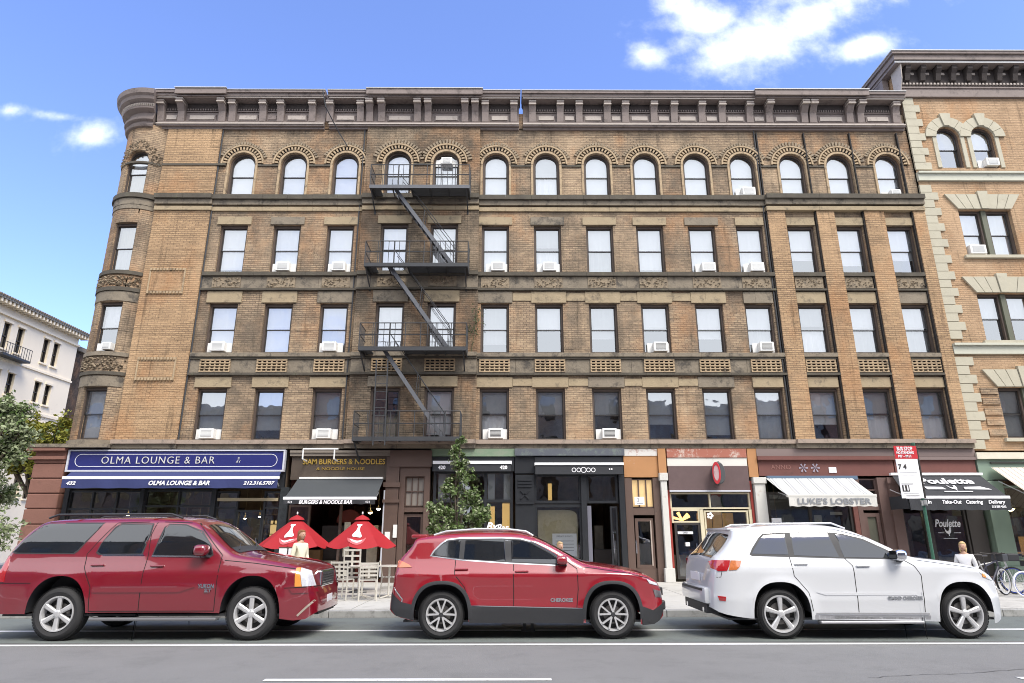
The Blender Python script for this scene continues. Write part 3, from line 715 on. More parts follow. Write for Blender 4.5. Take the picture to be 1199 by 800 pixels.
# vine tangled on the landing end
def leaves(mb, pts, n, spread, size, rnd, fl=1.0):
    for _ in range(n):
        c = Vector(rnd.choice(pts)); d = Vector((rnd.gauss(0, 1), rnd.gauss(0, 1), rnd.gauss(0, 1)))*spread; p = c+d
        a = Vector((rnd.uniform(-1, 1), rnd.uniform(-1, 1), rnd.uniform(-1, 1)*fl)).normalized(); b_ = a.orthogonal().normalized(); t = rnd.uniform(0, 6.28)
        b_ = (Matrix.Rotation(t, 3, a) @ b_); s = size*rnd.uniform(.6, 1.3)
        mb.add([p-a*s, p+b_*s*.45, p+a*s, p-b_*s*.45], [(0, 1, 2, 3)])
LEAFV = mat('vine_leaf', (.05, .07, .025), .7, var=.5, vscale=9)
m = MB(); rr = random.Random(12); leaves(m, [(-1.2, 21.7, 8.6), (-1.15, 21.75, 8.9), (-1.3, 21.7, 8.3), (-1.1, 21.75, 9.2)], 160, .14, .045, rr)
m.path([(-1.3, 21.8, 7.7), (-1.2, 21.8, 8.4), (-1.15, 21.8, 9.2)], .01, 5)
tag(m.build('vine', LEAFV, fix=False), 'thin green vine at the end of the fire escape landing above the lattice panels', 'vine')

# ---- window air conditioners
ORD = ['first', 'second', 'third', 'fourth', 'fifth', 'sixth', 'seventh', 'eighth', 'ninth', 'tenth', 'eleventh', 'twelfth', 'thirteenth', 'fourteenth', 'fifteenth']
ROWN = ['lowest window row', 'second window row up', 'third window row up', 'arched top row']
def ac(x, y, z, label, w=.5, h=.34, d=.3, dark=False):
    t = thing('air_conditioner', label, 'air conditioner', (x, y, z), group='window air conditioners on the brick fronts')
    m = MB(); m.bevbox(-w/2, w/2, -.12, d, 0, h, .02); m.build('housing', WHITE, t)
    m = MB(); m.box(-w*.36, w*.36, -.128, -.121, h*.18, h*.82); g = m.build('grille_back', BLIND2 if not dark else PLASTIC, t); m = MB()
    for q in range(6): zz = h*.2+h*.6*q/5; m.box(-w*.36, w*.36, -.135, -.129, zz, zz+.012)
    m.build('louvre', WHITE, g)
    for a_, b_ in ((-.44, -w/2-.003), (w/2+.003, .44)): m = MB(); m.box(a_, b_, .1, .12, 0, h); m.build('side_panel', WHITE, t)
    return t
ACS = [(0, 0, .02), (0, 2, 0), (0, 5, .05), (0, 7, .03), (1, 0, 0), (1, 2, -.05), (1, 8, .1), (1, 10, .1), (2, 1, .0), (2, 2, .05), (2, 5, .1), (2, 6, .05), (2, 9, .12), (2, 10, .1), (3, 10, .12)]
for i, j, dx in ACS:
    zb = ROWS[i][0]
    extra = 'boxy white' if (i+j) % 2 else 'white louvred'
    ac(WX[j]+dx, YF+.02, zb+.055, f'{extra} air conditioner in the {ORD[j+1]} window from the left, {ROWN[i]}', dark=(i, j) in ((0, 5), (0, 7), (1, 8), (1, 10)))
ac(WX[4]+.02, YF-.10, 15.22, 'white air conditioner hung high in an arched window above the fire escape', w=.42, h=.28)
ac(TC.x+.1, 21.8, ROWS[1][0]+.055, 'small white air conditioner in the round corner turret window', w=.3, h=.26)
ac(WX[13]+.1, YF+.05, ROWS[3][0]+.055, 'pair of small vents in the rightmost arched window of the tan brick building', w=.36, h=.26)
# ------------------------------------------------------------------ neighbour on the right
nb_ = thing('neighbour_building', 'golden brick apartment house with cream quoins and paired windows, taller cornice', 'building')
QUO = mat('quoin_stone', (.44, .41, .32), .85, var=.15, vscale=2, bump=.3, bscale=20, dirt=(.3, .27, .2), dscale=3, damt=.5, dth=.56)
GREENST = mat('band_stone', (.50, .50, .42), .85, var=.15, dirt=(.2, .2, .17), dscale=3, damt=.5, dth=.56)
NX0, NX1 = 15.76, 27.0; NY = YF-.06
NW = []
rowsN = [(4.72, 6.50, False), (8.18, 10.0, False), (11.48, 13.38, False), (15.18, 17.0, True)]
splN = [4.3, 7.7, 11.0, 14.6, 18.3]
mb = MB()
for i, (zb, zt, ar) in enumerate(rowsN):
    ops = []
    for cx in (18.05, 22.6):
        if ar: ops += [(cx-.78, .46, zb, zt, True), (cx+.58, .46, zb, zt, True)]
        else: ops += [(cx, 1.0, zb, zt, False)]
    wall_storey(mb, NX0, NX1, splN[i], splN[i+1], ops, y=NY, dep=.3); NW.append(ops)
mb.box(NX0+.001, NX1, NY+1.2, 36, 4.3, 19.6); mb.quad((NX0, NY, 17.3), (NX0, 36, 17.3), (NX0, 36, 19.6), (NX0, NY, 19.6)); mb.quad((NX0,NY,18.3),(NX1,NY,18.3),(NX1,NY,19.6),(NX0,NY,19.6))
mb.build('wall', BR4, nb_)
b = MB(); b.box(NX0+.2, NX1-.1, NY+1.0, NY+1.15, 4.5, 18); b.build('inner_wall', ROOMDARK, nb_)
for i, ops in enumerate(NW):
    for cx, hw, zb, zt, ar in ops:
        if ar:
            make_window(nb_, Matrix.Translation((cx, NY, 0)), hw, zb, zt, True, 'g' if cx < 17.5 else 'w', 'd')
            m = MB(); zs = zt-hw
            for k in range(7):
                t0, t1 = math.pi*k/7+.012, math.pi*(k+1)/7-.012; r1_ = .88 if k != 3 else 1.02
                ring(m, cx, zs, .47, r1_, NY-.08-(.05 if k == 3 else 0)-(.007 if (cx > 18.3) else 0), NY+.02, t0, t1, 4)
            m.box(cx-.62, cx-.47, NY-.04, NY+.02, zb, zs); m.box(cx+.47, cx+.62, NY-.04, NY+.02, zb, zs)
            m.build('arch_stone', QUO, nb_)
        else:
            gp = MB(); gp.box(cx-.09, cx+.09, NY+.08, NY+.28, zb, zt); gp.build('mullion', mat('olive_mullion', (.11, .115, .08), .6), nb_)
            for s in (-1, 1): make_window(nb_, Matrix.Translation((cx+s*.55, NY+.05, 0)), .445, zb, zt, False, 'w' if i != 0 else 'g', ['g', 'd', 'w', 'd'][i])
            m = MB(); n = 7; z0 = zt+.01; z1 = zt+.62     # splayed flat arch with keystone
            for k in range(n):
                a0, a1 = -1.02+2.04*k/n, -1.02+2.04*(k+1)/n; f = 1.42; zz = z1+(.12 if k == 3 else 0)
                m.prism([(cx+a0+.01, z0), (cx+a1-.01, z0), (cx+a1*f-.012, zz), (cx+a0*f+.012, zz)], NY-.07-(.04 if k == 3 else 0), NY+.02)
            m.build('splayed_lintel', QUO, nb_)
            m = MB(); m.box(cx-1.15, cx+1.15, NY-.12, NY+.02, zb-.12, zb-.005); m.build('sill', QUO, nb_)
for z0, z1, pr in ((14.58, 14.86, .1), (14.86, 14.94, .18), (7.68, 7.98, .1), (7.98, 8.06, .2)):
    b = MB(); b.box(NX0-.02, NX1, NY-pr, NY+.02, z0, z1-.003); b.build('string_course', GREENST, nb_)
for k in range(43):
    z = 4.35+k*.325
    if 7.6 < z+.3 < 8.3 or 14.5 < z+.3 < 15.15 or z > 18: continue
    wq = .62 if k % 2 else .42
    b = MB(); b.box(NX0-.02, NX0+wq, NY-.05, NY+.02, z, z+.305); b.build('quoin', QUO, nb_)
b = MB()
for cx in (16.85, ):
    for k in range(5): b.box(16.42, 17.02, NY-.05, NY+.01, 4.8+k*.36, 4.8+k*.36+.22)
b.build('rusticated_brick', BR1, nb_)
# cornice of the neighbour
b = MB(); b.box(NX0-.04, NX1, NY-.12, NY+.02, 18.33, 18.70); b.box(NX0-.06, NX1, NY-.16, NY+.02, 18.705, 18.77); nc = b.build('cornice', CORN, nb_)
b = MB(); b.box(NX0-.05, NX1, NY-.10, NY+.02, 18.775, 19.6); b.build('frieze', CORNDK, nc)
b = MB(); k = 0
while k < 60: b.box(NX0+.05+k*.14, NX0+.12+k*.14, NY-.18, NY-.101, 18.86, 18.94); k += 1
b.build('dentil_row', CORNL, nc)
for k in range(16):
    x = NX0+.25+k*.62; b = MB(); b.xprism([(NY-.10, 19.0), (NY-.22, 19.03), (NY-.30, 19.3), (NY-.42, 19.45), (NY-.42, 19.6), (NY-.10, 19.6)], x-.10, x+.10); b.build('bracket', CORNDK, nc)
    b = MB(); b.box(x+.22, x+.36, NY-.14, NY-.101, 19.35, 19.45); b.build('rosette', CORNL, nc)
b = MB(); b.box(NX0-.32, NX1, NY-.50, 30, 19.605, 19.72); b.box(NX0-.38, NX1, NY-.58, 30, 19.725, 19.95); b.box(NX0-.46, NX1, NY-.66, 30, 19.955, 20.06); b.build('cornice_cap', CORN, nc)
b = MB(); b.box(NX0-.34, NX1, NY-.53, NY-.505, 19.62, 19.70); b.box(NX0-.5, NX1, NY-.70, 30.1, 20.065, 20.10); b.build('flashing', ROOFC, nc)
b = MB(); b.xprism([(NY-.48, 19.6), (NY-.4, 19.0), (NY-.1, 18.3), (NY+.2, 18.2), (NY+.2, 19.6)], NX0-.10, NX0-.065); b.build('end_bracket', CORNL, nc)
b = MB(); b.box(NX0-.3, NX0-.07, NY+.5, 30, 18.3, 19.6); b.build('side_return', CORN, nc)
ac(17.45, NY+.05, 11.54, 'white air conditioner in the upper paired window of the golden brick house', w=.6, h=.36)
ac(18.75, NY+.0, 15.24, 'white air conditioner in the arched window of the golden brick house', w=.5, h=.32)
ac(18.95, NY+.02, 4.78, 'big white air conditioner low in the golden brick house above the cream awning', w=.62, h=.42)

# ------------------------------------------------------------------ white building across the side street
WB = mat('white_stucco', (.86, .76, .60), .85, var=.06, vscale=1, dirt=(.5, .47, .42), dscale=1.3, damt=.5, dth=.6)
wb = thing('corner_building', 'white painted corner building with overhanging tiled cornice across the side street', 'building')
X = -28.0; H = 14.0
def ywall(mb, X, y0, y1, z0, z1, ops, dep=.22):
    ys = sorted(set([y0, y1]+[o[0]-o[1] for o in ops]+[o[0]+o[1] for o in ops])); zs = sorted(set([z0, z1]+[o[2] for o in ops]+[o[3] for o in ops]))
    for a, b_ in zip(ys, ys[1:]):
        for c, d in zip(zs, zs[1:]):
            m_, n_ = (a+b_)/2, (c+d)/2
            if any(abs(m_-o[0]) < o[1] and o[2] < n_ < o[3] for o in ops): continue
            mb.quad((X, a, c), (X, b_, c), (X, b_, d), (X, a, d))
    for yc, hw, zb, zt in ops:
        a, b_ = yc-hw, yc+hw
        mb.quad((X,a,zb),(X-dep,a,zb),(X-dep,a,zt),(X,a,zt)); mb.quad((X,b_,zb),(X-dep,b_,zb),(X-dep,b_,zt),(X,b_,zt)); mb.quad((X,a,zt),(X-dep,a,zt),(X-dep,b_,zt),(X,b_,zt)); mb.quad((X,a,zb),(X-dep,a,zb),(X-dep,b_,zb),(X,b_,zb))
ops = []
for yc in (23.6, 24.7, 26.6, 27.7, 29.6, 30.7, 32.4, 33.5, 34.55, 35.6, 37.75, 38.65):
    for zb, zt in ((11.5, 13.0), (9.1, 10.35), (6.3, 7.9), (3.6, 5.2)): ops.append((yc, .27, zb, zt))
mb = MB(); ywall(mb, X, 22, 40.5, 0, H, ops); mb.quad((X, 22, 0), (-60, 22, 0), (-60, 22, H), (X, 22, H)); mb.quad((X, 40.5, 0), (-60, 40.5, 0), (-60, 40.5, H), (X, 40.5, H)); mb.quad((X,22,H),(X,40.5,H),(-60,40.5,H),(-60,22,H))
mb.build('wall', WB, wb)
for yc, hw, zb, zt in ops:
    m = MB(); m.box(X-.2, X-.14, yc-hw, yc-hw+.05, zb, zt); m.box(X-.2, X-.14, yc+hw-.05, yc+hw, zb, zt); m.box(X-.2, X-.14, yc-hw+.05, yc+hw-.05, (zb+zt)/2-.03, (zb+zt)/2+.03)
    wv = m.build('window', SASH, wb); m = MB(); m.quad((X-.21, yc-hw, zb), (X-.21, yc+hw, zb), (X-.21, yc+hw, zt), (X-.21, yc-hw, zt)); m.build('pane', CARGLASS, wv, fix=False)
    m = MB(); m.box(X, X+.07, yc-hw-.06, yc+hw+.06, zt, zt+.12); m.box(X, X+.1, yc-hw-.06, yc+hw+.06, zb-.09, zb); m.build('lintel', WB, wv)
m = MB(); m.box(X, X+.08, 22, 40.5, 8.4, 8.55); m.box(X, X+.08, 22, 40.5, 10.9, 11.02); m.box(X, X+.15, 22, 40.5, 13.3, 13.42); m.build('string_course', WB, wb)
m = MB(); m.box(X-.5, X+.55, 21.6, 40.9, H, H+.12)
c_ = m.build('cornice', mat('tile_eave', (.22, .21, .19), .8, var=.4, vscale=6), wb); m = MB()
for k in range(64): m.box(X, X+.5, 21.7+k*.3, 21.82+k*.3, H-.2, H-.003)
m.build('bracket', WB, c_); m = MB()
for k in range(96): m.tube((X+.6, 21.7+k*.2, H+.13), (X-.3, 21.7+k*.2, H+.45), .07, n=6)
m.build('roof_tile', mat('roof_tile', (.20, .17, .14), .85, var=.4, vscale=7), c_)
m = MB(); m.box(X, X+.6, 33.9, 36.0, 11.0, 11.12)
bal = m.build('fire_balcony', IRON, wb); m = MB()
for k in range(12): m.tube((X+.58, 33.9+k*.19, 11.1), (X+.58, 33.9+k*.19, 11.75), .015, n=4)
m.tube((X+.58, 33.9, 11.75), (X+.58, 36, 11.75), .02, n=5); m.build('railing', IRON, bal)
db = thing('background_building', 'dark brown brick building showing as a sliver behind the white corner building', 'building')
m = MB(); m.box(-45, -28.4, 41, 60, 0, 13.2); m.build('wall', DKB, db); m = MB(); m.box(-45, -28.2, 40.9, 60, 13.2, 13.5); m.build('parapet', STONE2, db)

# ------------------------------------------------------------------ trees
def leafmat(name, c, var=.35):
    m = mat(name, c, .6, var=var, vscale=3.5, spec=.3); return m
LG1 = leafmat('leaf_green', (.10, .155, .045), .5); LG2 = leafmat('leaf_pale', (.27, .31, .18), .4); LG3 = leafmat('leaf_yellow', (.24, .24, .035), .35)
BARK = mat('bark', (.10, .08, .06), .9, var=.3, vscale=12)
def tree(name, label, base, h_trunk, blobs_, n, size, mats=(LG1, LG2), seed=1, trunk_r=.1, group=None, split=.5, flat=1.0):
    rr = random.Random(seed); t = thing(name, label, 'tree', base, group=group)
    m = MB(); top = Vector((0, 0, h_trunk)); m.tube((0, 0, 0), (.03, .02, h_trunk*.5), trunk_r, trunk_r*.8, n=10); m.tube((.03, .02, h_trunk*.5), top, trunk_r*.8, trunk_r*.6, n=10)
    tips = []
    for bc, br_ in blobs_:
        bc = Vector(bc); mid = (top+bc)/2+Vector((rr.uniform(-.1, .1), rr.uniform(-.1, .1), .05))
        m.tube(top if bc.z > h_trunk else (.03, .02, h_trunk*.6), mid, trunk_r*.5, trunk_r*.3, n=7); m.tube(mid, bc, trunk_r*.3, trunk_r*.12, n=6)
        for _ in range(9):
            d = Vector((rr.gauss(0, 1), rr.gauss(0, 1), rr.gauss(0, .8))).normalized()*br_*rr.uniform(.55, 1.05); tip = bc+d
            m.tube(bc, tip, trunk_r*.13, .006, n=4); tips.append((bc, tip, br_))
    m.build('trunk', BARK, t, smooth=True, angle=40)
    crowns = [MB() for _ in mats]
    for _ in range(n):
        bc, tip, br_ = rr.choice(tips); f = rr.uniform(.25, 1.12); c = bc.lerp(tip, f); p = c+Vector((rr.gauss(0, 1), rr.gauss(0, 1), rr.gauss(0, 1)))*br_*.13
        k = 0 if rr.random() < split else rr.randrange(len(mats))
        a = Vector((rr.uniform(-1, 1), rr.uniform(-1, 1), rr.uniform(-.8, .5))).normalized(); b2 = a.orthogonal().normalized(); b2 = Matrix.Rotation(rr.uniform(0, 6.28), 3, a) @ b2; s = size*rr.uniform(.6, 1.35)
        crowns[k].add([p-a*s, p+b2*s*.5-a*s*.1, p+a*s, p-b2*s*.5-a*s*.1], [(0, 1, 2, 3)])
    for c_, mm in zip(crowns, mats):
        if c_.v: c_.build('crown', mm, t, fix=False)
    return t
# slim street tree in front of the dark shops
rr = random.Random(4)
bl = [((0, 0, 1.75), .55), ((-.5, .0, 2.05), .42), ((.55, 0, 1.95), .42), ((.15, 0, 2.45), .5), ((-.3, .05, 2.75), .33), ((.22, 0, 3.0), .32), ((.75, 0, 2.0), .25), ((-.75, 0, 2.2), .2), ((.05, 0, 3.3), .34), ((-.02, 0, 3.75), .25), ((.05, 0, 4.05), .14), ((-.62, 0, 1.5), .28), ((.6, 0, 1.55), .3)]
tree('street_tree', 'slim bushy pale green tree on the sidewalk behind the red crossover', (-1.42, 18.6, .13), 1.1, bl, 8500, .05, seed=4, trunk_r=.06, split=.3)
# tree at the street corner, mostly past the frame
rr = random.Random(9); bl = []
for k in range(30):
    a = rr.uniform(0, 6.28); r = rr.uniform(.2, 1.2); bl.append(((r*math.cos(a), r*math.sin(a)*.8, rr.uniform(1.3, 5.3)-abs(r)*.35), rr.uniform(.45, .7)))
tree('street_tree', 'leafy green tree at the street corner before the white building', (-14.0, 17.2, .13), 1.7, bl, 19000, .062, mats=(LG2, LG1), seed=9, trunk_r=.13, split=.55)
rr = random.Random(10); bl = [((rr.uniform(-1.5, 1.5), rr.uniform(-1.5, 1.5), rr.uniform(3.8, 6.5)), rr.uniform(.7, 1.0)) for _ in range(18)]
tree('background_tree', 'yellow green tree between the white building and the brick corner', (-23.6, 33, 0), 3.2, [(Vector(p)*1.1, r) for p, r in bl], 9000, .11, mats=(LG3, LG1), seed=11, trunk_r=.16, split=.85)
m = MB(); rr = random.Random(21)
pts = [(-12.9+rr.uniform(-.55, .6), 15.3+rr.uniform(-.2, .3), 1.0+rr.uniform(-.2, .75)) for _ in range(40)]
leaves(m, pts, 2600, .10, .045, rr)
for p in pts[:20]: m.tube((-12.9, 15.3, .5), p, .012, n=4)
sh = thing('planter_shrub', 'small leafy shrub in a dark planter behind the rear of the maroon car', 'shrub'); m.build('foliage', leafmat('leaf_bright', (.10, .17, .035)), sh, fix=False)
m = MB(); m.bevbox(-13.5, -12.3, 15.05, 15.6, .13, .72, .02); m.build('planter', BLACKP, sh)

# ------------------------------------------------------------------ the near side of the avenue
OM = [brick_mat('row_brick_red', (.42,.24,.17), (.34,.18,.13), (.25,.2,.17), (.16,.12,.1)), brick_mat('row_brick_buff', (.55,.46,.34), (.46,.38,.28), (.3,.26,.2), (.22,.18,.14)), brick_mat('row_brick_grey', (.42,.40,.36), (.34,.32,.29), (.25,.24,.22), (.18,.17,.15))]
xx = -62; rr = random.Random(31); k = 0
LB = ['red brick row house', 'tall buff brick apartment house', 'grey brick walk-up', 'red brick corner house', 'buff brick loft house', 'grey brick tenement', 'broad red brick block', 'buff brick end house']
while xx < 60:
    wd = rr.uniform(13, 18); hh = rr.uniform(11, 17.5); o = thing('row_building', (LB+['grey end house'])[k % 9]+' on the near side of the avenue, opposite the shops', 'building', (0, 0, 0))
    m = MB(); m.box(xx, xx+wd-.3, -22, -10, 0, hh); m.box(xx-.1, xx+wd-.2, -22, -9.8, hh+.003, hh+.5); m.build('wall', OM[k % 3], o)
    nw = int(wd/2.4)
    for i in range(int(hh/3.3)):
        m = MB()
        for j in range(nw): x = xx+1.2+j*(wd-2.4)/max(1, nw-1)-.3; m.box(x-.5, x+.5, -10.0, -9.97, 1+i*3.3, 2.9+i*3.3)
        m.build('window_row', CARGLASS, o)
    xx += wd+(0 if k % 3 else 1.5); k += 1
struct(slabs(-60, 60, -10, -6.2).build('sidewalk', CONC))
# ------------------------------------------------------------------ shop fronts (all at the foot of the facade, z 0.13 .. 4.37)
GZ = .13
FURN = {'furnishing_wood': mat('furnishing_wood', (.22, .12, .05), .6, var=.4, vscale=6), 'furnishing_pale': mat('furnishing_pale', (.5, .46, .38), .7, var=.4, vscale=7), 'furnishing_dark': mat('furnishing_dark', (.06, .05, .05), .6, var=.4)}
def shop(name, label, x0, x1, wallcol=SHOPIN, ztop=4.36, depth=5.0, y=YF):
    t = thing(name, label, 'shop front', (0, 0, 0))
    m = MB()  # the room behind
    m.quad((x0, y+depth, 0), (x1, y+depth, 0), (x1, y+depth, ztop), (x0, y+depth, ztop)); m.quad((x0, y+.1, 0), (x0, y+depth, 0), (x0, y+depth, ztop), (x0, y+.1, ztop)); m.quad((x1, y+.1, 0), (x1, y+depth, 0), (x1, y+depth, ztop), (x1, y+.1, ztop))
    m.quad((x0, y+.1, ztop), (x1, y+.1, ztop), (x1, y+depth, ztop), (x0, y+depth, ztop)); m.quad((x0, y+.1, .132), (x1, y+.1, .132), (x1, y+depth, .132), (x0, y+depth, .132))
    m.build('interior', wallcol, t, fix=False)
    rr = random.Random(int(abs(x0)*100)); wd = x1-x0
    if wd > 1.6:
        for mm_, n in (('furnishing_wood', 6), ('furnishing_pale', 5), ('furnishing_dark', 5)):
            m = MB()
            for _ in range(n):
                cx = rr.uniform(x0+.4, min(x1, x0+8)-.4); cy = rr.uniform(y+1.0, y+depth-.4); hh = rr.choice([.75, .9, 1.1, 1.9]); w_ = rr.uniform(.15, .4)
                m.bevbox(cx-w_, cx+w_, cy-.2, cy+.2, .14, hh, .01); m.box(cx-w_*.7, cx+w_*.5, y+depth-.06, y+depth-.02, 1.5+rr.uniform(0, .4), 2.2+rr.uniform(0, .5))
            m.build('furnishings', FURN[mm_], t)
    return t
def P(t, name, m, *boxes, bev=0):
    o = None
    for q in boxes:
        b = MB()
        if bev: b.bevbox(*q, bev)
        else: b.box(*q)
        o = b.build(name, m, t)
    return o
def pane(t, x0, x1, z0, z1, y=YF+.08, m=None): b = MB(); b.quad((x0,y,z0),(x1,y,z0),(x1,y,z1),(x0,y,z1)); return b.build('pane', m or SHOPGLASS, t, fix=False)
def glazed(t, xs, zs, m, y=YF+.08, w=.06, name='window', gm=None, dep=.12):
    """grid of lights between the x stations and z stations"""
    b = MB(); x0, x1, z0, z1 = xs[0], xs[-1], zs[0], zs[-1]
    for x in xs: b.box(x-w/2, x+w/2, y-dep/2, y+dep/2, z0-w/2, z1+w/2)
    for z in zs:
        for a, c in zip(xs, xs[1:]): b.box(a+w/2, c-w/2, y-dep/2+.004, y+dep/2-.004, z-w/2, z+w/2)
    f = b.build(name, m, t); pane(f, x0, x1, z0, z1, y, gm); return f
def lamp(parent, x, y, z, r=.05, m=None):
    b = MB(); b.ball((x, y, z), r, r, r*1.1, 10, 6); return b.build('bulb', m or WARM, parent, smooth=True)
def pendant(x, y, z, label, ztop=4.2, r=.12):
    t = thing('pendant_lamp', label, 'lamp', (x, y, z), group='hanging lamps inside the shops')
    m = MB(); m.tube((0, 0, r), (0, 0, ztop-z), .006, n=4); m.lathe([(.02, r), (r*.6, r*.7), (r, 0)], (0, 0, 0), n=14); m.build('lamp_shade', mat('lamp_shade', (.35, .27, .14), .4), t, smooth=True)
    b = MB(); b.ball((0, 0, .0), r*.75, r*.75, r*.5); b.build('bulb', WARM, t, smooth=True); return t
PIERST = mat('red_sandstone', (.21, .10, .075), .85, var=.2, vscale=2, bump=.3, bscale=20, dirt=(.09, .05, .04), dscale=2, damt=.6, dth=.55)
# corner pier of red sandstone (part of the building)
b = MB()
for k in range(9):
    z = .0+k*.485; b.bevbox(-15.75, -14.72, 21.78, 24.2, z, z+.46, .03)
b.box(-15.70, -14.74, 21.83, 24.1, 0, 4.3); b.box(-15.9, -14.7, 21.68, 24.3, 4.0, 4.1); b.box(-15.95, -14.7, 21.62, 24.35, 4.28, 4.38)
b.build('corner_pier', PIERST, bld)
b = MB(); b.box(-15.95, -13.3, 21.60, 24.3, 4.385, 4.50); b.build('base_course', STONE2, bld)
b = MB(); b.box(-14.6, 15.7, 21.95, 22.3, 4.362, 4.4); b.box(-14.6, 15.7, 27.1, 27.3, 0, 4.4); b.build('floor_beam', ROOMDARK, bld)

# A: lounge with the navy sign
A = shop('lounge', 'dark glazed lounge front with lit doors below the long navy sign and awning', -14.62, -7.45)
glazed(A, [-14.5, -13.75, -12.95, -12.15], [1.0, 2.42, 2.98], BLACKP); glazed(A, [-12.0, -10.9, -9.8], [1.0, 2.5, 3.0], BLACKP)
glazed(A, [-9.62, -8.95], [.3, 2.45, 2.95], BLACKP); 
d = glazed(A, [-8.9, -8.1], [.2, 2.35], BLACKP, name='door'); P(d, 'handle', CHROME, (-8.2, -8.17, 21.95, 21.98, 1.0, 1.5))
glazed(A, [-8.05, -7.55], [.3, 2.45, 2.95], BLACKP)
P(A, 'pilaster', BLACKP, (-12.14, -12.01, YF-.08, YF+.2, GZ, 3.2), (-9.78, -9.64, YF-.08, YF+.2, GZ, 3.2), (-14.65, -14.5, YF-.05, YF+.2, GZ, 3.2)); P(A, 'panel', BLACKP, (-14.5, -12.14, YF-.02, YF+.15, GZ, .97), (-12.0, -9.8, YF-.02, YF+.15, GZ, .97))
P(A, 'pale_transom', mat('pale_transom_bar', (.45, .38, .25), .5), (-9.6, -7.6, YF-.03, YF, 2.66, 2.76))  # plain bar of pale paint above the doors
P(A, 'fascia', BLACKP, (-14.65, -7.45, YF-.04, YF+.1, 3.05, 4.35))
P(A, 'end_pilaster', mat('black_marble', (.04, .045, .05), .25, var=.6, vscale=9), (-7.52, -7.25, YF-.1, YF+.2, GZ, 3.1))
for k, (x, z) in enumerate([(-11.8, 2.1), (-11.25, 2.13), (-10.9, 2.16), (-10.4, 2.1), (-13.3, 2.25), (-9.3, 2.15), (-8.6, 2.2), (-7.8, 2.0)]):
    pendant(x, 23.2+.25*(k % 3), z, ['leftmost', 'second', 'third', 'fourth', 'left window', 'doorway side', 'door', 'rightmost'][k]+' small warm lamp glowing inside the dark lounge', ztop=4.3, r=.065)
cab = mat('bottle_shelf', (.30, .21, .10), .7, var=.8, vscale=14)
b = thing('back_bar', 'shelves of bottles and warm light seen through the lounge doors', 'shelves')
P(b, 'shelf', cab, *[(-9.2, -7.6, 24.6, 24.9, .9+k*.35, .93+k*.35) for k in range(5)]); m = MB(); rr = random.Random(2)
for k in range(70): x = rr.uniform(-9.1, -7.7); z = .93+.35*rr.randrange(5); m.tube((x, 24.7, z), (x, 24.7, z+rr.uniform(.14, .26)), .035, .02, n=6)
m.build('bottles', mat('bottle_glass', (.22, .16, .05), .2, var=.9, vscale=20), b)
P(b, 'lit_panel', mat('lit_bar_panel', (.6, .45, .2), .6, emit=(1, .7, .3), estr=.35), (-8.9, -7.7, 25.2, 25.25, 1.4, 2.1))
tab = thing('lounge_sofa', 'cream upholstered bench seen through the left lounge window', 'bench'); P(tab, 'seat', CREAM, (-14.2, -12.5, 23.1, 23.6, .5, .9), bev=.04); P(tab, 'backrest', CREAM, (-14.2, -12.5, 23.55, 23.7, .9, 2.0), bev=.03)
# navy sign
sg = thing('shop_sign', 'long navy shop sign with silver serif-like lettering and thin oval border', 'sign')
P(sg, 'board', NAVY, (-14.60, -7.50, 21.80, 21.94, 3.66, 4.27)); P(sg, 'frame', mat('silver_trim', (.55, .56, .62), .4), (-14.66, -7.44, 21.76, 21.93, 4.275, 4.32), (-14.66, -7.44, 21.76, 21.93, 3.60, 3.655), (-14.66, -14.605, 21.76, 21.93, 3.66, 4.27), (-7.495, -7.44, 21.76, 21.93, 3.66, 4.27))
m = MB(); sy = 21.79; m.box(-14.2, -7.9, sy, sy+.012, 4.165, 4.18); m.box(-14.2, -7.9, sy, sy+.012, 3.76, 3.775)
ring(m, -14.2, 3.97, .195, .21, sy, sy+.012, R(90), R(270), 12); ring(m, -7.9, 3.97, .195, .21, sy, sy+.012, R(-90), R(90), 12)
m.build('border', LET, sg)
SIL = mat('silver_letter', (.62, .62, .60), .45)
text('OLMA LOUNGE & BAR', .36, SIL, sg, (-11.65, 21.785, 3.965), width=3.75, ext=.01, sy=.95, off=-.004, space=1.15)
text('II', .12, SIL, sg, (-8.98, 21.785, 4.03)); text('AY', .12, SIL, sg, (-8.98, 21.785, 3.92))
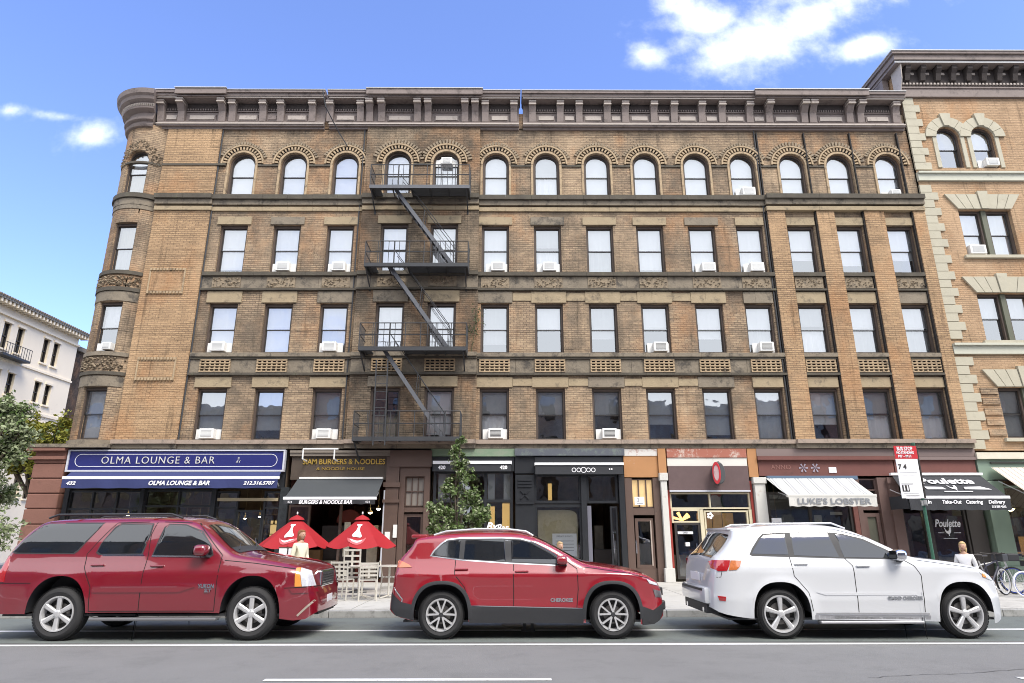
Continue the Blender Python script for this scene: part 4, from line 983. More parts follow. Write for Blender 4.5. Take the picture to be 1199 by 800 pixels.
def awning(name, label, x0, x1, ya, za, yb, zb, zv, fab, bar=LET, fx0=None, fx1=None, valance=None, sides=True, stripes=None, fold=0):
    t = thing(name, label, 'awning'); fx0 = x0 if fx0 is None else fx0; fx1 = x1 if fx1 is None else fx1
    n = 24; m = MB(); vs = []; sag = .03
    for k in range(n+1):
        s = k/n
        for q in range(7):
            f = q/6; xa = x0+(x1-x0)*s; xb = fx0+(fx1-fx0)*s; zz = za+(zb-za)*f-sag*math.sin(math.pi*f)*(.6+.4*math.sin(s*22))
            vs.append((xa+(xb-xa)*f, ya+(yb-ya)*f, zz))
    fs = [(k*7+q, (k+1)*7+q, (k+1)*7+q+1, k*7+q+1) for k in range(n) for q in range(6)]
    m.add(vs, fs); m.build('canopy', fab, t, smooth=True, fix=False)
    m = MB(); m.bevbox(fx0-.03, fx1+.03, yb-.05, yb+.05, zb-.06, zb+.03, .015); m.build('front_bar', bar, t)
    m = MB(); n = 40; vs = []
    for k in range(n+1): s = k/n; w_ = .008*math.sin(s*37); vs += [(fx0+(fx1-fx0)*s, yb-.055+w_, zb-.06), (fx0+(fx1-fx0)*s, yb-.055-w_, zv+.01*math.sin(s*50))]
    m.add(vs, [(2*k, 2*k+2, 2*k+3, 2*k+1) for k in range(n)]); m.build('valance', valance or fab, t, fix=False)
    m = MB()
    for xa in (fx0+.15, fx1-.15): m.path([(xa, ya, za-.45), (xa+.05, (ya+yb)/2, (za+zb)/2-.28), (xa, yb+.05, zb-.04)], .018, 6)
    m.build('arm', ALU, t); return t
aw = awning('awning', 'navy awning with a white bar stretched over the lounge windows', -14.45, -7.52, 21.76, 3.58, 21.25, 3.37, 3.03, NAVYC, fx0=-14.3, fx1=-7.4)
text('OLMA LOUNGE & BAR', .19, LET, aw, (-10.55, 21.17, 3.18), width=1.95, ext=.003, shear=.25, off=.006); text('432', .15, LET, aw, (-14.0, 21.17, 3.18), width=.3, shear=.25, off=.005, ext=.003); text('212.316.5707', .15, LET, aw, (-8.0, 21.17, 3.18), width=1.0, shear=.25, off=.005, ext=.003)

# B: restaurant
Bf = shop('restaurant', 'dark brown restaurant front with gilt lettering and an open dark entrance behind red umbrellas', -7.25, -4.05, wallcol=mat('restaurant_interior', (.10, .035, .028), .9, var=.7, vscale=2))
P(Bf, 'fascia', mat('dark_brown_fascia', (.075, .055, .04), .6, var=.3, vscale=5), (-7.25, -4.0, YF-.06, YF+.1, 3.35, 4.3)); P(Bf, 'fascia_moulding', mat('taupe_moulding', (.2, .17, .14), .7), (-7.3, -3.95, YF-.16, YF-.065, 4.12, 4.22)); P(Bf, 'fascia_moulding', mat('taupe_moulding'), (-7.3, -3.95, YF-.2, YF-.065, 4.225, 4.3))
glazed(Bf, [-7.2, -6.55], [.9, 2.5], BROWNP); P(Bf, 'panel', BROWNP, (-7.2, -6.5, YF, YF+.15, GZ, .86)); P(Bf, 'post', BROWNP, (-5.55, -5.48, YF, YF+.12, GZ, 2.6)); P(Bf, 'pilaster', BROWNP, (-4.05, -3.62, YF-.16, YF+.2, GZ, 4.1)); P(Bf, 'capital', BROWNP, (-4.12, -3.56, YF-.22, YF-.16, 3.1, 3.25), (-4.12, -3.56, YF-.22, YF-.16, 2.6, 2.7))
P(Bf, 'edge_strip', mat('silver_trim'), (-4.1, -4.055, YF-.15, YF-.08, .3, 3.0)); P(Bf, 'meter_box', WHITE, (-3.98, -3.82, YF-.24, YF-.165, 1.42, 1.68), (-3.72, -3.6, YF-.24, YF-.165, 1.5, 1.9))
text('SIAM BURGERS & NOODLES', .25, GOLD, Bf, (-5.5, YF-.075, 3.93), width=2.75, ext=.012, off=.004); text('& NOODLE HOUSE', .13, GOLD, Bf, (-5.6, YF-.075, 3.70), width=1.6, ext=.008)
m = MB(); m.lathe([(.0, 0), (.45, 0)], (-5.6, 23.6, 2.0), axis='Y', n=20); m.box(-6.05, -5.15, 23.6, 23.62, .2, 2.0); m.build('arched_niche', mat('red_niche', (.16, .03, .02), .7), Bf)
P(Bf, 'dark_cloth', CREAM, (-5.5, -5.3, 22.6, 22.65, .9, 2.0))
for k, (x, z) in enumerate([(-4.62, 2.3), (-4.35, 2.42)]): pendant(x, 22.4, z, ['lower', 'higher'][k]+' amber lamp at the right end of the restaurant entrance', r=.09)
sp_ = thing('sign_bracket', 'white pipe bracket holding a lamp above the gilt lettering', 'bracket')
m = MB(); m.path([(-6.75, 21.9, 3.95), (-6.75, 21.45, 3.98), (-6.75, 21.45, 4.3), (-5.72, 21.45, 4.3), (-5.72, 21.45, 3.98), (-5.72, 21.9, 3.95)], .025, 7); m.tube((-6.75, 21.45, 4.3), (-5.6, 21.45, 4.3), .03, n=7); m.build('pipe', WHITE, sp_)
aw = awning('awning', 'charcoal canvas awning with a white bar over the restaurant entrance', -6.95, -4.12, 21.8, 3.36, 20.65, 2.69, 2.50, GREYC, fx0=-6.95, fx1=-4.12, valance=BLACKC)
text('BURGERS & NOODLE BAR', .15, LET, aw, (-5.65, 20.58, 2.555), width=1.65, shear=.2, off=.006, ext=.003); text('424', .1, LET, aw, (-6.75, 20.58, 2.56)); text('424', .1, LET, aw, (-4.35, 20.58, 2.56))
P(Bf, 'awning_box', WHITE, (-6.9, -4.15, YF-.24, YF-.065, 3.36, 3.42))

# door bay between
D1 = shop('house_entrance', 'brown painted house entrance with six-pane transom left of the slim tree', -3.6, -2.62)
P(D1, 'frame', BROWNP, (-3.6, -3.42, YF-.1, YF+.15, GZ, 3.75), (-2.78, -2.6, YF-.1, YF+.15, GZ, 3.75), (-3.42, -2.78, YF-.1, YF+.15, 3.45, 3.75), (-3.42, -2.78, YF-.06, YF+.15, 2.3, 2.45)); P(D1, 'lintel', BROWNP, (-3.95, -2.55, YF-.2, YF-.105, 3.76, 4.3))
glazed(D1, [-3.40, -3.2, -3.0, -2.8], [2.5, 2.97, 3.42], BROWNP, w=.03, gm=mat('pale_transom_glass', (.30, .27, .24), .3)); d = glazed(D1, [-3.38, -2.82], [.75, 2.2], BROWNP, w=.1, name='door'); P(d, 'handle', GOLD, (-2.93, -2.9, YF-.04, YF+.01, 1.0, 1.25)); P(d, 'lower_panel', BROWNP, (-3.42, -2.78, YF+.02, YF+.13, GZ, .7))
# C
GRB = mat('green_grey_fascia', (.17, .24, .16), .6, var=.2, dirt=(.25, .25, .2), dscale=3)
Cf = shop('cafe', 'black cafe front with warm lit window, half hidden by the slim tree', -2.55, .2)
P(Cf, 'fascia', BLACKP, (-2.55, .2, YF-.06, YF+.1, 3.62, 4.1)); P(Cf, 'fascia_moulding', GRB, (-2.6, .25, YF-.14, YF+.1, 4.11, 4.36))
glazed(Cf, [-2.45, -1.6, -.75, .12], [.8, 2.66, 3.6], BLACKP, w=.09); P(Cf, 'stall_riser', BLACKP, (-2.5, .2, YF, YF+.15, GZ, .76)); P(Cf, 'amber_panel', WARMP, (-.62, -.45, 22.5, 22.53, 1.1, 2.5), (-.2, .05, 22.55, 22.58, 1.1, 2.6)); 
P(Cf, 'curtain', BLIND2, (-2.35, -1.95, YF+.2, YF+.22, 2.7, 3.55), (-.68, -.45, YF+.2, YF+.22, 2.7, 3.55), (-.15, .08, YF+.2, YF+.22, 2.7, 3.55))
text('Bx', .34, LET, Cf, (-.55, YF-.0, 1.84), shear=.3, off=.01); text('Bar', .3, LET, Cf, (-.2, YF-.0, 1.80), shear=.3, off=.006, width=.4)
aw = thing('awning', 'folded black awning under a white bar above the tree', 'awning'); P(aw, 'cassette', LET, (-2.5, .12, YF-.30, YF-.07, 3.84, 3.94)); P(aw, 'valance', BLACKC, (-2.48, .1, YF-.27, YF-.24, 3.60, 3.835)); text('420', .16, LET, aw, (-2.2, YF-.275, 3.72), off=.006); text('420', .16, LET, aw, (-.15, YF-.275, 3.72), off=.006)
# D
Df = shop('bistro', 'black panelled bistro front with cream shade, pasted notice and an open dark doorway', .22, 3.86)
P(Df, 'fascia', BLACKP, (.22, 3.86, YF-.06, YF+.1, 3.55, 4.12)); P(Df, 'fascia_moulding', mat('grey_blue_moulding', (.09, .10, .12), .5, dirt=(.2, .25, .2), dscale=4), (.22, 3.9, YF-.2, YF+.1, 4.125, 4.36))
P(Df, 'pilaster', BLACKP, (.24, .86, YF-.12, YF+.15, GZ, 3.5), (3.68, 3.86, YF-.12, YF+.15, GZ, 3.5), (2.42, 2.6, YF-.08, YF+.15, GZ, 3.5))
m = MB()
for k in range(3): m.box(.32, .78, YF-.16, YF-.125, 3.3-k*.1, 3.35-k*.1)
for s in (-1, 1): m.bar((.55-.14*s, YF-.14, 2.72), (.55+.14*s, YF-.14, 3.0), .04, .05)
m.box(.26, .84, YF-.17, YF-.125, 2.55, 2.62); m.build('carved_capital', BLACKP, Df)
glazed(Df, [.9, 2.4], [2.62, 3.5], BLACKP, w=.09); glazed(Df, [.9, 2.4], [.75, 2.5], BLACKP, w=.09); P(Df, 'stall_riser', BLACKP, (.86, 2.45, YF, YF+.15, GZ, .7))
SHADE = mat('patterned_shade', (.55, .48, .32), .8, var=.25, vscale=12)
m = MB(); pts = [(.98, .8), (2.3, .8), (2.3, 2.15)]+[(2.3-.32*(1-math.cos(R(90)*k/8)), 2.15+.22*math.sin(R(90)*k/8)) for k in range(1, 9)]+[(.98, 2.37)]
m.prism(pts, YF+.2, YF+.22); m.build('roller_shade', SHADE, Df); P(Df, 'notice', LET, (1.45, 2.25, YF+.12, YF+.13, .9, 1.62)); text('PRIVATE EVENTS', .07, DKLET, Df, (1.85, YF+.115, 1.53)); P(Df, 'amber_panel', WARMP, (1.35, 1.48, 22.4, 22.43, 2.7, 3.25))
for k in range(4): P(Df, 'notice_line', DKLET, (1.55, 2.15, YF+.112, YF+.118, 1.38-k*.1, 1.395-k*.1))
glazed(Df, [2.65, 3.62], [2.62, 3.5], BLACKP, w=.08)
d = glazed(Df, [3.4, 3.58], [.4, 2.45], BLACKP, w=.06, name='open_door', y=YF+.1); P(d, 'handle', CHROME, (3.43, 3.46, YF-.0, YF+.03, 1.0, 1.6))
P(Df, 'door_leaf', mat('lilac_grey_door', (.16, .16, .2), .5), (2.62, 2.75, YF+.05, YF+.1, GZ, 2.5))
aw = thing('awning', 'folded black awning with white bar and scrolled white emblem above the bistro window', 'awning'); P(aw, 'cassette', LET, (.88, 3.84, YF-.32, YF-.07, 3.80, 3.88)); P(aw, 'valance', BLACKC, (.9, 3.82, YF-.29, YF-.26, 3.50, 3.795))
m = MB()
for k in range(5): cx = 2.18+k*.16; ring(m, cx, 3.64, .055+.02*(k == 2), .075+.02*(k == 2), YF-.30, YF-.292, 0, 2*math.pi-.001, 14)
m.build('emblem', LET, aw); text('••', .2, LET, aw, (3.4, YF-.30, 3.66))
P(Df, 'sign_row', BLACKP, (.9, 3.8, YF-.14, YF-.065, 3.92, 4.08))
# E
ORANGE = mat('orange_plaster', (.42, .21, .09), .8, var=.15, vscale=2, dirt=(.55, .5, .45), dscale=2.4, damt=.7, dth=.62)
Ef = shop('house_entrance', 'brown house door under an orange fascia, between the bistro and the white column', 3.88, 5.05)
P(Ef, 'fascia', ORANGE, (3.88, 5.02, YF-.08, YF+.1, 3.42, 4.12)); P(Ef, 'peeling_band', mat('peeling_paint', (.62, .60, .57), .8, dirt=(.33, .13, .08), dscale=3.5, damt=.95, dth=.5), (3.88, 5.02, YF-.10, YF+.1, 4.125, 4.36))
P(Ef, 'frame', BROWNP, (3.88, 4.12, YF-.06, YF+.15, GZ, 3.4), (4.82, 5.04, YF-.06, YF+.15, GZ, 3.4), (4.12, 4.82, YF-.05, YF+.15, 2.2, 2.42)); glazed(Ef, [4.12, 4.35, 4.6, 4.82], [2.45, 3.35], BROWNP, w=.04, gm=mat('amber_glass', (.55, .38, .18), .4, var=.3, emit=(1, .7, .35), estr=.2))
d = glazed(Ef, [4.22, 4.72], [.6, 2.05], BROWNP, w=.1, name='door'); P(d, 'lower_panel', BROWNP, (4.12, 4.82, YF+.03, YF+.14, GZ, .55)); P(d, 'handle', CHROME, (4.15, 4.19, YF-.03, YF+.02, 1.0, 1.4)); P(d, 'door_trim', mat('tan_trim', (.4, .33, .28), .6), (4.66, 4.70, YF+.005, YF+.018, .62, 2.03))
P(Ef, 'number_plate', LET, (4.18, 4.5, YF-.075, YF-.062, 2.52, 2.78)); text('2', .17, DKLET, Ef, (4.3, YF-.08, 2.67)); P(Ef, 'plate_line', DKLET, (4.25, 4.45, YF-.08, YF-.076, 2.56, 2.575))
# columns
WCOL = mat('old_white_column', (.58, .57, .54), .75, var=.1, dirt=(.33, .2, .15), dscale=3, damt=.6, dth=.57)
P(bld, 'column', WCOL, (5.06, 5.26, YF-.2, YF+.15, .55, 3.3), (5.0, 5.32, YF-.26, YF+.15, GZ, .55), (5.02, 5.30, YF-.24, YF+.15, 3.3, 3.55), bev=.015)
P(bld, 'column', mat('orange_plaster'), (5.03, 5.29, YF-.15, YF+.15, 3.56, 4.36)); P(bld, 'column', WCOL, (8.16, 8.52, YF-.2, YF+.15, .5, 3.2), (8.12, 8.56, YF-.25, YF+.15, 3.2, 3.4), (8.12, 8.56, YF-.25, YF+.15, GZ, .5), bev=.015); P(bld, 'column', mat('orange_plaster'), (8.05, 8.36, YF-.12, YF+.15, 3.42, 4.36))
# F
REDDOOR = mat('dull_red_paint', (.30, .04, .03), .5)
Ff = shop('shuttered_shop', 'worn shop front with speckled brown signboard, cream frames and lit flower in the transom', 5.3, 8.14, wallcol=mat('dim_green_interior', (.13, .12, .08), .9, var=.8, vscale=3))
P(Ff, 'signboard', mat('speckled_brown', (.115, .075, .075), .7, var=.2, vscale=4, dirt=(.4, .38, .36), dscale=9, damt=.6, dth=.68), (5.34, 8.02, YF-.14, YF+.1, 2.98, 3.78)); P(Ff, 'bare_band', mat('peeling_white', (.66, .65, .6), .8, dirt=(.3, .12, .08), dscale=5, damt=.8, dth=.6), (5.34, 8.02, YF-.10, YF+.1, 3.785, 4.06)); P(Ff, 'peeling_band', mat('peeling_red', (.36, .13, .09), .8, dirt=(.62, .58, .52), dscale=4, damt=.9, dth=.5), (5.34, 8.02, YF-.13, YF+.1, 4.065, 4.36))
P(Ff, 'edge_strip', mat('silver_trim'), (5.34, 8.02, YF-.16, YF-.145, 2.94, 2.99)); P(Ff, 'jamb', REDDOOR, (5.28, 5.36, YF-.05, YF+.15, GZ, 3.0), (8.05, 8.12, YF-.05, YF+.15, GZ, 3.3))
CRF = mat('cream_frame', (.62, .56, .40), .6, var=.1)
glazed(Ff, [5.4, 6.7, 8.02], [2.42, 2.9], CRF, w=.05); glazed(Ff, [5.42, 6.3], [1.98, 2.36], CRF, w=.06); d = glazed(Ff, [5.5, 6.28], [.25, 1.92], SASH, w=.08, name='door'); P(d, 'handle', CHROME, (6.12, 6.15, YF-.03, YF+.02, .9, 1.3)); P(d, 'notice', LET, (5.78, 5.92, YF-.0, YF+.008, 1.22, 1.34), (5.55, 6.05, YF-.0, YF+.008, 1.6, 1.68), (6.1, 6.2, YF-.0, YF+.008, .85, 1.0)); text('OPEN', .07, DKLET, d, (5.8, YF-.006, 1.64))
P(Ff, 'post', CRF, (6.32, 6.44, YF-.02, YF+.16, GZ, 2.38), (7.95, 8.04, YF-.02, YF+.16, GZ, 2.38)); glazed(Ff, [6.5, 7.9], [1.42, 2.32], CRF, w=.05); P(Ff, 'lower_panel', mat('pale_panel', (.55, .56, .54), .5), (6.45, 7.94, YF+.03, YF+.12, .9, 1.38)); P(Ff, 'riser', CRF, (6.45, 7.94, YF+.02, YF+.14, GZ, .55)); glazed(Ff, [6.5, 7.9], [.58, .88], CRF, w=.04)
text('ŠAP', .28, DKLET, Ff, (6.85, YF+.02, 1.08), width=.7)
m = MB(); rr = random.Random(8)
for k in range(9): a = rr.uniform(.2, 2.9); m.bar((5.85, 22.5, 2.05), (5.85+.3*math.cos(a), 22.5, 2.05+.28*math.sin(a)), .06, .03, up=(0, 1, 0))
m.build('lit_flower', mat('lit_flower', (.8, .5, .2), .5, emit=(1, .6, .2), estr=1.1), Ff)
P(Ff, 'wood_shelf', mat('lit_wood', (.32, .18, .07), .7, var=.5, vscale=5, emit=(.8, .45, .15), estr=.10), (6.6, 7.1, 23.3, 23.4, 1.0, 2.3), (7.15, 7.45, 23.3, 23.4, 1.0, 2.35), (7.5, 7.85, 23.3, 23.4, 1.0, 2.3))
m = MB()
for k in range(5): a = 6.28*k/5; m.ball((6.66+.07*math.cos(a), YF+.01, 2.18+.07*math.sin(a)), .045, .006, .045, 8, 5)
m.build('flower_sticker', LET, Ff)
bs = thing('blade_sign', 'round drum sign with red rim and pale oval face on the speckled brown board', 'sign'); 
BSX = 6.95
m = MB(); m.lathe([(0.0, -.5), (.27, -.5), (.30, -.46), (.30, 0), (0.0, 0)], (0, 0, 0), axis='Y', n=28)
Mt = Matrix.Translation((BSX, YF-.14, 3.5)) @ Matrix.Rotation(R(0), 4, 'Z')
m2 = MB(Matrix.Translation((BSX, YF-.14, 3.52)) @ Matrix.Diagonal((.62, 1, 1.18, 1))); m2.v = []; m2.lathe([(0.0, -.36), (.27, -.36), (.30, -.33), (.30, 0), (0, 0)], (0, 0, 0), axis='Y', n=28); m2.build('drum', mat('sign_grey', (.07, .075, .08), .5), bs, smooth=True, angle=30)
m2 = MB(Matrix.Translation((BSX-.12, YF-.52, 3.52)) @ Matrix.Rotation(R(-38), 4, 'Z') @ Matrix.Diagonal((.42, 1, 1.15, 1))); m2.lathe([(.22, -.02), (.31, -.02), (.31, .03), (.22, .03)], (0, 0, 0), axis='Y', n=28); m2.build('red_rim', mat('sign_red', (.55, .03, .04), .45), bs, smooth=True, angle=30)
m2 = MB(Matrix.Translation((BSX-.12, YF-.52, 3.52)) @ Matrix.Rotation(R(-38), 4, 'Z') @ Matrix.Diagonal((.42, 1, 1.15, 1))); m2.lathe([(0, -.01), (.215, -.01), (.215, .03), (0, .03)], (0, 0, 0), axis='Y', n=28); m2.build('face', mat('sign_pink_face', (.62, .42, .42), .5), bs, smooth=True, angle=30)
P(bs, 'bracket', SASH, (BSX-.02, BSX+.02, YF-.45, YF-.12, 3.86, 3.9))

# G: lobster shack
MAR = mat('maroon_fascia', (.15, .055, .045), .65, var=.2, vscale=2, dirt=(.07, .035, .03), dscale=3, damt=.5, dth=.56)
Gf = shop('lobster_shop', 'dark shop window under the maroon fascia and striped awning', 8.54, 11.5, wallcol=mat('dark_green_room', (.07, .075, .06), .9, var=.7, vscale=2))
P(Gf, 'fascia', MAR, (8.4, 12.95, YF-.08, YF+.1, 3.46, 4.02)); P(Gf, 'fascia_moulding', MAR, (8.36, 12.98, YF-.2, YF-.085, 3.98, 4.10)); P(Gf, 'fascia_moulding', mat('mauve_moulding', (.2, .15, .14), .7), (8.36, 12.98, YF-.14, YF+.1, 4.11, 4.36))
m = MB(); rr = random.Random(6)
for cx in (9.9, 10.3): 
    for k in range(6): a = 6.28*k/6; m.prism([(cx, 3.72), (cx+.15*math.cos(a-.2), 3.72+.15*math.sin(a-.2)), (cx+.15*math.cos(a+.2), 3.72+.15*math.sin(a+.2))], YF-.1, YF-.085)
m.build('flower_emblem', mat('faded_emblem', (.34, .30, .36), .7), Gf); P(Gf, 'white_patch', LET, (10.75, 11.0, YF-.1, YF-.085, 3.56, 3.74))
text('ANNO', .22, mat('faded_emblem2', (.28, .13, .11), .7), Gf, (9.15, YF-.09, 3.74))
P(Gf, 'blue_box', mat('steel_blue', (.10, .15, .22), .5), (8.6, 11.6, YF-.24, YF-.085, 3.33, 3.45))
glazed(Gf, [8.65, 10.0, 11.35], [.9, 2.9], SASH, w=.08); P(Gf, 'stall_riser', MAR, (8.6, 11.4, YF, YF+.15, GZ, .86)); P(Gf, 'menu_board', LET, (8.66, 8.98, YF-.05, YF-.02, 1.5, 2.1)); P(Gf, 'menu_line', SASH, (8.7, 8.94, YF-.055, YF-.051, 1.9, 1.96), (8.7, 8.94, YF-.055, YF-.051, 1.72, 1.78), (8.7, 8.94, YF-.055, YF-.051, 1.6, 1.64))
P(Gf, 'post', MAR, (11.4, 11.55, YF-.05, YF+.15, GZ, 3.4)); P(Gf, 'notice', mat('pale_notice', (.45, .43, .36), .7), (10.15, 10.4, YF+.13, YF+.14, 1.9, 2.2), (10.7, 11.1, YF+.13, YF+.14, 2.2, 2.3))
for k, (x, z) in enumerate([(9.4, 1.9), (9.2, 1.75)]): pendant(x, 23.4, z, ['upper', 'lower'][k]+' small lamp inside the lobster shop window', r=.05)
STR = bpy.data.materials.new('striped_canvas'); STR.use_nodes = True; q = STR.node_tree; pb = q.nodes['Principled BSDF']; pb.inputs['Roughness'].default_value = .9
g_ = q.nodes.new('ShaderNodeNewGeometry'); s_ = q.nodes.new('ShaderNodeSeparateXYZ'); q.links.new(g_.outputs['Position'], s_.inputs[0]); mm = q.nodes.new('ShaderNodeMath'); mm.operation = 'MULTIPLY'; mm.inputs[1].default_value = 2.35; q.links.new(s_.outputs['X'], mm.inputs[0])
fr = q.nodes.new('ShaderNodeMath'); fr.operation = 'FRACT'; q.links.new(mm.outputs[0], fr.inputs[0]); rp = q.nodes.new('ShaderNodeValToRGB'); rp.color_ramp.interpolation = 'CONSTANT'
rp.color_ramp.elements[0].color = (.62, .62, .60, 1); rp.color_ramp.elements[1].position = .28; rp.color_ramp.elements[1].color = (.24, .25, .27, 1)
for pp, cc in ((.36, (.62, .62, .6, 1)), (.46, (.36, .37, .39, 1)), (.62, (.62, .62, .6, 1)), (.80, (.5, .5, .5, 1)), (.90, (.62, .62, .6, 1))): e = rp.color_ramp.elements.new(pp); e.color = cc
q.links.new(fr.outputs[0], rp.inputs[0]); q.links.new(rp.outputs[0], pb.inputs['Base Color'])
CANV = mat('pale_canvas', (.58, .57, .54), .9, var=.08)
aw = awning('awning', 'pale striped awning with grey lettering over the lobster shop', 8.55, 11.42, 21.75, 3.36, 20.7, 2.76, 2.42, STR, bar=CANV, fx0=8.75, fx1=11.5, valance=CANV)
text("LUKE'S LOBSTER", .24, DKLET, aw, (10.15, 20.625, 2.565), width=2.3, off=.006, ext=.003)
# door bay right of it
BRD = mat('mauve_brown_paint', (.13, .08, .07), .6, var=.25, vscale=2)
Gd = shop('house_entrance', 'mauve brown house door with glazed transom to the right of the striped awning', 11.56, 12.95)
P(Gd, 'frame', BRD, (11.56, 11.72, YF-.05, YF+.15, GZ, 3.4), (12.3, 12.62, YF-.1, YF+.15, GZ, 3.4), (11.72, 12.3, YF-.03, YF+.15, 2.35, 2.55)); glazed(Gd, [11.74, 12.28], [2.6, 3.0, 3.35], BRD, w=.04); d = glazed(Gd, [11.8, 12.22], [.8, 2.2], BRD, w=.12, name='door', gm=mat('olive_glass', (.13, .13, .10), .25)); P(d, 'handle', GOLD, (12.2, 12.24, YF-.03, YF+.01, 1.0, 1.2)); P(d, 'lower_panel', BRD, (11.74, 12.28, YF+.03, YF+.14, GZ, .72))
P(Gd, 'pilaster', BRD, (12.62, 12.95, YF-.18, YF+.15, GZ, 3.4), (12.58, 12.99, YF-.22, YF-.18, 3.2, 3.4))
lm = thing('wall_lantern', 'white wall lantern on the mauve pilaster beside the black awning', 'lamp', (12.78, 21.7, 2.55)); m = MB(); m.tube((0, .12, .1), (0, 0, .12), .015); m.build('bracket', SASH, lm); m = MB(); m.ball((0, 0, 0), .06, .06, .08); m.build('globe', WHITE, lm, smooth=True)
# H: rotisserie
Hf = shop('rotisserie', 'dark rotisserie front with white rooster lettering on its window under the black awning', 12.96, 15.72, wallcol=mat('brown_room', (.13, .07, .05), .9, var=.6, vscale=2))
P(Hf, 'fascia', MAR, (12.99, 15.72, YF-.08, YF+.1, 3.52, 4.02)); P(Hf, 'fascia_moulding', mat('mauve_moulding'), (12.99, 15.75, YF-.18, YF-.085, 3.98, 4.08)); P(Hf, 'fascia_moulding', mat('mauve_moulding'), (12.99, 15.75, YF-.14, YF+.1, 4.09, 4.36))
glazed(Hf, [13.05, 13.75], [.5, 2.9], SASH, w=.08); g = glazed(Hf, [13.95, 15.1], [.6, 3.0], SASH, w=.06); P(Hf, 'post', SASH, (13.78, 13.92, YF-.05, YF+.2, GZ, 3.4), (15.15, 15.7, YF-.02, YF+.2, GZ, 3.4)); P(Hf, 'stall_riser', SASH, (13.0, 15.15, YF, YF+.15, GZ, .5))
text('Poulette', .34, LET, g, (14.45, YF+.0, 1.92), shear=.3, off=.006, width=.85); 
def rooster(mb, cx, cz, s, y0, y1):
    pts = [(-.5,.35),(-.62,.6),(-.45,.5),(-.38,.2),(-.1,.1),(.15,.25),(.2,.55),(.3,.7),(.38,.62),(.5,.55),(.4,.48),(.42,.2),(.3,-.15),(.08,-.32),(.1,-.6),(0,-.6),(-.03,-.34),(-.3,-.2),(-.45,.05)]
    mb.prism([(cx+a*s, cz+b*s) for a, b in pts], y0, y1)
m = MB(); rooster(m, 14.45, 1.66, .22, YF+.0, YF+.006); m.box(14.1, 14.3, YF, YF+.006, 1.62, 1.635); m.box(14.62, 14.85, YF, YF+.006, 1.62, 1.635); m.box(14.25, 14.7, YF, YF+.006, 1.45, 1.462); m.build('rooster_emblem', LET, g)
aw = awning('awning', 'black awning lettered in white with a rooster, its front bar white', 12.75, 15.70, 21.74, 3.44, 20.6, 2.70, 2.30, BLACKC, fx0=12.45, fx1=15.6)
P(aw, 'cassette', LET, (12.7, 15.75, 21.7, 21.82, 3.46, 3.54))
nrm = math.atan2(3.44-2.70, 21.74-20.6); rx = nrm
def onslope(f): return (21.74+(20.6-21.74)*f, 3.44+(2.70-3.44)*f+.02)
yy, zz = onslope(.30); text('Poulette', .50, LET, aw, (14.25, yy, zz), rot=(rx, 0, 0), off=.014, shear=.15, width=1.75, ext=.004)
m = MB(Matrix.Translation((14.25, *onslope(.62))) @ Matrix.Rotation(rx-R(90), 4, 'X')); rooster(m, 0, 0, .26, -.005, .003)
m.prism([(-.9, -.08), (-.3, -.08), (-.35, .06), (-.9, .08)], -.004, .003); m.prism([(.3, -.08), (1.15, -.10), (.9, .08), (.35, .06)], -.004, .003); m.box(-.45, .45, -.004, .003, -.24, -.20); m.build('rooster_emblem', LET, aw)
for s, x in (('Eat In', 12.95), ('Take-Out', 13.75), ('Catering', 14.45), ('Delivery', 15.15)): text(s, .15, LET, aw, (x, 20.53, 2.54), off=.004, shear=.15, ext=.003)
text('212 555 4212', .08, LET, aw, (15.2, 20.53, 2.40), off=.004, ext=.003)
P(aw, 'side_panel', BLACKC, (12.5, 12.53, 20.7, 21.7, 2.35, 2.75))
pendant(13.35, 22.6, 2.25, 'white hanging lamp behind the narrow dark rotisserie window', r=.08)
# neighbour ground floor
GRN = mat('sage_green_paint', (.20, .27, .21), .55, var=.12, vscale=2)
If = shop('cafe', 'sage green cafe front with two amber lamps under the cream awning, right of the rotisserie', 15.78, 26.5, wallcol=mat('cafe_room', (.2, .12, .07), .9, var=.6, vscale=2), y=YF)
P(If, 'fascia', GRN, (15.78, 26.5, YF-.1, YF+.1, 3.30, 4.0)); P(If, 'fascia_moulding', CREAM, (15.74, 26.5, YF-.22, YF+.1, 4.005, 4.22)); P(If, 'fascia_moulding', SASH, (16.2, 26.5, YF-.16, YF-.105, 3.28, 3.33), (16.2, 26.5, YF-.16, YF-.105, 3.86, 3.9)); P(If, 'pilaster', GRN, (15.80, 16.42, YF-.22, YF+.15, .6, 3.27), (15.76, 16.5, YF-.28, YF+.15, GZ, .6), bev=.02)
glazed(If, [16.5, 18.6, 20.8, 23, 26], [.85, 3.1], GRN, w=.08); P(If, 'stall_riser', BLACKP, (16.45, 26.4, YF-.03, YF+.15, GZ, .76)); P(If, 'sill', GRN, (16.45, 26.4, YF-.08, YF+.04, .77, .82))
pendant(16.95, 23.0, 2.35, 'left amber glass lamp in the sage green cafe window', r=.12); pendant(17.4, 23.0, 2.42, 'right amber glass lamp in the sage green cafe window', r=.15)
tbl = thing('cafe_table', 'wooden table with seats seen through the sage green cafe window', 'table'); m = MB(); m.box(16.8, 18.6, 22.7, 23.2, .95, 1.0); [m.box(x, x+.05, 22.9, 22.95, GZ, .95) for x in (16.9, 18.5)]; m.build('table_top', mat('lit_wood'), tbl); P(tbl, 'chair_back', mat('lit_wood'), (17.0, 17.35, 23.4, 23.45, .6, 1.5), (17.8, 18.15, 23.4, 23.45, .6, 1.5))
LINC = bpy.data.materials.new('pinstripe_canvas'); LINC.use_nodes = True; q = LINC.node_tree; pb = q.nodes['Principled BSDF']; pb.inputs['Roughness'].default_value = .9
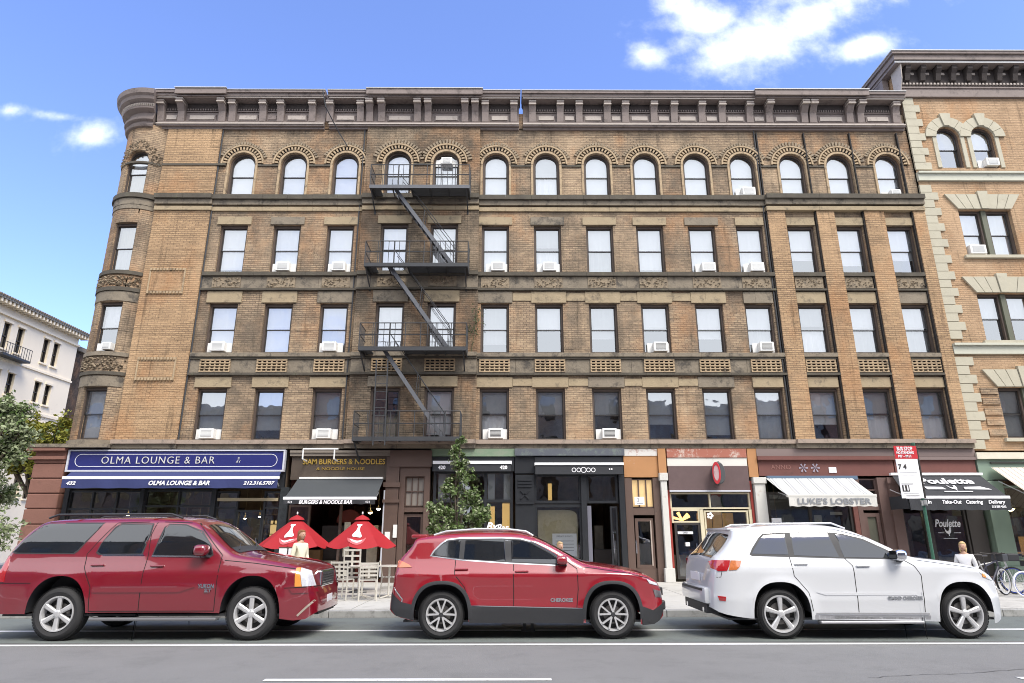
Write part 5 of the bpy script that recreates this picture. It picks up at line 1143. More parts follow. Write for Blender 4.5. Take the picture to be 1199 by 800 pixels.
g_ = q.nodes.new('ShaderNodeNewGeometry'); s_ = q.nodes.new('ShaderNodeSeparateXYZ'); q.links.new(g_.outputs['Position'], s_.inputs[0]); mm = q.nodes.new('ShaderNodeMath'); mm.operation = 'MULTIPLY'; mm.inputs[1].default_value = 5; q.links.new(s_.outputs['X'], mm.inputs[0])
fr = q.nodes.new('ShaderNodeMath'); fr.operation = 'FRACT'; q.links.new(mm.outputs[0], fr.inputs[0]); rp = q.nodes.new('ShaderNodeValToRGB'); rp.color_ramp.interpolation = 'CONSTANT'; rp.color_ramp.elements[0].color = (.60, .54, .46, 1); rp.color_ramp.elements[1].position = .88; rp.color_ramp.elements[1].color = (.22, .19, .17, 1)
q.links.new(fr.outputs[0], rp.inputs[0]); q.links.new(rp.outputs[0], pb.inputs['Base Color'])
awning('awning', 'cream pinstripe awning over the sage green cafe at the edge of the frame', 16.15, 26, 21.8, 3.72, 20.0, 2.5, 2.2, LINC, bar=CREAM, fx0=16.15, fx1=26, valance=CREAM)
# ------------------------------------------------------------------ cars
def interp(pts, x):
    if x <= pts[0][0]: return pts[0][1]
    for (a, u), (b, v) in zip(pts, pts[1:]):
        if x <= b: return u+(v-u)*((x-a)/(b-a) if b > a else 1)
    return pts[-1][1]
def smooth_poly(pts, it=2):
    for _ in range(it):
        o = [pts[0]]
        for a, b in zip(pts, pts[1:]): o += [(a[0]*.75+b[0]*.25, a[1]*.75+b[1]*.25), (a[0]*.25+b[0]*.75, a[1]*.25+b[1]*.75)]
        o.append(pts[-1]); pts = o
    return pts
class Car:
    def __init__(s, name, label, xc, yc, S, paint):
        s.S = S; s.xc = xc; s.root = thing(name, label, 'car', (xc, yc, 0)); s.paint = paint
        s.top = smooth_poly([(x-xc, z) for x, z in S['top']]); s.bot = smooth_poly([(x-xc, z) for x, z in S['bot']], 1)
        s.xr, s.xf = s.top[0][0], max(p[0] for p in s.top)
        s.belt = [(x-xc, z) for x, z in S['belt']]; s.W = S['W']; s.prof = S['prof']; s.wheels = [(x-xc, z, r) for x, z, r in S['wheels']]
    def ztop(s, x): return interp(s.top, x)
    def zbot(s, x):
        z = interp(s.bot, x)
        for wx, wz, wr in s.wheels:
            a = s.S['arch'][0]; h = s.S['arch'][1]; d = abs(x-wx)
            if d < a:
                p = s.S['arch'][2]; z = max(z, wz-.06+h*(1-(d/a)**p)**(1/p))
        return z
    def w(s, x, z):
        W = s.W+interp(s.prof, z)
        ef = s.S.get('endf', (.6, .40)); er = s.S.get('endr', (.45, .22))
        t = (x-(s.xf-ef[0]))/ef[0]
        if t > 0: W -= ef[1]*(1-math.sqrt(max(0, 1-min(1, t)**2)))
        t = ((s.xr+er[0])-x)/er[0]
        if t > 0: W -= er[1]*(1-math.sqrt(max(0, 1-min(1, t)**2)))
        # rounding along the top edge
        zt = s.ztop(x); sl = abs(s.ztop(x+.03)-s.ztop(x-.03))/.06; d = (zt-z)/math.sqrt(1+sl*sl); r = s.S.get('edge', .09)
        if d < r: d = max(d, 0); W -= (r-math.sqrt(max(0, r*r-(r-d)**2)))*.9
        for wx, wz, wr in s.wheels:
            q = math.hypot(x-wx, (z-wz)*1.0)
            a = s.S['arch'][0]
            if z < 1.1: W += s.S.get('flare', .03)*math.exp(-max(0, q-a)**2/.012)
        for f in s.S.get('crease', []): W += f[1]*math.exp(-((z-f[0])/f[2])**2)
        return W
    def pt(s, x, z, side, off=0): return (x, side*(s.w(x, z)+off), z)
    def columns(s):
        xs = set(); n = 120
        for k in range(n+1): xs.add(round(s.xr+(s.xf-s.xr)*k/n, 4))
        for k in range(12):
            q = 1-math.cos(R(90)*k/12); xs.add(round(s.xf-.3*q, 4)); xs.add(round(s.xr+.25*q, 4))
        a = s.S['arch'][0]
        for wx, _, _ in s.wheels:
            for k in range(25): xs.add(round(wx+a*math.cos(math.pi*k/24), 4))
            xs.add(round(wx-a-1e-3, 4)); xs.add(round(wx+a+1e-3, 4))
        for d in s.S['doors']: xs.add(round(d[0]-s.xc, 4)); xs.add(round(d[1]-s.xc, 4))
        return sorted(xs)
    def shell(s):
        xs = s.columns(); n1, n2 = 18, 12
        body = MB(); doors = {}
        for side in (-1, 1):
            idx = []; vs = []
            for x in xs:
                zb = s.zbot(x); zt = max(s.ztop(x), zb+.002); be = min(interp(s.belt, x), zt-.0005); be = max(be, zb+.001)
                for k in range(n1+1): vs.append(s.pt(x, zb+(be-zb)*k/n1, side))
                for k in range(1, n2+1):
                    f = k/n2; f = 1-(1-f)**1.6; vs.append(s.pt(x, be+(zt-be)*f, side))
            m = n1+n2+1; fb = []; fd = {i: [] for i in range(len(s.S['doors']))}
            for i in range(len(xs)-1):
                xm = (xs[i]+xs[i+1])/2+s.xc; di = None
                for q, d in enumerate(s.S['doors']):
                    if d[0] < xm < d[1]: di = q
                for k in range(m-1):
                    f = (i*m+k, (i+1)*m+k, (i+1)*m+k+1, i*m+k+1)
                    zc = (vs[f[0]][2]+vs[f[2]][2])/2
                    if di is not None and k < n1 and zc > s.S['doorz']: fd[di].append(f)
                    else: fb.append(f)
            body.add(vs, fb)
            for q in fd:
                d = MB(); d.add(vs, fd[q]); doors[(q, side)] = d
        # ribbons across: top, and underside
        nb_ = 10; vs = []; crown = .035
        for x in xs:
            zt = s.ztop(x); W = s.w(x, zt)
            for k in range(nb_+1):
                t = -1+2*k/nb_; vs.append((x, t*W, zt+crown*(1-t*t)*(1 if 0 < s.xf-x else 0)))
        body.add(vs, [(i*(nb_+1)+k, (i+1)*(nb_+1)+k, (i+1)*(nb_+1)+k+1, i*(nb_+1)+k+1) for i in range(len(xs)-1) for k in range(nb_)])
        # closing faces at front and rear between ztop and zbot
        for x in (s.xr, s.xf):
            zb, zt = s.zbot(x), s.ztop(x); vs = []
            for k in range(9):
                z = zb+(zt-zb)*k/8; W = s.w(x, z)
                for q in range(7): t = -1+2*q/6; vs.append((x+(.03*(1-t*t) if x > 0 else -.03*(1-t*t)), t*W, z+crown*(1-t*t)*(k/8)))
            body.add(vs, [(k*7+q, k*7+q+1, (k+1)*7+q+1, (k+1)*7+q) for k in range(8) for q in range(6)])
        bo = body.build('body', s.paint, s.root, smooth=True, angle=38)
        s.body = bo; s.door = {}
        for key, d in doors.items():
            used = sorted({i for f in d.f for i in f}); mp = {o: n for n, o in enumerate(used)}
            e = MB(); e.v = [d.v[i] for i in used]; e.f = [tuple(mp[i] for i in f) for f in d.f]
            s.door[key] = e.build('door', s.paint, s.root, smooth=True)
        # underside, wheel housings
        u = MB(); zb = s.S['floor']
        u.box(s.xr+.25, s.xf-.3, -s.W+.12, s.W-.12, zb, zb+.03)
        for wx, wz, wr in s.wheels:
            a = s.S['arch'][0]+.02; 
            for side in (-1, 1):
                n = 20; vs = []
                for k in range(n+1):
                    t = math.pi*k/n; x = wx+a*math.cos(t); zz = s.zbot(wx+(a-.021)*math.cos(t))+.0
                    vs += [(x, side*(s.w(x, zz)-.02), zz+.005), (x, side*(s.W-.42), zz+.03)]
                u.add(vs, [(2*k, 2*k+2, 2*k+3, 2*k+1) for k in range(n)])
                u.box(wx-a, wx+a, *sorted((side*(s.W-.42), side*(s.W-.44))), zb, wz-.06+s.S['arch'][1]+.05)
        for wx, wz, wr in s.wheels: u.tube((wx, -s.W+.2, wz), (wx, s.W-.2, wz), .05); u.ball((wx, 0, wz), .15)
        u.tube((s.wheels[0][0], .1, wz), (s.wheels[1][0], .1, wz), .045); u.build('chassis', PLASTIC, s.root)
    def panel(s, poly, off, m, name, parent=None, sides=(-1, 1), nx=22, nz=8, world=True, local_off=None):
        poly = [(x-s.xc, z) for x, z in poly] if world else poly
        xs0 = [p[0] for p in poly]; a, b = min(xs0), max(xs0); xs = sorted(set([a+(b-a)*k/nx for k in range(nx+1)]+xs0)); xs[0] += 1e-4; xs[-1] -= 1e-4
        outs = []
        for side in sides:
            vs = []; mb = MB()
            for x in xs:
                zz = []
                for (x0, z0), (x1, z1) in zip(poly, poly[1:]+poly[:1]):
                    if (x0 <= x < x1) or (x1 <= x < x0): zz.append(z0+(z1-z0)*(x-x0)/(x1-x0))
                if len(zz) < 2: zz = [zz[0]]*2 if zz else [0, 0]
                lo, hi = min(zz), max(zz)
                for k in range(nz+1): vs.append(s.pt(x, lo+(hi-lo)*k/nz, side, off))
            N_ = len(vs); mb.add(vs, [(i*(nz+1)+k, (i+1)*(nz+1)+k, (i+1)*(nz+1)+k+1, i*(nz+1)+k+1) for i in range(len(xs)-1) for k in range(nz)])
            # thin edge back to the body
            rim = [i*(nz+1) for i in range(len(xs))]+[(len(xs)-1)*(nz+1)+k for k in range(1, nz+1)]+[i*(nz+1)+nz for i in range(len(xs)-2, -1, -1)]+[k for k in range(nz-1, 0, -1)]
            base = len(mb.v); mb.v += [(mb.v[i][0], mb.v[i][1]-side*(off+.008), mb.v[i][2]) for i in rim]
            n = len(rim); mb.f += [(rim[i], rim[(i+1) % n], base+(i+1) % n, base+i) for i in range(n)]
            par = parent[side] if isinstance(parent, dict) else (parent or s.root)
            outs.append(mb.build(name, m, par, smooth=True, angle=40))
        return outs
    def topstrip(s, xa, xb, inset, off, m, name, parent=None, yr=None, nx=16, ny=10):
        xa -= s.xc; xb -= s.xc; mb = MB(); vs = []
        for i in range(nx+1):
            x = xa+(xb-xa)*i/nx; zt = s.ztop(x); W = s.w(x, zt); Wi = W-(inset if not isinstance(inset, tuple) else inset[0]+(inset[1]-inset[0])*i/nx)
            dz = s.ztop(x+.02)-s.ztop(x-.02); nrm = Vector((-dz, 0, .04)).normalized()
            for k in range(ny+1):
                t = -1+2*k/ny; y = t*Wi; vs.append((x+nrm.x*off, y, zt+.035*(1-(y/W)**2)+nrm.z*off))
        mb.add(vs, [(i*(ny+1)+k, (i+1)*(ny+1)+k, (i+1)*(ny+1)+k+1, i*(ny+1)+k+1) for i in range(nx) for k in range(ny)])
        return mb.build(name, m, parent or s.root, smooth=True)
    def seam(s, pts, wd=.012, m=DARKGAP, name='panel_gap', off=.0015, parent=None, sides=(-1, 1)):
        pts = [(x-s.xc, z) for x, z in pts]
        for side in sides:
            mb = MB(); vs = []; fine = []
            for (a, b), (c, d) in zip(pts, pts[1:]):
                n = max(2, int(math.hypot(c-a, d-b)/.05))
                fine += [(a+(c-a)*k/n, b+(d-b)*k/n) for k in range(n)]
            fine.append(pts[-1])
            for i, (x, z) in enumerate(fine):
                p, q = fine[max(0, i-1)], fine[min(len(fine)-1, i+1)]; dx, dz = q[0]-p[0], q[1]-p[1]; L_ = math.hypot(dx, dz) or 1; nx_, nz_ = -dz/L_*wd/2, dx/L_*wd/2
                vs += [s.pt(x+nx_, z+nz_, side, off), s.pt(x-nx_, z-nz_, side, off)]
            mb.add(vs, [(2*i, 2*i+2, 2*i+3, 2*i+1) for i in range(len(fine)-1)])
            par = parent[side] if isinstance(parent, dict) else (parent or s.body)
            mb.build(name, m, par, fix=False)
    def wheel(s, wx, wz, r, rr_, kind, tw_=.25):
        for side in (-1, 1):
            y0 = side*(s.W-s.S.get('tyre_in', .05)); e = MB(); o = thing('wheel', '', 'x'); del o['label']; del o['category']; o.parent = s.root; o.location = (wx, y0, wz); o.rotation_euler = (0, 0, 0 if side < 0 else math.pi)
            # local: outward face at y = 0, width to +y
            rs = rr_+.015; t = MB(); pr = [(rs, .03), (rs+.01, .0), (rs+(r-rs)*.45, -.016), (r-.05, -.008), (r-.018, .018), (r-.004, .05), (r, .08), (r, tw_-.08), (r-.004, tw_-.05), (r-.02, tw_-.02), (rs, tw_), (rs, .03)]
            t.lathe(pr, (0, 0, 0), axis='Y', n=56)
            ty = t.build('tyre', RUBBER, o, smooth=True, angle=35)
            t = MB()
            for k in range(56):
                a = 6.283*k/56; ca, sa = math.cos(a), math.sin(a)
                for y_ in (.04, .095, .15): 
                    t.bar(((r-.002)*ca, y_, (r-.002)*sa), ((r+.004)*ca, y_, (r+.004)*sa), .022, .035)
            t.build('tread', RUBBER, ty)
            m = MB(); m.lathe([(rr_+.018, .012), (rr_+.012, -.004), (rr_-.008, .0), (rr_-.02, .03), (rr_-.025, .16)], (0, 0, 0), axis='Y', n=48); rim = m.build('rim', ALU, o, smooth=True, angle=40)
            m = MB(); m.lathe([(0, .10), (rr_-.022, .11)], (0, 0, 0), axis='Y', n=32); m.build('brake_shadow_plate', mat('wheel_inner', (.02, .02, .02), .6), o)
            m = MB(); m.lathe([(0, .085), (rr_*.62, .085), (rr_*.62, .10)], (0, 0, 0), axis='Y', n=32); m.build('brake_disc', mat('brake_disc', (.22, .21, .2), .4, metal=.8), o)
            m = MB()
            def spoke(a, w0_, w1_, r0_, r1_, y0_=.012, y1_=.005):
                ca, sa = math.cos(a), math.sin(a); vs = []
                for (rad, wd, yy) in ((r0_, w0_, y0_), ((r0_+r1_)/2, (w0_+w1_)/2, (y0_+y1_)/2-.004), (r1_, w1_, y1_)):
                    for sg_, dy in ((-1, .012), (-.55, 0), (.55, 0), (1, .012), (.9, .05), (-.9, .05)):
                        vs.append((rad*ca-sg_*wd/2*sa, yy+dy, rad*sa+sg_*wd/2*ca))
                fs = [(i*6+k, i*6+(k+1) % 6, (i+1)*6+(k+1) % 6, (i+1)*6+k) for i in range(2) for k in range(6)]; m.add(vs, fs)
            if kind == 'six':
                for k in range(6): spoke(R(90)+k*R(60), .062, .078, .05, rr_-.012)
            elif kind == 'y':
                for k in range(5):
                    a = R(90)+k*R(72)
                    for s_ in (-1, 1):
                        ca, sa = math.cos(a), math.sin(a); b = a+s_*R(17)
                        p = Vector((.04*ca, .012, .04*sa)); q = Vector(((rr_-.01)*math.cos(b), .006, (rr_-.01)*math.sin(b))); m.bar(p, q, .026, .045, up=(0, 1, 0))
            else:
                for k in range(5): spoke(R(90)+k*R(72), .05, .085, .04, rr_-.01)
            sp__ = m.build('spokes', ALU, rim)
            m = MB(); m.lathe([(0, -.004), (.032, -.002), (.06, .012), (.062, .05)], (0, 0, 0), axis='Y', n=20)
            for k in range(5 if kind != 'six' else 6): a = 6.283*k/(5 if kind != 'six' else 6)+.5; m.tube((.045*math.cos(a), .0, .045*math.sin(a)), (.045*math.cos(a), .03, .045*math.sin(a)), .009, n=6)
            m.build('hub', ALU if kind != 'y' else PLASTIC, rim)
    def handle(s, x, z, L_=.2, m=None, key=None):
        for side in (-1, 1):
            x_ = x-s.xc; mb = MB(); y = side*(s.w(x_, z)+.018); mb.tube((x_-L_/2, y, z), (x_+L_/2, y, z+.004), .014, n=8)
            for q in (-1, 1): mb.tube((x_+q*L_/2, y, z), (x_+q*L_/2, y-side*.022, z), .013, n=6)
            mb.build('handle', m or s.paint, s.door[(key, side)] if key is not None else s.root, smooth=True, angle=50)
            mb = MB(); mb.ball((x_, side*(s.w(x_, z)-.004), z-.008), L_*.36, .008, .022, 12, 6); mb.build('handle_recess', DARKGAP, s.door[(key, side)] if key is not None else s.root)
    def mirror(s, x, z, m, sz=(.11, .12, .085), chrome=False, key=None):
        for side in (-1, 1):
            x_ = x-s.xc; yb = s.w(x_, z); mb = MB(); c = (x_-.02, side*(yb+.14), z); mb.bevbox(c[0]-sz[0], c[0]+sz[0]*.8, c[1]-sz[1], c[1]+sz[1], c[2]-sz[2], c[2]+sz[2], .055)
            par = s.door[(key, side)]
            o = mb.build('door_mirror', m, par, smooth=True, angle=60); mb = MB(); mb.bar((x_+.03, side*(yb-.01), z-sz[2]-.02), (x_, side*(yb+.12), z-sz[2]+.01), .09, .035); mb.build('mirror_foot', PLASTIC, o)
            mb = MB(); mb.box(c[0]-sz[0]-.004, c[0]-sz[0]+.001, c[1]-sz[1]*.8, c[1]+sz[1]*.8, c[2]-sz[2]*.75, c[2]+sz[2]*.75); mb.build('mirror_glass', CARGLASS, o)

def paint(name, c, flake=.0, rough=.28):
    m = mat(name, c, rough, spec=.6, coat=1.0, var=.03, vscale=1.2); return m
MAROON = paint('maroon_car_paint', (.20, .004, .014)); CHERRY = paint('cherry_car_paint', (.29, .005, .014)); PEARL = paint('white_car_paint', (.66, .675, .70), rough=.3)
AMBER = mat('amber_lens', (.85, .33, .06), .15, coat=1); REDL = mat('red_lens', (.42, .012, .015), .15, coat=1.0); CLEARL = mat('clear_lens', (.62, .64, .68), .12, coat=1, var=.35, vscale=22)
BELTT = CHROME

# --- long maroon SUV
S = dict(top=[(-8.30,.52),(-8.29,.70),(-8.24,.88),(-8.22,1.27),(-8.08,1.52),(-7.86,1.78),(-7.70,1.835),(-6.9,1.865),(-5.9,1.87),(-5.38,1.85),(-5.15,1.77),(-4.62,1.36),(-4.48,1.285),(-4.1,1.235),(-3.6,1.155),(-3.32,1.08),(-3.22,.98),(-3.17,.78),(-3.12,.62),(-3.10,.48)],
         bot=[(-8.30,.44),(-8.1,.40),(-7.7,.40),(-7.0,.42),(-4.4,.42),(-3.8,.36),(-3.3,.27),(-3.10,.40)], belt=[(-8.3,1.30),(-7,1.28),(-5,1.25),(-4.4,1.2),(-3,1.1)], W=1.0,
         prof=[(.2,-.06),(.42,-.035),(.6,-.012),(.8,0),(1.0,-.004),(1.08,-.03),(1.18,-.065),(1.27,-.09),(1.5,-.135),(1.75,-.215),(1.9,-.27)], wheels=[(-7.15,.40,.40),(-4.09,.40,.40)], arch=(.475,.63,2.3), doors=[(-6.63,-5.86),(-5.855,-4.66)], doorz=.44, floor=.36, flare=.028, endf=(.62,.34), endr=(.35,.12), edge=.14)
cr = Car('parked_suv', 'long maroon SUV with black roof rack at the kerb in front of the navy lounge', -5.68, 12.02, S, MAROON)
cr.shell(); dl = {s_: cr.door[(0, s_)] for s_ in (-1, 1)}; df = {s_: cr.door[(1, s_)] for s_ in (-1, 1)}
def win(c, poly, parent=None, trim=PLASTIC, name='window', g=.022):
    cx = sum(p[0] for p in poly)/len(poly); cz = sum(p[1] for p in poly)/len(poly)
    big = [(x+g*(1 if x > cx else -1), z+g*(1 if z > cz else -1)) for x, z in poly]
    ws = c.panel(big, .003, trim, name+'_seal', parent); c.panel(poly, .006, CARGLASS, name, parent)
win(cr, [(-8.08,1.345),(-7.98,1.50),(-7.74,1.75),(-7.66,1.775),(-6.76,1.775),(-6.80,1.70),(-7.04,1.36),(-7.09,1.32),(-8.0,1.325)], name='quarter_window')
win(cr, [(-6.70,1.34),(-6.66,1.48),(-6.52,1.70),(-6.44,1.76),(-5.94,1.76),(-5.91,1.72),(-5.93,1.56),(-5.98,1.31),(-6.64,1.305)], dl)
win(cr, [(-5.78,1.29),(-5.70,1.70),(-5.64,1.755),(-5.36,1.745),(-5.10,1.64),(-4.90,1.47),(-4.82,1.30),(-4.86,1.275)], df)
cr.topstrip(-5.13, -4.63, (.16, .10), .006, CARGLASS, 'windshield'); cr.topstrip(-8.16, -7.92, .12, .006, CARGLASS, 'rear_window'); cr.topstrip(-4.63, -4.47, .12, .008, PLASTIC, 'cowl')
m = MB()
for y in (-.5, .25): m.bar((-4.55-cr.xc, y, 1.36), (-4.72-cr.xc, y+.45, 1.47), .02, .012)
m.build('wiper', PLASTIC, cr.root)
cr.seam([(-5.86,.44),(-5.86,1.28),(-5.90,1.60),(-5.86,1.80)], parent=cr.body); cr.seam([(-4.66,.44),(-4.66,1.28),(-4.95,1.56),(-5.2,1.79)]); cr.seam([(-6.63,.44),(-6.66,.8),(-6.83,1.10),(-6.86,1.30),(-6.65,1.62),(-6.52,1.79),(-6.0,1.805)]); cr.seam([(-6.63,.44),(-4.66,.44)])
cr.seam([(-5.75,1.805),(-5.3,1.79)]); cr.seam([(-4.6,1.20),(-4.1,1.155),(-3.45,1.07)]); cr.seam([(-3.58,.78),(-3.1,.79)]); cr.seam([(-8.26,.86),(-7.62,.86)])
cr.seam([(-6.5,.79),(-5.28,.79)], wd=.028, m=CHROME, name='side_moulding', off=.012); cr.seam([(-6.6,1.283),(-5.93,1.283)], wd=.018, m=CHROME, name='belt_trim', off=.01, parent=dl); cr.seam([(-5.80,1.268),(-4.84,1.25)], wd=.018, m=CHROME, name='belt_trim', off=.01, parent=df)
cr.panel([(-6.62,.84),(-5.25,.84),(-5.0,.80),(-5.25,.72),(-6.62,.72)], .012, MAROON, 'side_cladding')
cr.handle(-6.62, 1.13, key=0); cr.handle(-5.66, 1.115, key=1); cr.mirror(-4.92, 1.36, MAROON, key=1)
for k, (x, z, r) in enumerate(S['wheels']): cr.wheel(x-cr.xc, z, r, .25, 'six', .27)
cr.panel([(-8.27,1.27),(-8.10,1.27),(-8.06,1.10),(-8.05,.88),(-8.27,.88)], .008, REDL, 'tail_light'); 
cr.panel([(-3.44,1.085),(-3.38,1.085),(-3.32,.80),(-3.42,.80)], .009, AMBER, 'turn_signal'); cr.panel([(-3.375,1.085),(-3.23,1.03),(-3.155,.80),(-3.315,.80)], .009, CLEARL, 'headlight')
cr.panel([(-3.50,.77),(-3.13,.76),(-3.12,.70),(-3.45,.70)], .015, MAROON, 'bumper_corner'); cr.seam([(-3.14,.58),(-3.36,.36)], wd=.03, m=mat('tan_trim'), name='bumper_scuff', off=.01)
# grille and front
X0 = -3.20-cr.xc; m = MB(); m.bevbox(X0-.10, X0+.05, -.40, .40, .74, 1.02, .03); g = m.build('grille', CHROME, cr.root); m = MB(); m.box(X0+.05, X0+.056, -.36, .36, .775, .985); m.build('grille_mesh', PLASTIC, g); m = MB()
for k in range(5): m.box(X0+.057, X0+.066, -.36, .36, .79+.04*k, .80+.04*k)
m.build('grille_bar', CHROME, g)
m = MB(); m.bevbox(X0-.1, X0+.10, -.52, .52, .48, .62, .04); bp_ = m.build('bumper', MAROON, cr.root, smooth=True, angle=40); m = MB(); m.box(X0+.0, X0+.06, -.5, .5, .34, .46); m.build('intake', PLASTIC, bp_); m = MB(); m.box(X0+.102, X0+.11, -.15, .15, .48, .62); m.build('number_plate', LET, bp_)
for s_ in (-1, 1): m = MB(); m.tube((X0+.0, s_*.62, .44), (X0+.07, s_*.62, .44), .05); m.build('fog_light', CLEARL, cr.root)
m = MB()
for s_ in (-1, 1): m.path([(-7.75-cr.xc, s_*.66, 1.87), (-7.6-cr.xc, s_*.66, 1.925), (-5.7-cr.xc, s_*.66, 1.935), (-5.5-cr.xc, s_*.66, 1.87)], .018, 8)
rk = m.build('roof_rack', PLASTIC, cr.root, smooth=True, angle=50); m = MB()
for x in (-7.3, -6.0): m.bar((x-cr.xc, -.66, 1.94), (x-cr.xc, .66, 1.94), .06, .025)
m.build('cross_bar', PLASTIC, rk)
for s_ in (-1, 1): m = MB(); m.bevbox(-6.6-cr.xc, -4.6-cr.xc, *sorted((s_*.86, s_*1.02)), .30, .345, .015); m.build('running_board', mat('running_board_grey', (.16, .16, .17), .4), cr.root)
text('YUKON', .085, CHROME, df[-1], (-4.82-cr.xc, -cr.w(-4.82-cr.xc, .81)-.004, .81), ext=.003, off=.004, width=.26); text('SLT', .07, CHROME, df[-1], (-4.78-cr.xc, -cr.w(-4.8-cr.xc, .74)-.014, .745), ext=.003, off=.003)
# cabin left out: opaque near-black glass colour stands in for its dark inside

# --- red crossover
S = dict(top=[(-1.93,.48),(-1.92,.66),(-1.885,.76),(-1.86,.95),(-1.83,1.17),(-1.68,1.32),(-1.56,1.46),(-1.555,1.535),(-1.35,1.575),(-.9,1.615),(-.4,1.635),(.1,1.625),(.32,1.59),(.62,1.475),(1.0,1.27),(1.22,1.145),(1.45,1.10),(1.95,1.04),(2.28,.955),(2.46,.85),(2.53,.72),(2.57,.58),(2.58,.46)],
         bot=[(-1.93,.44),(-1.80,.34),(-1.5,.28),(-1.4,.27),(1.2,.25),(2.1,.22),(2.35,.22),(2.52,.28),(2.58,.40)], belt=[(-1.9,1.24),(-.8,1.20),(.3,1.13),(1,1.08),(2.6,1.0)], W=.93,
         prof=[(.2,-.07),(.45,-.03),(.6,-.03),(.8,-.005),(.92,.004),(.99,-.004),(1.08,-.055),(1.2,-.115),(1.5,-.19),(1.62,-.26)], wheels=[(-1.07,.365,.365),(1.68,.365,.365)], arch=(.44,.53,2.5), doors=[(-.86,.085),(.09,1.10)], doorz=.48, floor=.25, flare=.03, endf=(.75,.42), endr=(.42,.22), edge=.09, crease=[(.97,.012,.035)])
cr = Car('parked_crossover', 'cherry red crossover with silver roof rails and grey lower cladding parked before the slim tree', .32, 12.02, S, CHERRY)
cr.shell(); dl = {s_: cr.door[(0, s_)] for s_ in (-1, 1)}; df = {s_: cr.door[(1, s_)] for s_ in (-1, 1)}
DLO = [(-1.29,1.255),(-1.24,1.34),(-1.12,1.46),(-1.02,1.525),(-.80,1.55),(-.1,1.555),(.22,1.54),(.40,1.49),(.76,1.30),(.95,1.16),(.95,1.10),(.05,1.135),(-.75,1.185)]
cr.panel(DLO, .003, CHROME, 'window_surround', nx=50); cx_ = -.1
D2 = [(-1.26,1.265),(-1.21,1.34),(-1.10,1.445),(-1.01,1.505),(-.80,1.53),(-.1,1.535),(.21,1.52),(.39,1.47),(.74,1.285),(.90,1.165),(.88,1.118),(.05,1.155),(-.75,1.205)]
cr.panel(D2, .006, PLASTIC, 'window_seal', nx=50)
cr.panel([(-1.23,1.275),(-1.20,1.33),(-1.10,1.43),(-1.0,1.485),(-.80,1.51),(-.79,1.51),(-.81,1.225)], .009, CARGLASS, 'quarter_window')
cr.panel([(-.73,1.215),(-.71,1.505),(-.07,1.515),(-.04,1.175)], .009, CARGLASS, 'window', dl); cr.panel([(.06,1.168),(.05,1.512),(.21,1.50),(.38,1.455),(.71,1.285),(.86,1.165),(.85,1.135)], .009, CARGLASS, 'window', df)
cr.topstrip(.42, 1.14, (.15, .10), .006, CARGLASS, 'windshield'); cr.topstrip(-1.80, -1.585, .12, .006, CARGLASS, 'rear_window'); cr.topstrip(1.14, 1.24, .1, .008, PLASTIC, 'cowl')
cr.seam([(.09,.50),(.09,1.13)]); cr.seam([(1.10,.46),(1.13,.75),(1.12,1.06),(.92,1.20)]); cr.seam([(-.62,.50),(-.70,.78),(-.87,.98),(-.86,1.2)]); cr.seam([(1.25,1.085),(1.9,1.0),(2.3,.91)], wd=.01); cr.seam([(-1.72,.50),(-1.70,.60),(-1.86,.78)], m=CHROME, wd=.02, name='trim_line', off=.006)
# cladding
for (wx, wz, wr) in S['wheels']:
    a, h, p = S['arch']
    def arcpt(k, g):
        x = wx+(a+g)*math.cos(math.pi*k/20); d = abs(math.cos(math.pi*k/20)); return (x, wz-.06+(h+g*.9)*(1-d**p)**(1/p) if d < 1 else wz-.06)
    for side in (-1, 1):
        mb = MB(); vs = []
        for k in range(41):
            kk = k/2; x1_, z1_ = arcpt(kk, -.004); x2_, z2_ = arcpt(kk, .052)
            for xx, zz, of in ((x1_, z1_, .0), (x1_, z1_, .016), ((x1_+x2_)/2, (z1_+z2_)/2, .018), (x2_, z2_, .014), (x2_, z2_, .0)): vs.append(cr.pt(xx-cr.xc, zz, side, of))
        mb.add(vs, [(i*5+k, (i+1)*5+k, (i+1)*5+k+1, i*5+k+1) for i in range(40) for k in range(4)]); mb.build('arch_cladding', PLASTIC, cr.root, smooth=True, angle=40)
cr.panel([(-.62,.50),(1.20,.46),(1.20,.235),(-.62,.245)], .014, PLASTIC, 'sill_cladding', nx=30); cr.panel([(-1.90,.70),(-1.72,.56),(-1.52,.52),(-1.50,.29),(-1.80,.35),(-1.90,.45)], .01, PLASTIC, 'bumper_cladding'); cr.panel([(2.13,.50),(2.35,.42),(2.55,.52),(2.575,.42),(2.47,.26),(2.36,.21),(2.15,.205)], .01, PLASTIC, 'bumper_cladding')
cr.seam([(-.60,.505),(1.19,.465)], wd=.012, m=CHROME, name='sill_trim', off=.016)
cr.handle(-.76, 1.055, key=0); cr.handle(.22, 1.02, key=1); cr.mirror(.90, 1.20, CHERRY, sz=(.10, .11, .07), key=1)
for x, z, r in S['wheels']: cr.wheel(x-cr.xc, z, r, .232, 'y', .235)
cr.panel([(-1.83,1.17),(-1.80,1.20),(-1.62,1.13),(-1.57,1.09),(-1.82,1.08)], .01, mat('orange_lens', (.7, .17, .05), .2, coat=1), 'tail_light'); cr.panel([(2.25,.90),(2.44,.83),(2.46,.79),(2.3,.83)], .009, CLEARL, 'headlight'); cr.panel([(2.36,.74),(2.52,.70),(2.53,.60),(2.40,.62)], .008, mat('dark_lens', (.12, .11, .12), .15, coat=1), 'fog_light')
cr.topstrip(2.47, 2.535, .22, .012, PLASTIC, 'grille')
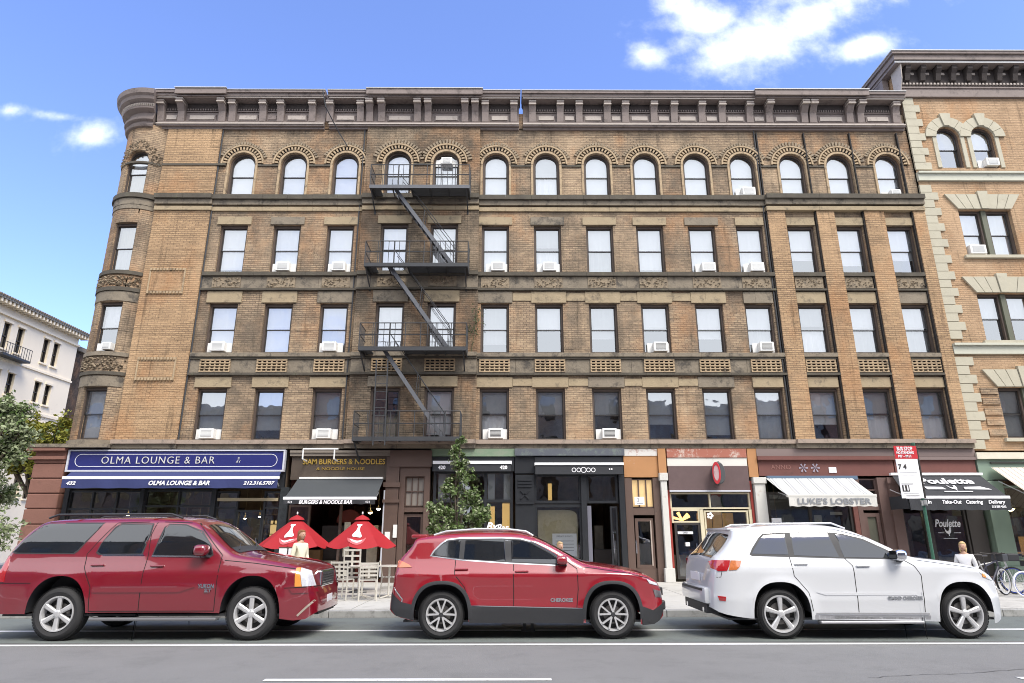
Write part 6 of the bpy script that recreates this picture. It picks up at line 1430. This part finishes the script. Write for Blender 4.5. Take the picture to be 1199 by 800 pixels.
X0 = 2.58-cr.xc; m = MB(); m.bevbox(X0-.02, X0+.06, -.26, .26, .60, .73, .015); m.build('number_plate', PLASTIC, cr.root); m = MB(); m.bevbox(X0-.12, X0+.03, -.55, .55, .40, .55, .03); m.build('lower_intake', PLASTIC, cr.root)
for s_ in (-1, 1):
    m = MB(); m.path([(-1.25-cr.xc, s_*.62, 1.585), (-1.05-cr.xc, s_*.62, 1.645), (-.5-cr.xc, s_*.62, 1.685), (0-cr.xc, s_*.62, 1.68), (.30-cr.xc, s_*.62, 1.645), (.42-cr.xc, s_*.62, 1.575)], .019, 8); m.build('roof_rail', ALU, cr.root, smooth=True, angle=60)
m = MB(); m.bevbox(-1.63-cr.xc, -1.36-cr.xc, -.66, .66, 1.535, 1.60, .025); m.build('spoiler', CHERRY, cr.root, smooth=True, angle=40)
m = MB()
for x in (.27, .40): m.box(x-cr.xc-.025, x-cr.xc+.025, -.4, -.35, .08, .27)
m.box(.22-cr.xc, .45-cr.xc, -.42, -.33, .06, .09); m.build('exhaust_bracket', PLASTIC, cr.root)
m = MB(); m.tube((-1.75-cr.xc, .3, .27), (-1.98-cr.xc, .3, .26), .03); m.build('exhaust', CHROME, cr.root)
text('CHEROKEE', .07, CHROME, df[-1], (.86-cr.xc, -cr.w(.86-cr.xc, .585)-.004, .585), ext=.003, off=.003, width=.36)

# --- white SUV
S = dict(top=[(3.29,.52),(3.29,.80),(3.33,.98),(3.37,1.20),(3.52,1.30),(3.70,1.50),(3.76,1.60),(3.755,1.655),(4.0,1.70),(4.35,1.73),(4.9,1.745),(5.35,1.735),(5.62,1.70),(5.9,1.605),(6.35,1.375),(6.58,1.25),(6.75,1.215),(7.15,1.175),(7.55,1.115),(7.82,1.02),(7.98,.90),(8.07,.74),(8.11,.58),(8.11,.44)],
         bot=[(3.29,.46),(3.42,.38),(3.7,.33),(3.9,.31),(6.8,.27),(7.8,.22),(8.0,.26),(8.11,.38)], belt=[(3.3,1.27),(4,1.27),(5.4,1.23),(6.3,1.18),(8.1,1.0)], W=.97,
         prof=[(.2,-.06),(.35,-.03),(.5,-.015),(.62,.0),(.66,-.008),(.8,-.006),(1.0,.002),(1.08,-.01),(1.2,-.05),(1.27,-.075),(1.5,-.15),(1.72,-.24)], wheels=[(4.37,.375,.375),(7.33,.375,.375)], arch=(.46,.545,2.5), doors=[(4.60,5.60),(5.605,6.66)], doorz=.36, floor=.28, flare=.035, endf=(.75,.40), endr=(.45,.24), edge=.10)
cr = Car('parked_suv', 'glossy white SUV with five-spoke wheels parked before the striped awning shop', 5.70, 12.02, S, PEARL)
cr.shell(); dl = {s_: cr.door[(0, s_)] for s_ in (-1, 1)}; df = {s_: cr.door[(1, s_)] for s_ in (-1, 1)}
D2 = [(3.96,1.275),(4.02,1.37),(4.16,1.53),(4.24,1.60),(4.6,1.625),(5.40,1.625),(5.62,1.595),(5.90,1.52),(6.25,1.345),(6.38,1.235),(6.34,1.20),(5.42,1.215),(4.0,1.255)]
cr.panel(D2, .003, PLASTIC, 'window_seal', nx=50)
cr.panel([(4.0,1.29),(4.05,1.36),(4.19,1.52),(4.26,1.58),(4.62,1.60),(4.60,1.275)], .006, CARGLASS, 'quarter_window'); cr.panel([(4.69,1.265),(4.71,1.605),(5.34,1.605),(5.42,1.235)], .006, CARGLASS, 'window', dl); cr.panel([(5.50,1.235),(5.46,1.60),(5.60,1.58),(5.88,1.50),(6.20,1.345),(6.32,1.235),(6.30,1.22)], .006, CARGLASS, 'window', df)
cr.topstrip(5.70, 6.50, (.15, .10), .006, CARGLASS, 'windshield'); cr.topstrip(3.40, 3.745, .10, .006, CARGLASS, 'rear_window'); cr.topstrip(6.50, 6.62, .1, .008, PLASTIC, 'cowl')
cr.seam([(5.60,.40),(5.60,1.10),(5.50,1.22)]); cr.seam([(6.66,.40),(6.68,.95),(6.60,1.10),(6.36,1.25)]); cr.seam([(4.86,.42),(4.82,.70),(4.62,.95),(4.60,1.27)]); cr.seam([(4.64,1.28),(4.66,1.66),(5.5,1.665),(5.95,1.55)], wd=.008); cr.seam([(3.33,.92),(3.45,.93),(3.52,1.2)], wd=.009); cr.seam([(6.66,1.19),(7.1,1.13),(7.6,1.06)], wd=.008)
cr.panel([(4.95,.70),(6.64,.70),(6.64,.655),(5.1,.655)], .007, PEARL, 'door_crease'); cr.seam([(4.90,.385),(6.72,.375)], wd=.025, m=CHROME, name='sill_trim', off=.01); cr.panel([(4.88,.36),(6.74,.35),(6.74,.29),(4.88,.30)], .0, mat('silver_step', (.4, .4, .42), .35, metal=.5), 'sill_cladding')
for s_ in (-1, 1): m = MB(); m.bevbox(4.95-cr.xc, 6.6-cr.xc, *sorted((s_*.85, s_*1.0)), .235, .275, .015); m.build('running_board', mat('silver_step'), cr.root)
cr.handle(4.76, 1.13, key=0); cr.handle(5.76, 1.10, key=1); cr.mirror(6.36, 1.27, CHROME, sz=(.10, .12, .085), key=1)
for x, z, r in S['wheels']: cr.wheel(x-cr.xc, z, r, .265, 'five', .26)
cr.panel([(3.33,1.17),(3.40,1.19),(3.62,1.19),(3.60,1.12),(3.55,1.03),(3.42,1.02),(3.345,1.06)], .010, REDL, 'tail_light'); cr.panel([(3.63,1.188),(3.80,1.185),(3.765,1.10),(3.70,1.045),(3.575,1.035)], .010, mat('yellow_red_lens', (.55, .16, .04), .2, coat=1, var=.6, vscale=25), 'side_lamp'); cr.panel([(3.38,.645),(3.50,.635),(3.49,.565),(3.40,.575)], .008, REDL, 'reflector')
cr.panel([(7.66,1.0),(7.84,.96),(7.93,.86),(7.78,.90)], .009, CLEARL, 'headlight'); cr.panel([(7.70,.99),(7.76,.97),(7.77,.91),(7.70,.93)], .011, AMBER, 'turn_signal')
X0 = 3.27-cr.xc; m = MB(); m.bevbox(X0-.06, X0+.2, -.72, .72, .50, .76, .05); rb_ = m.build('rear_bumper', PEARL, cr.root, smooth=True, angle=45); m = MB(); m.box(X0-.066, X0-.05, -.62, .62, .70, .735); m.build('step_pad', PLASTIC, rb_)
m = MB(); m.box(X0-.02, X0+.3, -.66, .66, .36, .50); m.build('rear_valance', PLASTIC, cr.root)
for s_ in (-1, 1): m = MB(); m.tube((X0-.03, s_*.5, .40), (X0+.15, s_*.5, .40), .045); m.build('exhaust', CHROME, cr.root)
m = MB(); m.box(X0+.005, X0+.018, -.26, .26, .84, .97); m.build('number_plate', LET, cr.root)
for s_ in (-1, 1):
    m = MB(); m.path([(4.05-cr.xc, s_*.62, 1.70), (4.2-cr.xc, s_*.62, 1.765), (5.5-cr.xc, s_*.62, 1.775), (5.72-cr.xc, s_*.62, 1.69)], .015, 8); m.build('roof_rail', PEARL, cr.root, smooth=True, angle=60)
m = MB(); m.bevbox(3.72-cr.xc, 3.98-cr.xc, -.6, .6, 1.66, 1.70, .015); m.build('spoiler', PEARL, cr.root, smooth=True, angle=40)
text('GRAND CHEROKEE', .062, DKLET, df[-1], (6.36-cr.xc, -cr.w(6.36-cr.xc, .615)-.004, .612), ext=.003, off=.004, width=.56)
# ------------------------------------------------------------------ people
def skin_mesh(joints, edges, radii, m, name, parent, sub=2):
    me = bpy.data.meshes.new(name); me.from_pydata(joints, edges, []); o = bpy.data.objects.new(name, me); C.objects.link(o)
    sk = o.modifiers.new('s', 'SKIN'); sk.use_smooth_shade = True
    for i, v in enumerate(me.skin_vertices[0].data): r = radii[i]; v.radius = (r, r) if not isinstance(r, tuple) else r; v.use_root = (i == 0)
    su = o.modifiers.new('u', 'SUBSURF'); su.levels = sub; su.render_levels = sub
    dg = bpy.context.evaluated_depsgraph_get(); nm = bpy.data.meshes.new_from_object(o.evaluated_get(dg)); bpy.data.objects.remove(o); bpy.data.meshes.remove(me)
    nm.materials.clear(); nm.materials.append(m); nm.name = name; nm.polygons.foreach_set('use_smooth', [True]*len(nm.polygons))
    r = bpy.data.objects.new(name, nm); C.objects.link(r); r.parent = parent; return r
def person(label, loc, rotz, h=1.65, hair=(.3, .2, .1), shirt=(.7, .68, .6), trousers=(.05, .06, .1), seated=False, longhair=True):
    """faces local -y"""
    t = thing('person', label, 'person', loc, rotz); k = h/1.70; up = lambda p: (p[0]*k, p[1]*k, p[2]*k)
    hip = .95 if not seated else .50; sh = hip+.48
    if not seated: leg = lambda s: [(s*.09, 0, hip-.02), (s*.10, -.02, .50), (s*.10, .03, .09), (s*.11, -.13, .04)]
    else: leg = lambda s: [(s*.09, 0, hip), (s*.12, -.42, hip+.02), (s*.12, -.42, .10), (s*.12, -.56, .04)]
    arm = lambda s: [(s*.17, 0, sh-.03), (s*.23, .02, sh-.30), (s*.20, -.14, sh-.50), (s*.19, -.20, sh-.56)]
    J = [(0, 0, hip), (0, 0, hip+.22), (0, 0, sh-.06), (0, -.01, sh+.06), (0, -.02, sh+.12)]; Rr = [.13, .11, .14, .055, .055]; E = [(0, 1), (1, 2), (2, 3), (3, 4)]
    for s in (-1, 1):
        b = len(J); J += leg(s); Rr += [.085, .06, .04, .035]; E += [(0, b), (b, b+1), (b+1, b+2), (b+2, b+3)]
        b = len(J); J += arm(s); Rr += [.055, .04, .028, .022]; E += [(2, b), (b, b+1), (b+1, b+2), (b+2, b+3)]
        hx, hy, hz = J[b+3]
        for q in range(4): c = len(J); J += [(hx+(q-1.5)*.018, hy-.03, hz-.03), (hx+(q-1.5)*.019, hy-.045, hz-.075)]; Rr += [.009, .008]; E += [(b+3, c), (c, c+1)]
        c = len(J); J += [(hx-s*.035, hy-.03, hz-.01), (hx-s*.045, hy-.05, hz-.04)]; Rr += [.010, .008]; E += [(b+3, c), (c, c+1)]
    body = skin_mesh([up(p) for p in J], E, [r*k for r in Rr], SKIN, 'body', t)
    hz = (sh+.225)*k; m = MB(); m.ball((0, -.03*k, hz), .075*k, .095*k, .115*k, 18, 14); m.tube((0, -.12*k, hz-.01*k), (0, -.145*k, hz-.02*k), .016*k, .012*k, n=8)
    for s in (-1, 1): m.ball((s*.077*k, -.02*k, hz-.01*k), .012*k, .02*k, .028*k, 8, 6)
    m.build('head', SKIN, body, smooth=True); m = MB()
    for s in (-1, 1): m.ball((s*.028*k, -.115*k, hz+.012*k), .011*k, .006*k, .006*k, 8, 5)
    m.build('eyes', SASH, body); m = MB(); m.ball((0, -.113*k, hz-.052*k), .024*k, .008*k, .007*k, 8, 5); m.build('mouth', mat('lips', (.35, .1, .09), .5), body)
    hm = mat('hair_%02d' % int(hair[0]*100), hair, .6, var=.3, vscale=30); m = MB(); m.ball((0, .025*k, hz+.035*k), .088*k, .10*k, .105*k, 16, 12); m.ball((0, -.04*k, hz+.085*k), .07*k, .07*k, .045*k, 12, 8)
    if longhair: m.ball((0, .055*k, hz-.07*k), .085*k, .06*k, .14*k, 14, 10); m.ball((.06*k, 0, hz-.06*k), .03*k, .05*k, .1*k); m.ball((-.06*k, 0, hz-.06*k), .03*k, .05*k, .1*k)
    m.build('hair', hm, body, smooth=True)
    J2 = [(0, 0, hip-.02), (0, 0, hip+.22), (0, 0, sh-.05), (0, -.005, sh+.03)]; R2 = [.145, .128, .155, .07]; E2 = [(0, 1), (1, 2), (2, 3)]
    for s in (-1, 1): b = len(J2); a = arm(s); J2 += a[:2]+[tuple((a[1][i]+a[2][i])/2 for i in range(3))]; R2 += [.07, .055, .05]; E2 += [(2, b), (b, b+1), (b+1, b+2)]
    skin_mesh([up(p) for p in J2], E2, [r*k for r in R2], mat('shirt_%02d_%02d' % (int(shirt[0]*99), int(shirt[2]*99)), shirt, .85, var=.08), 'shirt', t)
    J3 = [(0, 0, hip)]; R3 = [.14]; E3 = []
    for s in (-1, 1): b = len(J3); J3 += leg(s)[:3]; R3 += [.1, .075, .06]; E3 += [(0, b), (b, b+1), (b+1, b+2)]
    skin_mesh([up(p) for p in J3], E3, [r*k for r in R3], mat('trousers_dark', trousers, .85), 'trousers', t)
    m = MB()
    for s in (-1, 1): f = leg(s)[3]; m.bevbox((f[0]-.045)*k, (f[0]+.045)*k, (f[1]-.08)*k, (f[1]+.17)*k, 0, .08*k, .02)
    m.build('shoe', SASH, t, smooth=True, angle=50); return t
person('standing person with auburn hair and cream top beside the left red umbrella', (-4.80, 15.7, .13), R(55), h=1.50, hair=(.22, .09, .03), shirt=(.72, .68, .52))
person('seated blond person in a white top by the rotisserie window', (11.85, 17.6, .13), R(-40), h=1.62, hair=(.52, .38, .18), shirt=(.78, .78, .80), seated=True)
person('seated person with sandy hair in front of the pasted notice', (1.45, 18.9, .13), R(20), h=1.62, hair=(.42, .3, .16), shirt=(.35, .3, .25), seated=True, longhair=False)
def bench(label, x, y, L_=1.2, m=BROWNP):
    t = thing('bench', label, 'bench', (x, y, .13)); P(t, 'seat', m, (-L_/2, L_/2, -.2, .2, .36, .42), bev=.01)
    for a in (-L_/2+.06, L_/2-.1): P(t, 'leg', m, (a, a+.05, -.17, .17, 0, .359))
bench('low bench under the seated blond person by the rotisserie', 11.85, 17.66, 1.3); bench('low bench under the seated person before the bistro window', 1.45, 18.96, .9)

# ------------------------------------------------------------------ umbrellas, tables, chairs
RED = mat('red_umbrella_cloth', (.33, .008, .014), .75, var=.12, vscale=3); PINK = mat('umbrella_emblem_pink', (.55, .12, .13), .75)
def umbrella(label, x, y, lab_white, z0=.13, R_=.98, rot=0):
    t = thing('umbrella', label, 'umbrella', (x, y, z0), rot, group='red umbrellas outside the restaurant')
    n = 8; top = 1.93; ed = 1.18; m = MB(); ns = 48; nr = 8; vs = []
    for k in range(ns):
        a = 2*math.pi*k/ns; u_ = (k % (ns//n))/(ns//n); pin = math.sin(math.pi*u_)
        for q in range(nr+1):
            f = q/nr; r = R_*f*(1-.07*pin*f); z = top-(top-ed)*(f**1.12)-.02*math.sin(math.pi*f)+(-.07*pin*f*f)
            vs.append((r*math.cos(a), r*math.sin(a), z))
    m.add(vs, [(k*(nr+1)+q, ((k+1) % ns)*(nr+1)+q, ((k+1) % ns)*(nr+1)+q+1, k*(nr+1)+q+1) for k in range(ns) for q in range(nr)])
    cn = m.build('canopy', RED, t, smooth=True, angle=30)
    m = MB(); vs = []
    for k in range(24):
        a = 2*math.pi*k/24; 
        for r, z in ((.0, top+.06), (.16, top-.02), (.21, top-.08)): vs.append((r*math.cos(a), r*math.sin(a), z))
    m.add(vs, [(k*3+q, ((k+1) % 24)*3+q, ((k+1) % 24)*3+q+1, k*3+q+1) for k in range(24) for q in range(2)]); m.build('vent_cap', RED, cn, smooth=True)
    m = MB(); m.tube((0, 0, 0), (0, 0, top+.05), .02, n=10); m.ball((0, 0, top+.10), .022, .022, .04); pl = m.build('pole', WHITE, t); m = MB(); m.lathe([(0, 0), (.24, 0), (.22, .05), (.05, .08), (0, .08)], (0, 0, 0), n=20); m.build('base', PLASTIC, t)
    m = MB()
    for k in range(n): a = 2*math.pi*(k)/n; m.path([((R_*f+.01)*math.cos(a), (R_*f+.01)*math.sin(a), top-(top-ed)*(f**1.12)-.045) for f in (.02, .3, .6, .94)], .008, 4)
    m.build('rib', WHITE, t)
    # pale printed emblem on the panel facing the road: chalice above a curved ribbon
    def surf(a, f, off=.012):
        u_ = ((a % (2*math.pi/n))/(2*math.pi/n)); pin = math.sin(math.pi*u_); r = R_*f*(1-.07*pin*f)
        return (r*math.cos(a)+off*math.cos(a)*.5, r*math.sin(a)+off*math.sin(a)*.5, top-(top-ed)*(f**1.12)-.02*math.sin(math.pi*f)-.07*pin*f*f+off)
    ac_ = R(-90)-rot+R(2); nn = 16
    m = MB(); vs = []
    for k in range(nn+1):
        s_ = -1+2*k/nn; vs += [surf(ac_+s_*.36, .70+.09*(1-s_*s_)), surf(ac_+s_*.36, .72+.20*(1-s_*s_))]
    m.add(vs, [(2*k, 2*k+2, 2*k+3, 2*k+1) for k in range(nn)]); m.build('ribbon_print', PINK, cn, fix=False)
    m = MB(); vs = []; prof = [(.30, .22), (.33, .20), (.36, .09), (.44, .07), (.52, .10), (.60, .17), (.66, .20), (.70, .15)]
    for f, w_ in prof: vs += [surf(ac_-w_, f, .014), surf(ac_, f, .014), surf(ac_+w_, f, .014)]
    m.add(vs, [(3*i+k, 3*i+k+1, 3*i+k+4, 3*i+k+3) for i in range(len(prof)-1) for k in range(2)]); m.build('chalice_print', lab_white, cn, fix=False)
    m = MB(); vs = []
    for k in range(nn+1):
        s_ = -1+2*k/nn; vs += [surf(ac_+s_*.22, .76+.05*(1-s_*s_), .015), surf(ac_+s_*.22, .77+.09*(1-s_*s_), .015)]
    m.add(vs, [(2*k, 2*k+2, 2*k+3, 2*k+1) for k in range(nn)]); m.build('ribbon_lettering', lab_white, cn, fix=False)
    return t
umbrella('left red umbrella with pale printed emblem, nearer the maroon car', -5.76, 18.3, LET, rot=R(8)); umbrella('right red umbrella with pale printed emblem, overlapping the brown pilaster', -3.98, 18.3, LET, rot=R(-6))
CH = mat('bistro_chair_aluminium', (.66, .63, .56), .35, metal=.3)
def chair(label, x, y, rz, hb=.88, slats=4):
    t = thing('bistro_chair', label, 'chair', (x, y, .13), rz, group='slatted chairs outside the restaurant'); m = MB()   # faces -y
    for k in range(5): m.box(-.2, .2, -.2+k*.085, -.2+k*.085+.065, .44, .458)
    m.build('seat', CH, t)
    for sx in (-.2, .2):
        m = MB(); m.bar((sx, -.2, 0), (sx, -.19, .44), .028, .028); m.build('leg', CH, t); m = MB(); m.bar((sx, .24, 0), (sx, .2, .45), .028, .028); m.build('leg', CH, t)
    m = MB()
    for sx in (-.2, .2): m.bar((sx, .2, .452), (sx, .27, hb), .028, .028)
    for k in range(slats): z = .56+(hb-.58)*k/(slats-1); yy = .2+.07*(z-.45)/(hb-.45); m.box(-.188, .188, yy-.008, yy+.008, z-.025, z+.02)
    m.bar((0, .215, .5), (0, .265, hb-.02), .05, .012); m.build('backrest', CH, t); m = MB(); m.bar((-.2, -.19, .2), (-.2, .22, .2), .02, .02); m.bar((.2, -.19, .2), (.2, .22, .2), .02, .02); m.bar((-.19, .0, .2), (.19, .0, .2), .02, .02); m.build('stretcher', CH, t)
chair('slatted chair nearest the maroon car bumper', -3.92, 16.3, R(172), .86); chair('slatted chair in the middle of the group, back to the road', -3.30, 16.2, R(195), .84); chair('tall-backed slatted chair behind the others', -3.85, 17.1, R(180), 1.12, 5); chair('slatted chair half hidden by the brown pilaster side', -2.95, 17.2, R(100), .84); 
def table(label, x, y, m_=CH):
    t = thing('bistro_table', label, 'table', (x, y, .13)); m = MB(); m.lathe([(0, .72), (.33, .72), (.33, .745), (0, .745)], (0, 0, 0), n=28); m.build('table_top', m_, t); m = MB(); m.tube((0, 0, .04), (0, 0, .719), .025); m.build('pedestal', m_, t); m = MB()
    for k in range(4): a = R(45+90*k); m.bar((0, 0, .06), (.25*math.cos(a), .25*math.sin(a), .015), .03, .02)
    m.build('foot', m_, t)
table('round cafe table between the slatted chairs', -3.55, 16.75); table('round cafe table by the restaurant post', -2.9, 16.75)
mbd = thing('menu_board', 'white two-panel menu board left of the auburn haired person', 'sign', (-5.15, 15.9, .13)); P(mbd, 'board', LET, (-.2, -.02, -.02, .02, .75, 1.16), (.02, .2, -.02, .02, .75, 1.16)); P(mbd, 'stand', BROWNP, (-.22, .22, -.015, .025, 1.165, 1.19), (-.21, -.18, 0, .03, 0, .745), (.17, .2, 0, .03, 0, .745))
# ------------------------------------------------------------------ bus stop sign
bs = thing('bus_stop_sign', 'tall red and white bus stop sign on a green pole behind the white SUV', 'sign', (9.42, 15.0, .13))
m = MB(); m.tube((0, .03, 0), (0, .03, 3.45), .035, n=12); m.tube((0, .03, 3.45), (0, .03, 3.50), .045); m.build('pole', mat('pole_green', (.035, .12, .075), .5), bs)
P(bs, 'route_panel', LET, (-.50, .0, -.035, -.02, 2.24, 3.12)); P(bs, 'red_header', mat('sign_red'), (-.50, .02, -.035, -.02, 3.125, 3.42)); P(bs, 'edge', SASH, (.022, .05, -.03, .03, 2.24, 3.4))
text('BUS STOP', .12, LET, bs, (-.26, -.04, 3.35), width=.36, off=.003); text('NO STANDING', .08, LET, bs, (-.26, -.04, 3.26), width=.4, off=.002); text('M7 - M11', .08, LET, bs, (-.28, -.04, 3.18), off=.002)
text('7 4', .15, SASH, bs, (-.38, -.04, 2.94), off=.004); P(bs, 'rule', BLIND2, (-.46, -.06, -.04, -.036, 2.82, 2.828), (-.46, -.2, -.04, -.036, 2.55, 2.575)); text('11', .15, LET, bs, (-.38, -.045, 2.46), off=.006); P(bs, 'number_block', SASH, (-.46, -.30, -.041, -.036, 2.39, 2.53)); P(bs, 'rule', SASH, (-.4, -.1, -.04, -.036, 2.29, 2.30)); P(bs, 'rule', BLIND2, (-.44, -.1, -.04, -.036, 2.35, 2.356), (-.44, -.12, -.04, -.036, 2.74, 2.745))
m = MB(); m.tube((0, -.02, 2.1), (0, -.02, 2.2), .05); m.box(-.08, .05, -.04, .0, 2.08, 2.18); m.build('clamp', mat('pole_grey', (.3, .3, .3), .5), bs)
# ------------------------------------------------------------------ bicycles
def bicycle(label, x, y, rz, fr_, rim_=LET, disc=None, r=.33):
    t = thing('bicycle', label, 'bicycle', (x, y, .13), rz, group='bicycles leaning by the sage green pilaster'); wb_ = 1.02
    for wx in (-wb_/2, wb_/2):
        o = bpy.data.objects.new('wheel', None); C.objects.link(o); o.parent = t; o.location = (wx, 0, r)
        m = MB(); m.lathe([(r-.03, -.02), (r-.012, -.024), (r, 0), (r-.012, .024), (r-.03, .02), (r-.03, -.02)], (0, 0, 0), axis='Y', n=40); m.build('tyre', RUBBER if rim_ is not LET else rim_, o, smooth=True, angle=60)
        m = MB(); m.lathe([(r-.055, -.012), (r-.03, -.014), (r-.03, .014), (r-.055, .012), (r-.055, -.012)], (0, 0, 0), axis='Y', n=40); m.build('rim', disc or ALU, o)
        m = MB(); [m.tube((0, .02*(-1)**k, 0), ((r-.04)*math.cos(6.283*k/20), 0, (r-.04)*math.sin(6.283*k/20)), .0025, n=3) for k in range(20)]; m.tube((0, -.05, 0), (0, .05, 0), .02); m.build('spokes', ALU, o)
    bb = (-.05, 0, .28); st = (-.20, 0, .80); hd = (.38, 0, .82); rw = (-wb_/2, 0, r); fw = (wb_/2, 0, r); m = MB(); m.tube(bb, st, .018); m.tube(bb, (.41, 0, .68), .024); m.tube((-.17, 0, .70), hd, .018); m.tube(bb, rw, .012); m.tube((-.17, 0, .70), rw, .010); m.tube(hd, (.415, 0, .66), .022); m.tube((.415, 0, .66), fw, .014); m.build('frame', fr_, t)
    m = MB(); m.path([(.36, 0, .82), (.33, 0, .98)], .014); m.path([(.25, -.28, 1.0), (.38, -.12, .98), (.38, .12, .98), (.25, .28, 1.0)], .013); m.build('handlebar', SASH, t); m = MB(); m.tube(st, (-.22, 0, .92), .013); m.bevbox(-.36, -.10, -.07, .07, .92, .97, .02); m.build('saddle', SASH, t); m = MB(); m.lathe([(.0, -.04), (.09, -.04), (.09, -.035), (0, -.035)], bb, axis='Y', n=20); m.tube(bb, (bb[0]+.12, -.07, bb[2]-.12), .01); m.box(bb[0]+.08, bb[0]+.17, -.13, -.07, bb[2]-.14, bb[2]-.12); m.build('crank', ALU, t)
    m = MB(); m.bevbox(.42, .68, -.14, .14, .80, .98, .02); m.build('basket', PLASTIC, t); return t
BLUEP = mat('blue_bicycle_paint', (.02, .05, .30), .3, coat=.6)
bicycle('blue bicycle with white tyres nearest the green pilaster, cut by the frame', 12.95, 16.6, R(8), BLUEP, LET, BLUEP, r=.30); bicycle('dark bicycle parked between the white SUV nose and the green pilaster', 11.95, 16.9, R(28), mat('dark_bicycle_paint', (.03, .03, .05), .35), RUBBER); bicycle('silver framed bicycle leaning behind the dark one', 12.35, 17.5, R(-15), ALU, RUBBER, BLUEP)
# standing things on the sidewalk
tc_ = thing('trash_bin', 'black rubbish bin beside the tree at the street corner', 'bin', (-14.0, 15.2, .13)); m = MB(); m.lathe([(.24, 0), (.30, .8), (.32, .8), (.32, .85), (.1, 1.0), (0, 1.02)], (0, 0, 0), n=20); m.build('body', BLACKP, tc_, smooth=True, angle=30); m = MB(); m.box(-.12, .12, -.31, -.29, .84, .92); m.build('slot', DARKGAP, tc_)
tc_ = thing('manhole_cover', 'small iron utility cover set in the lane under the red crossover', 'manhole cover', (.2, 12.9, .004)); m = MB(); m.lathe([(0, .006), (.3, .006), (.33, 0)], (0, 0, 0), n=28); m.build('cover', IRON, tc_)
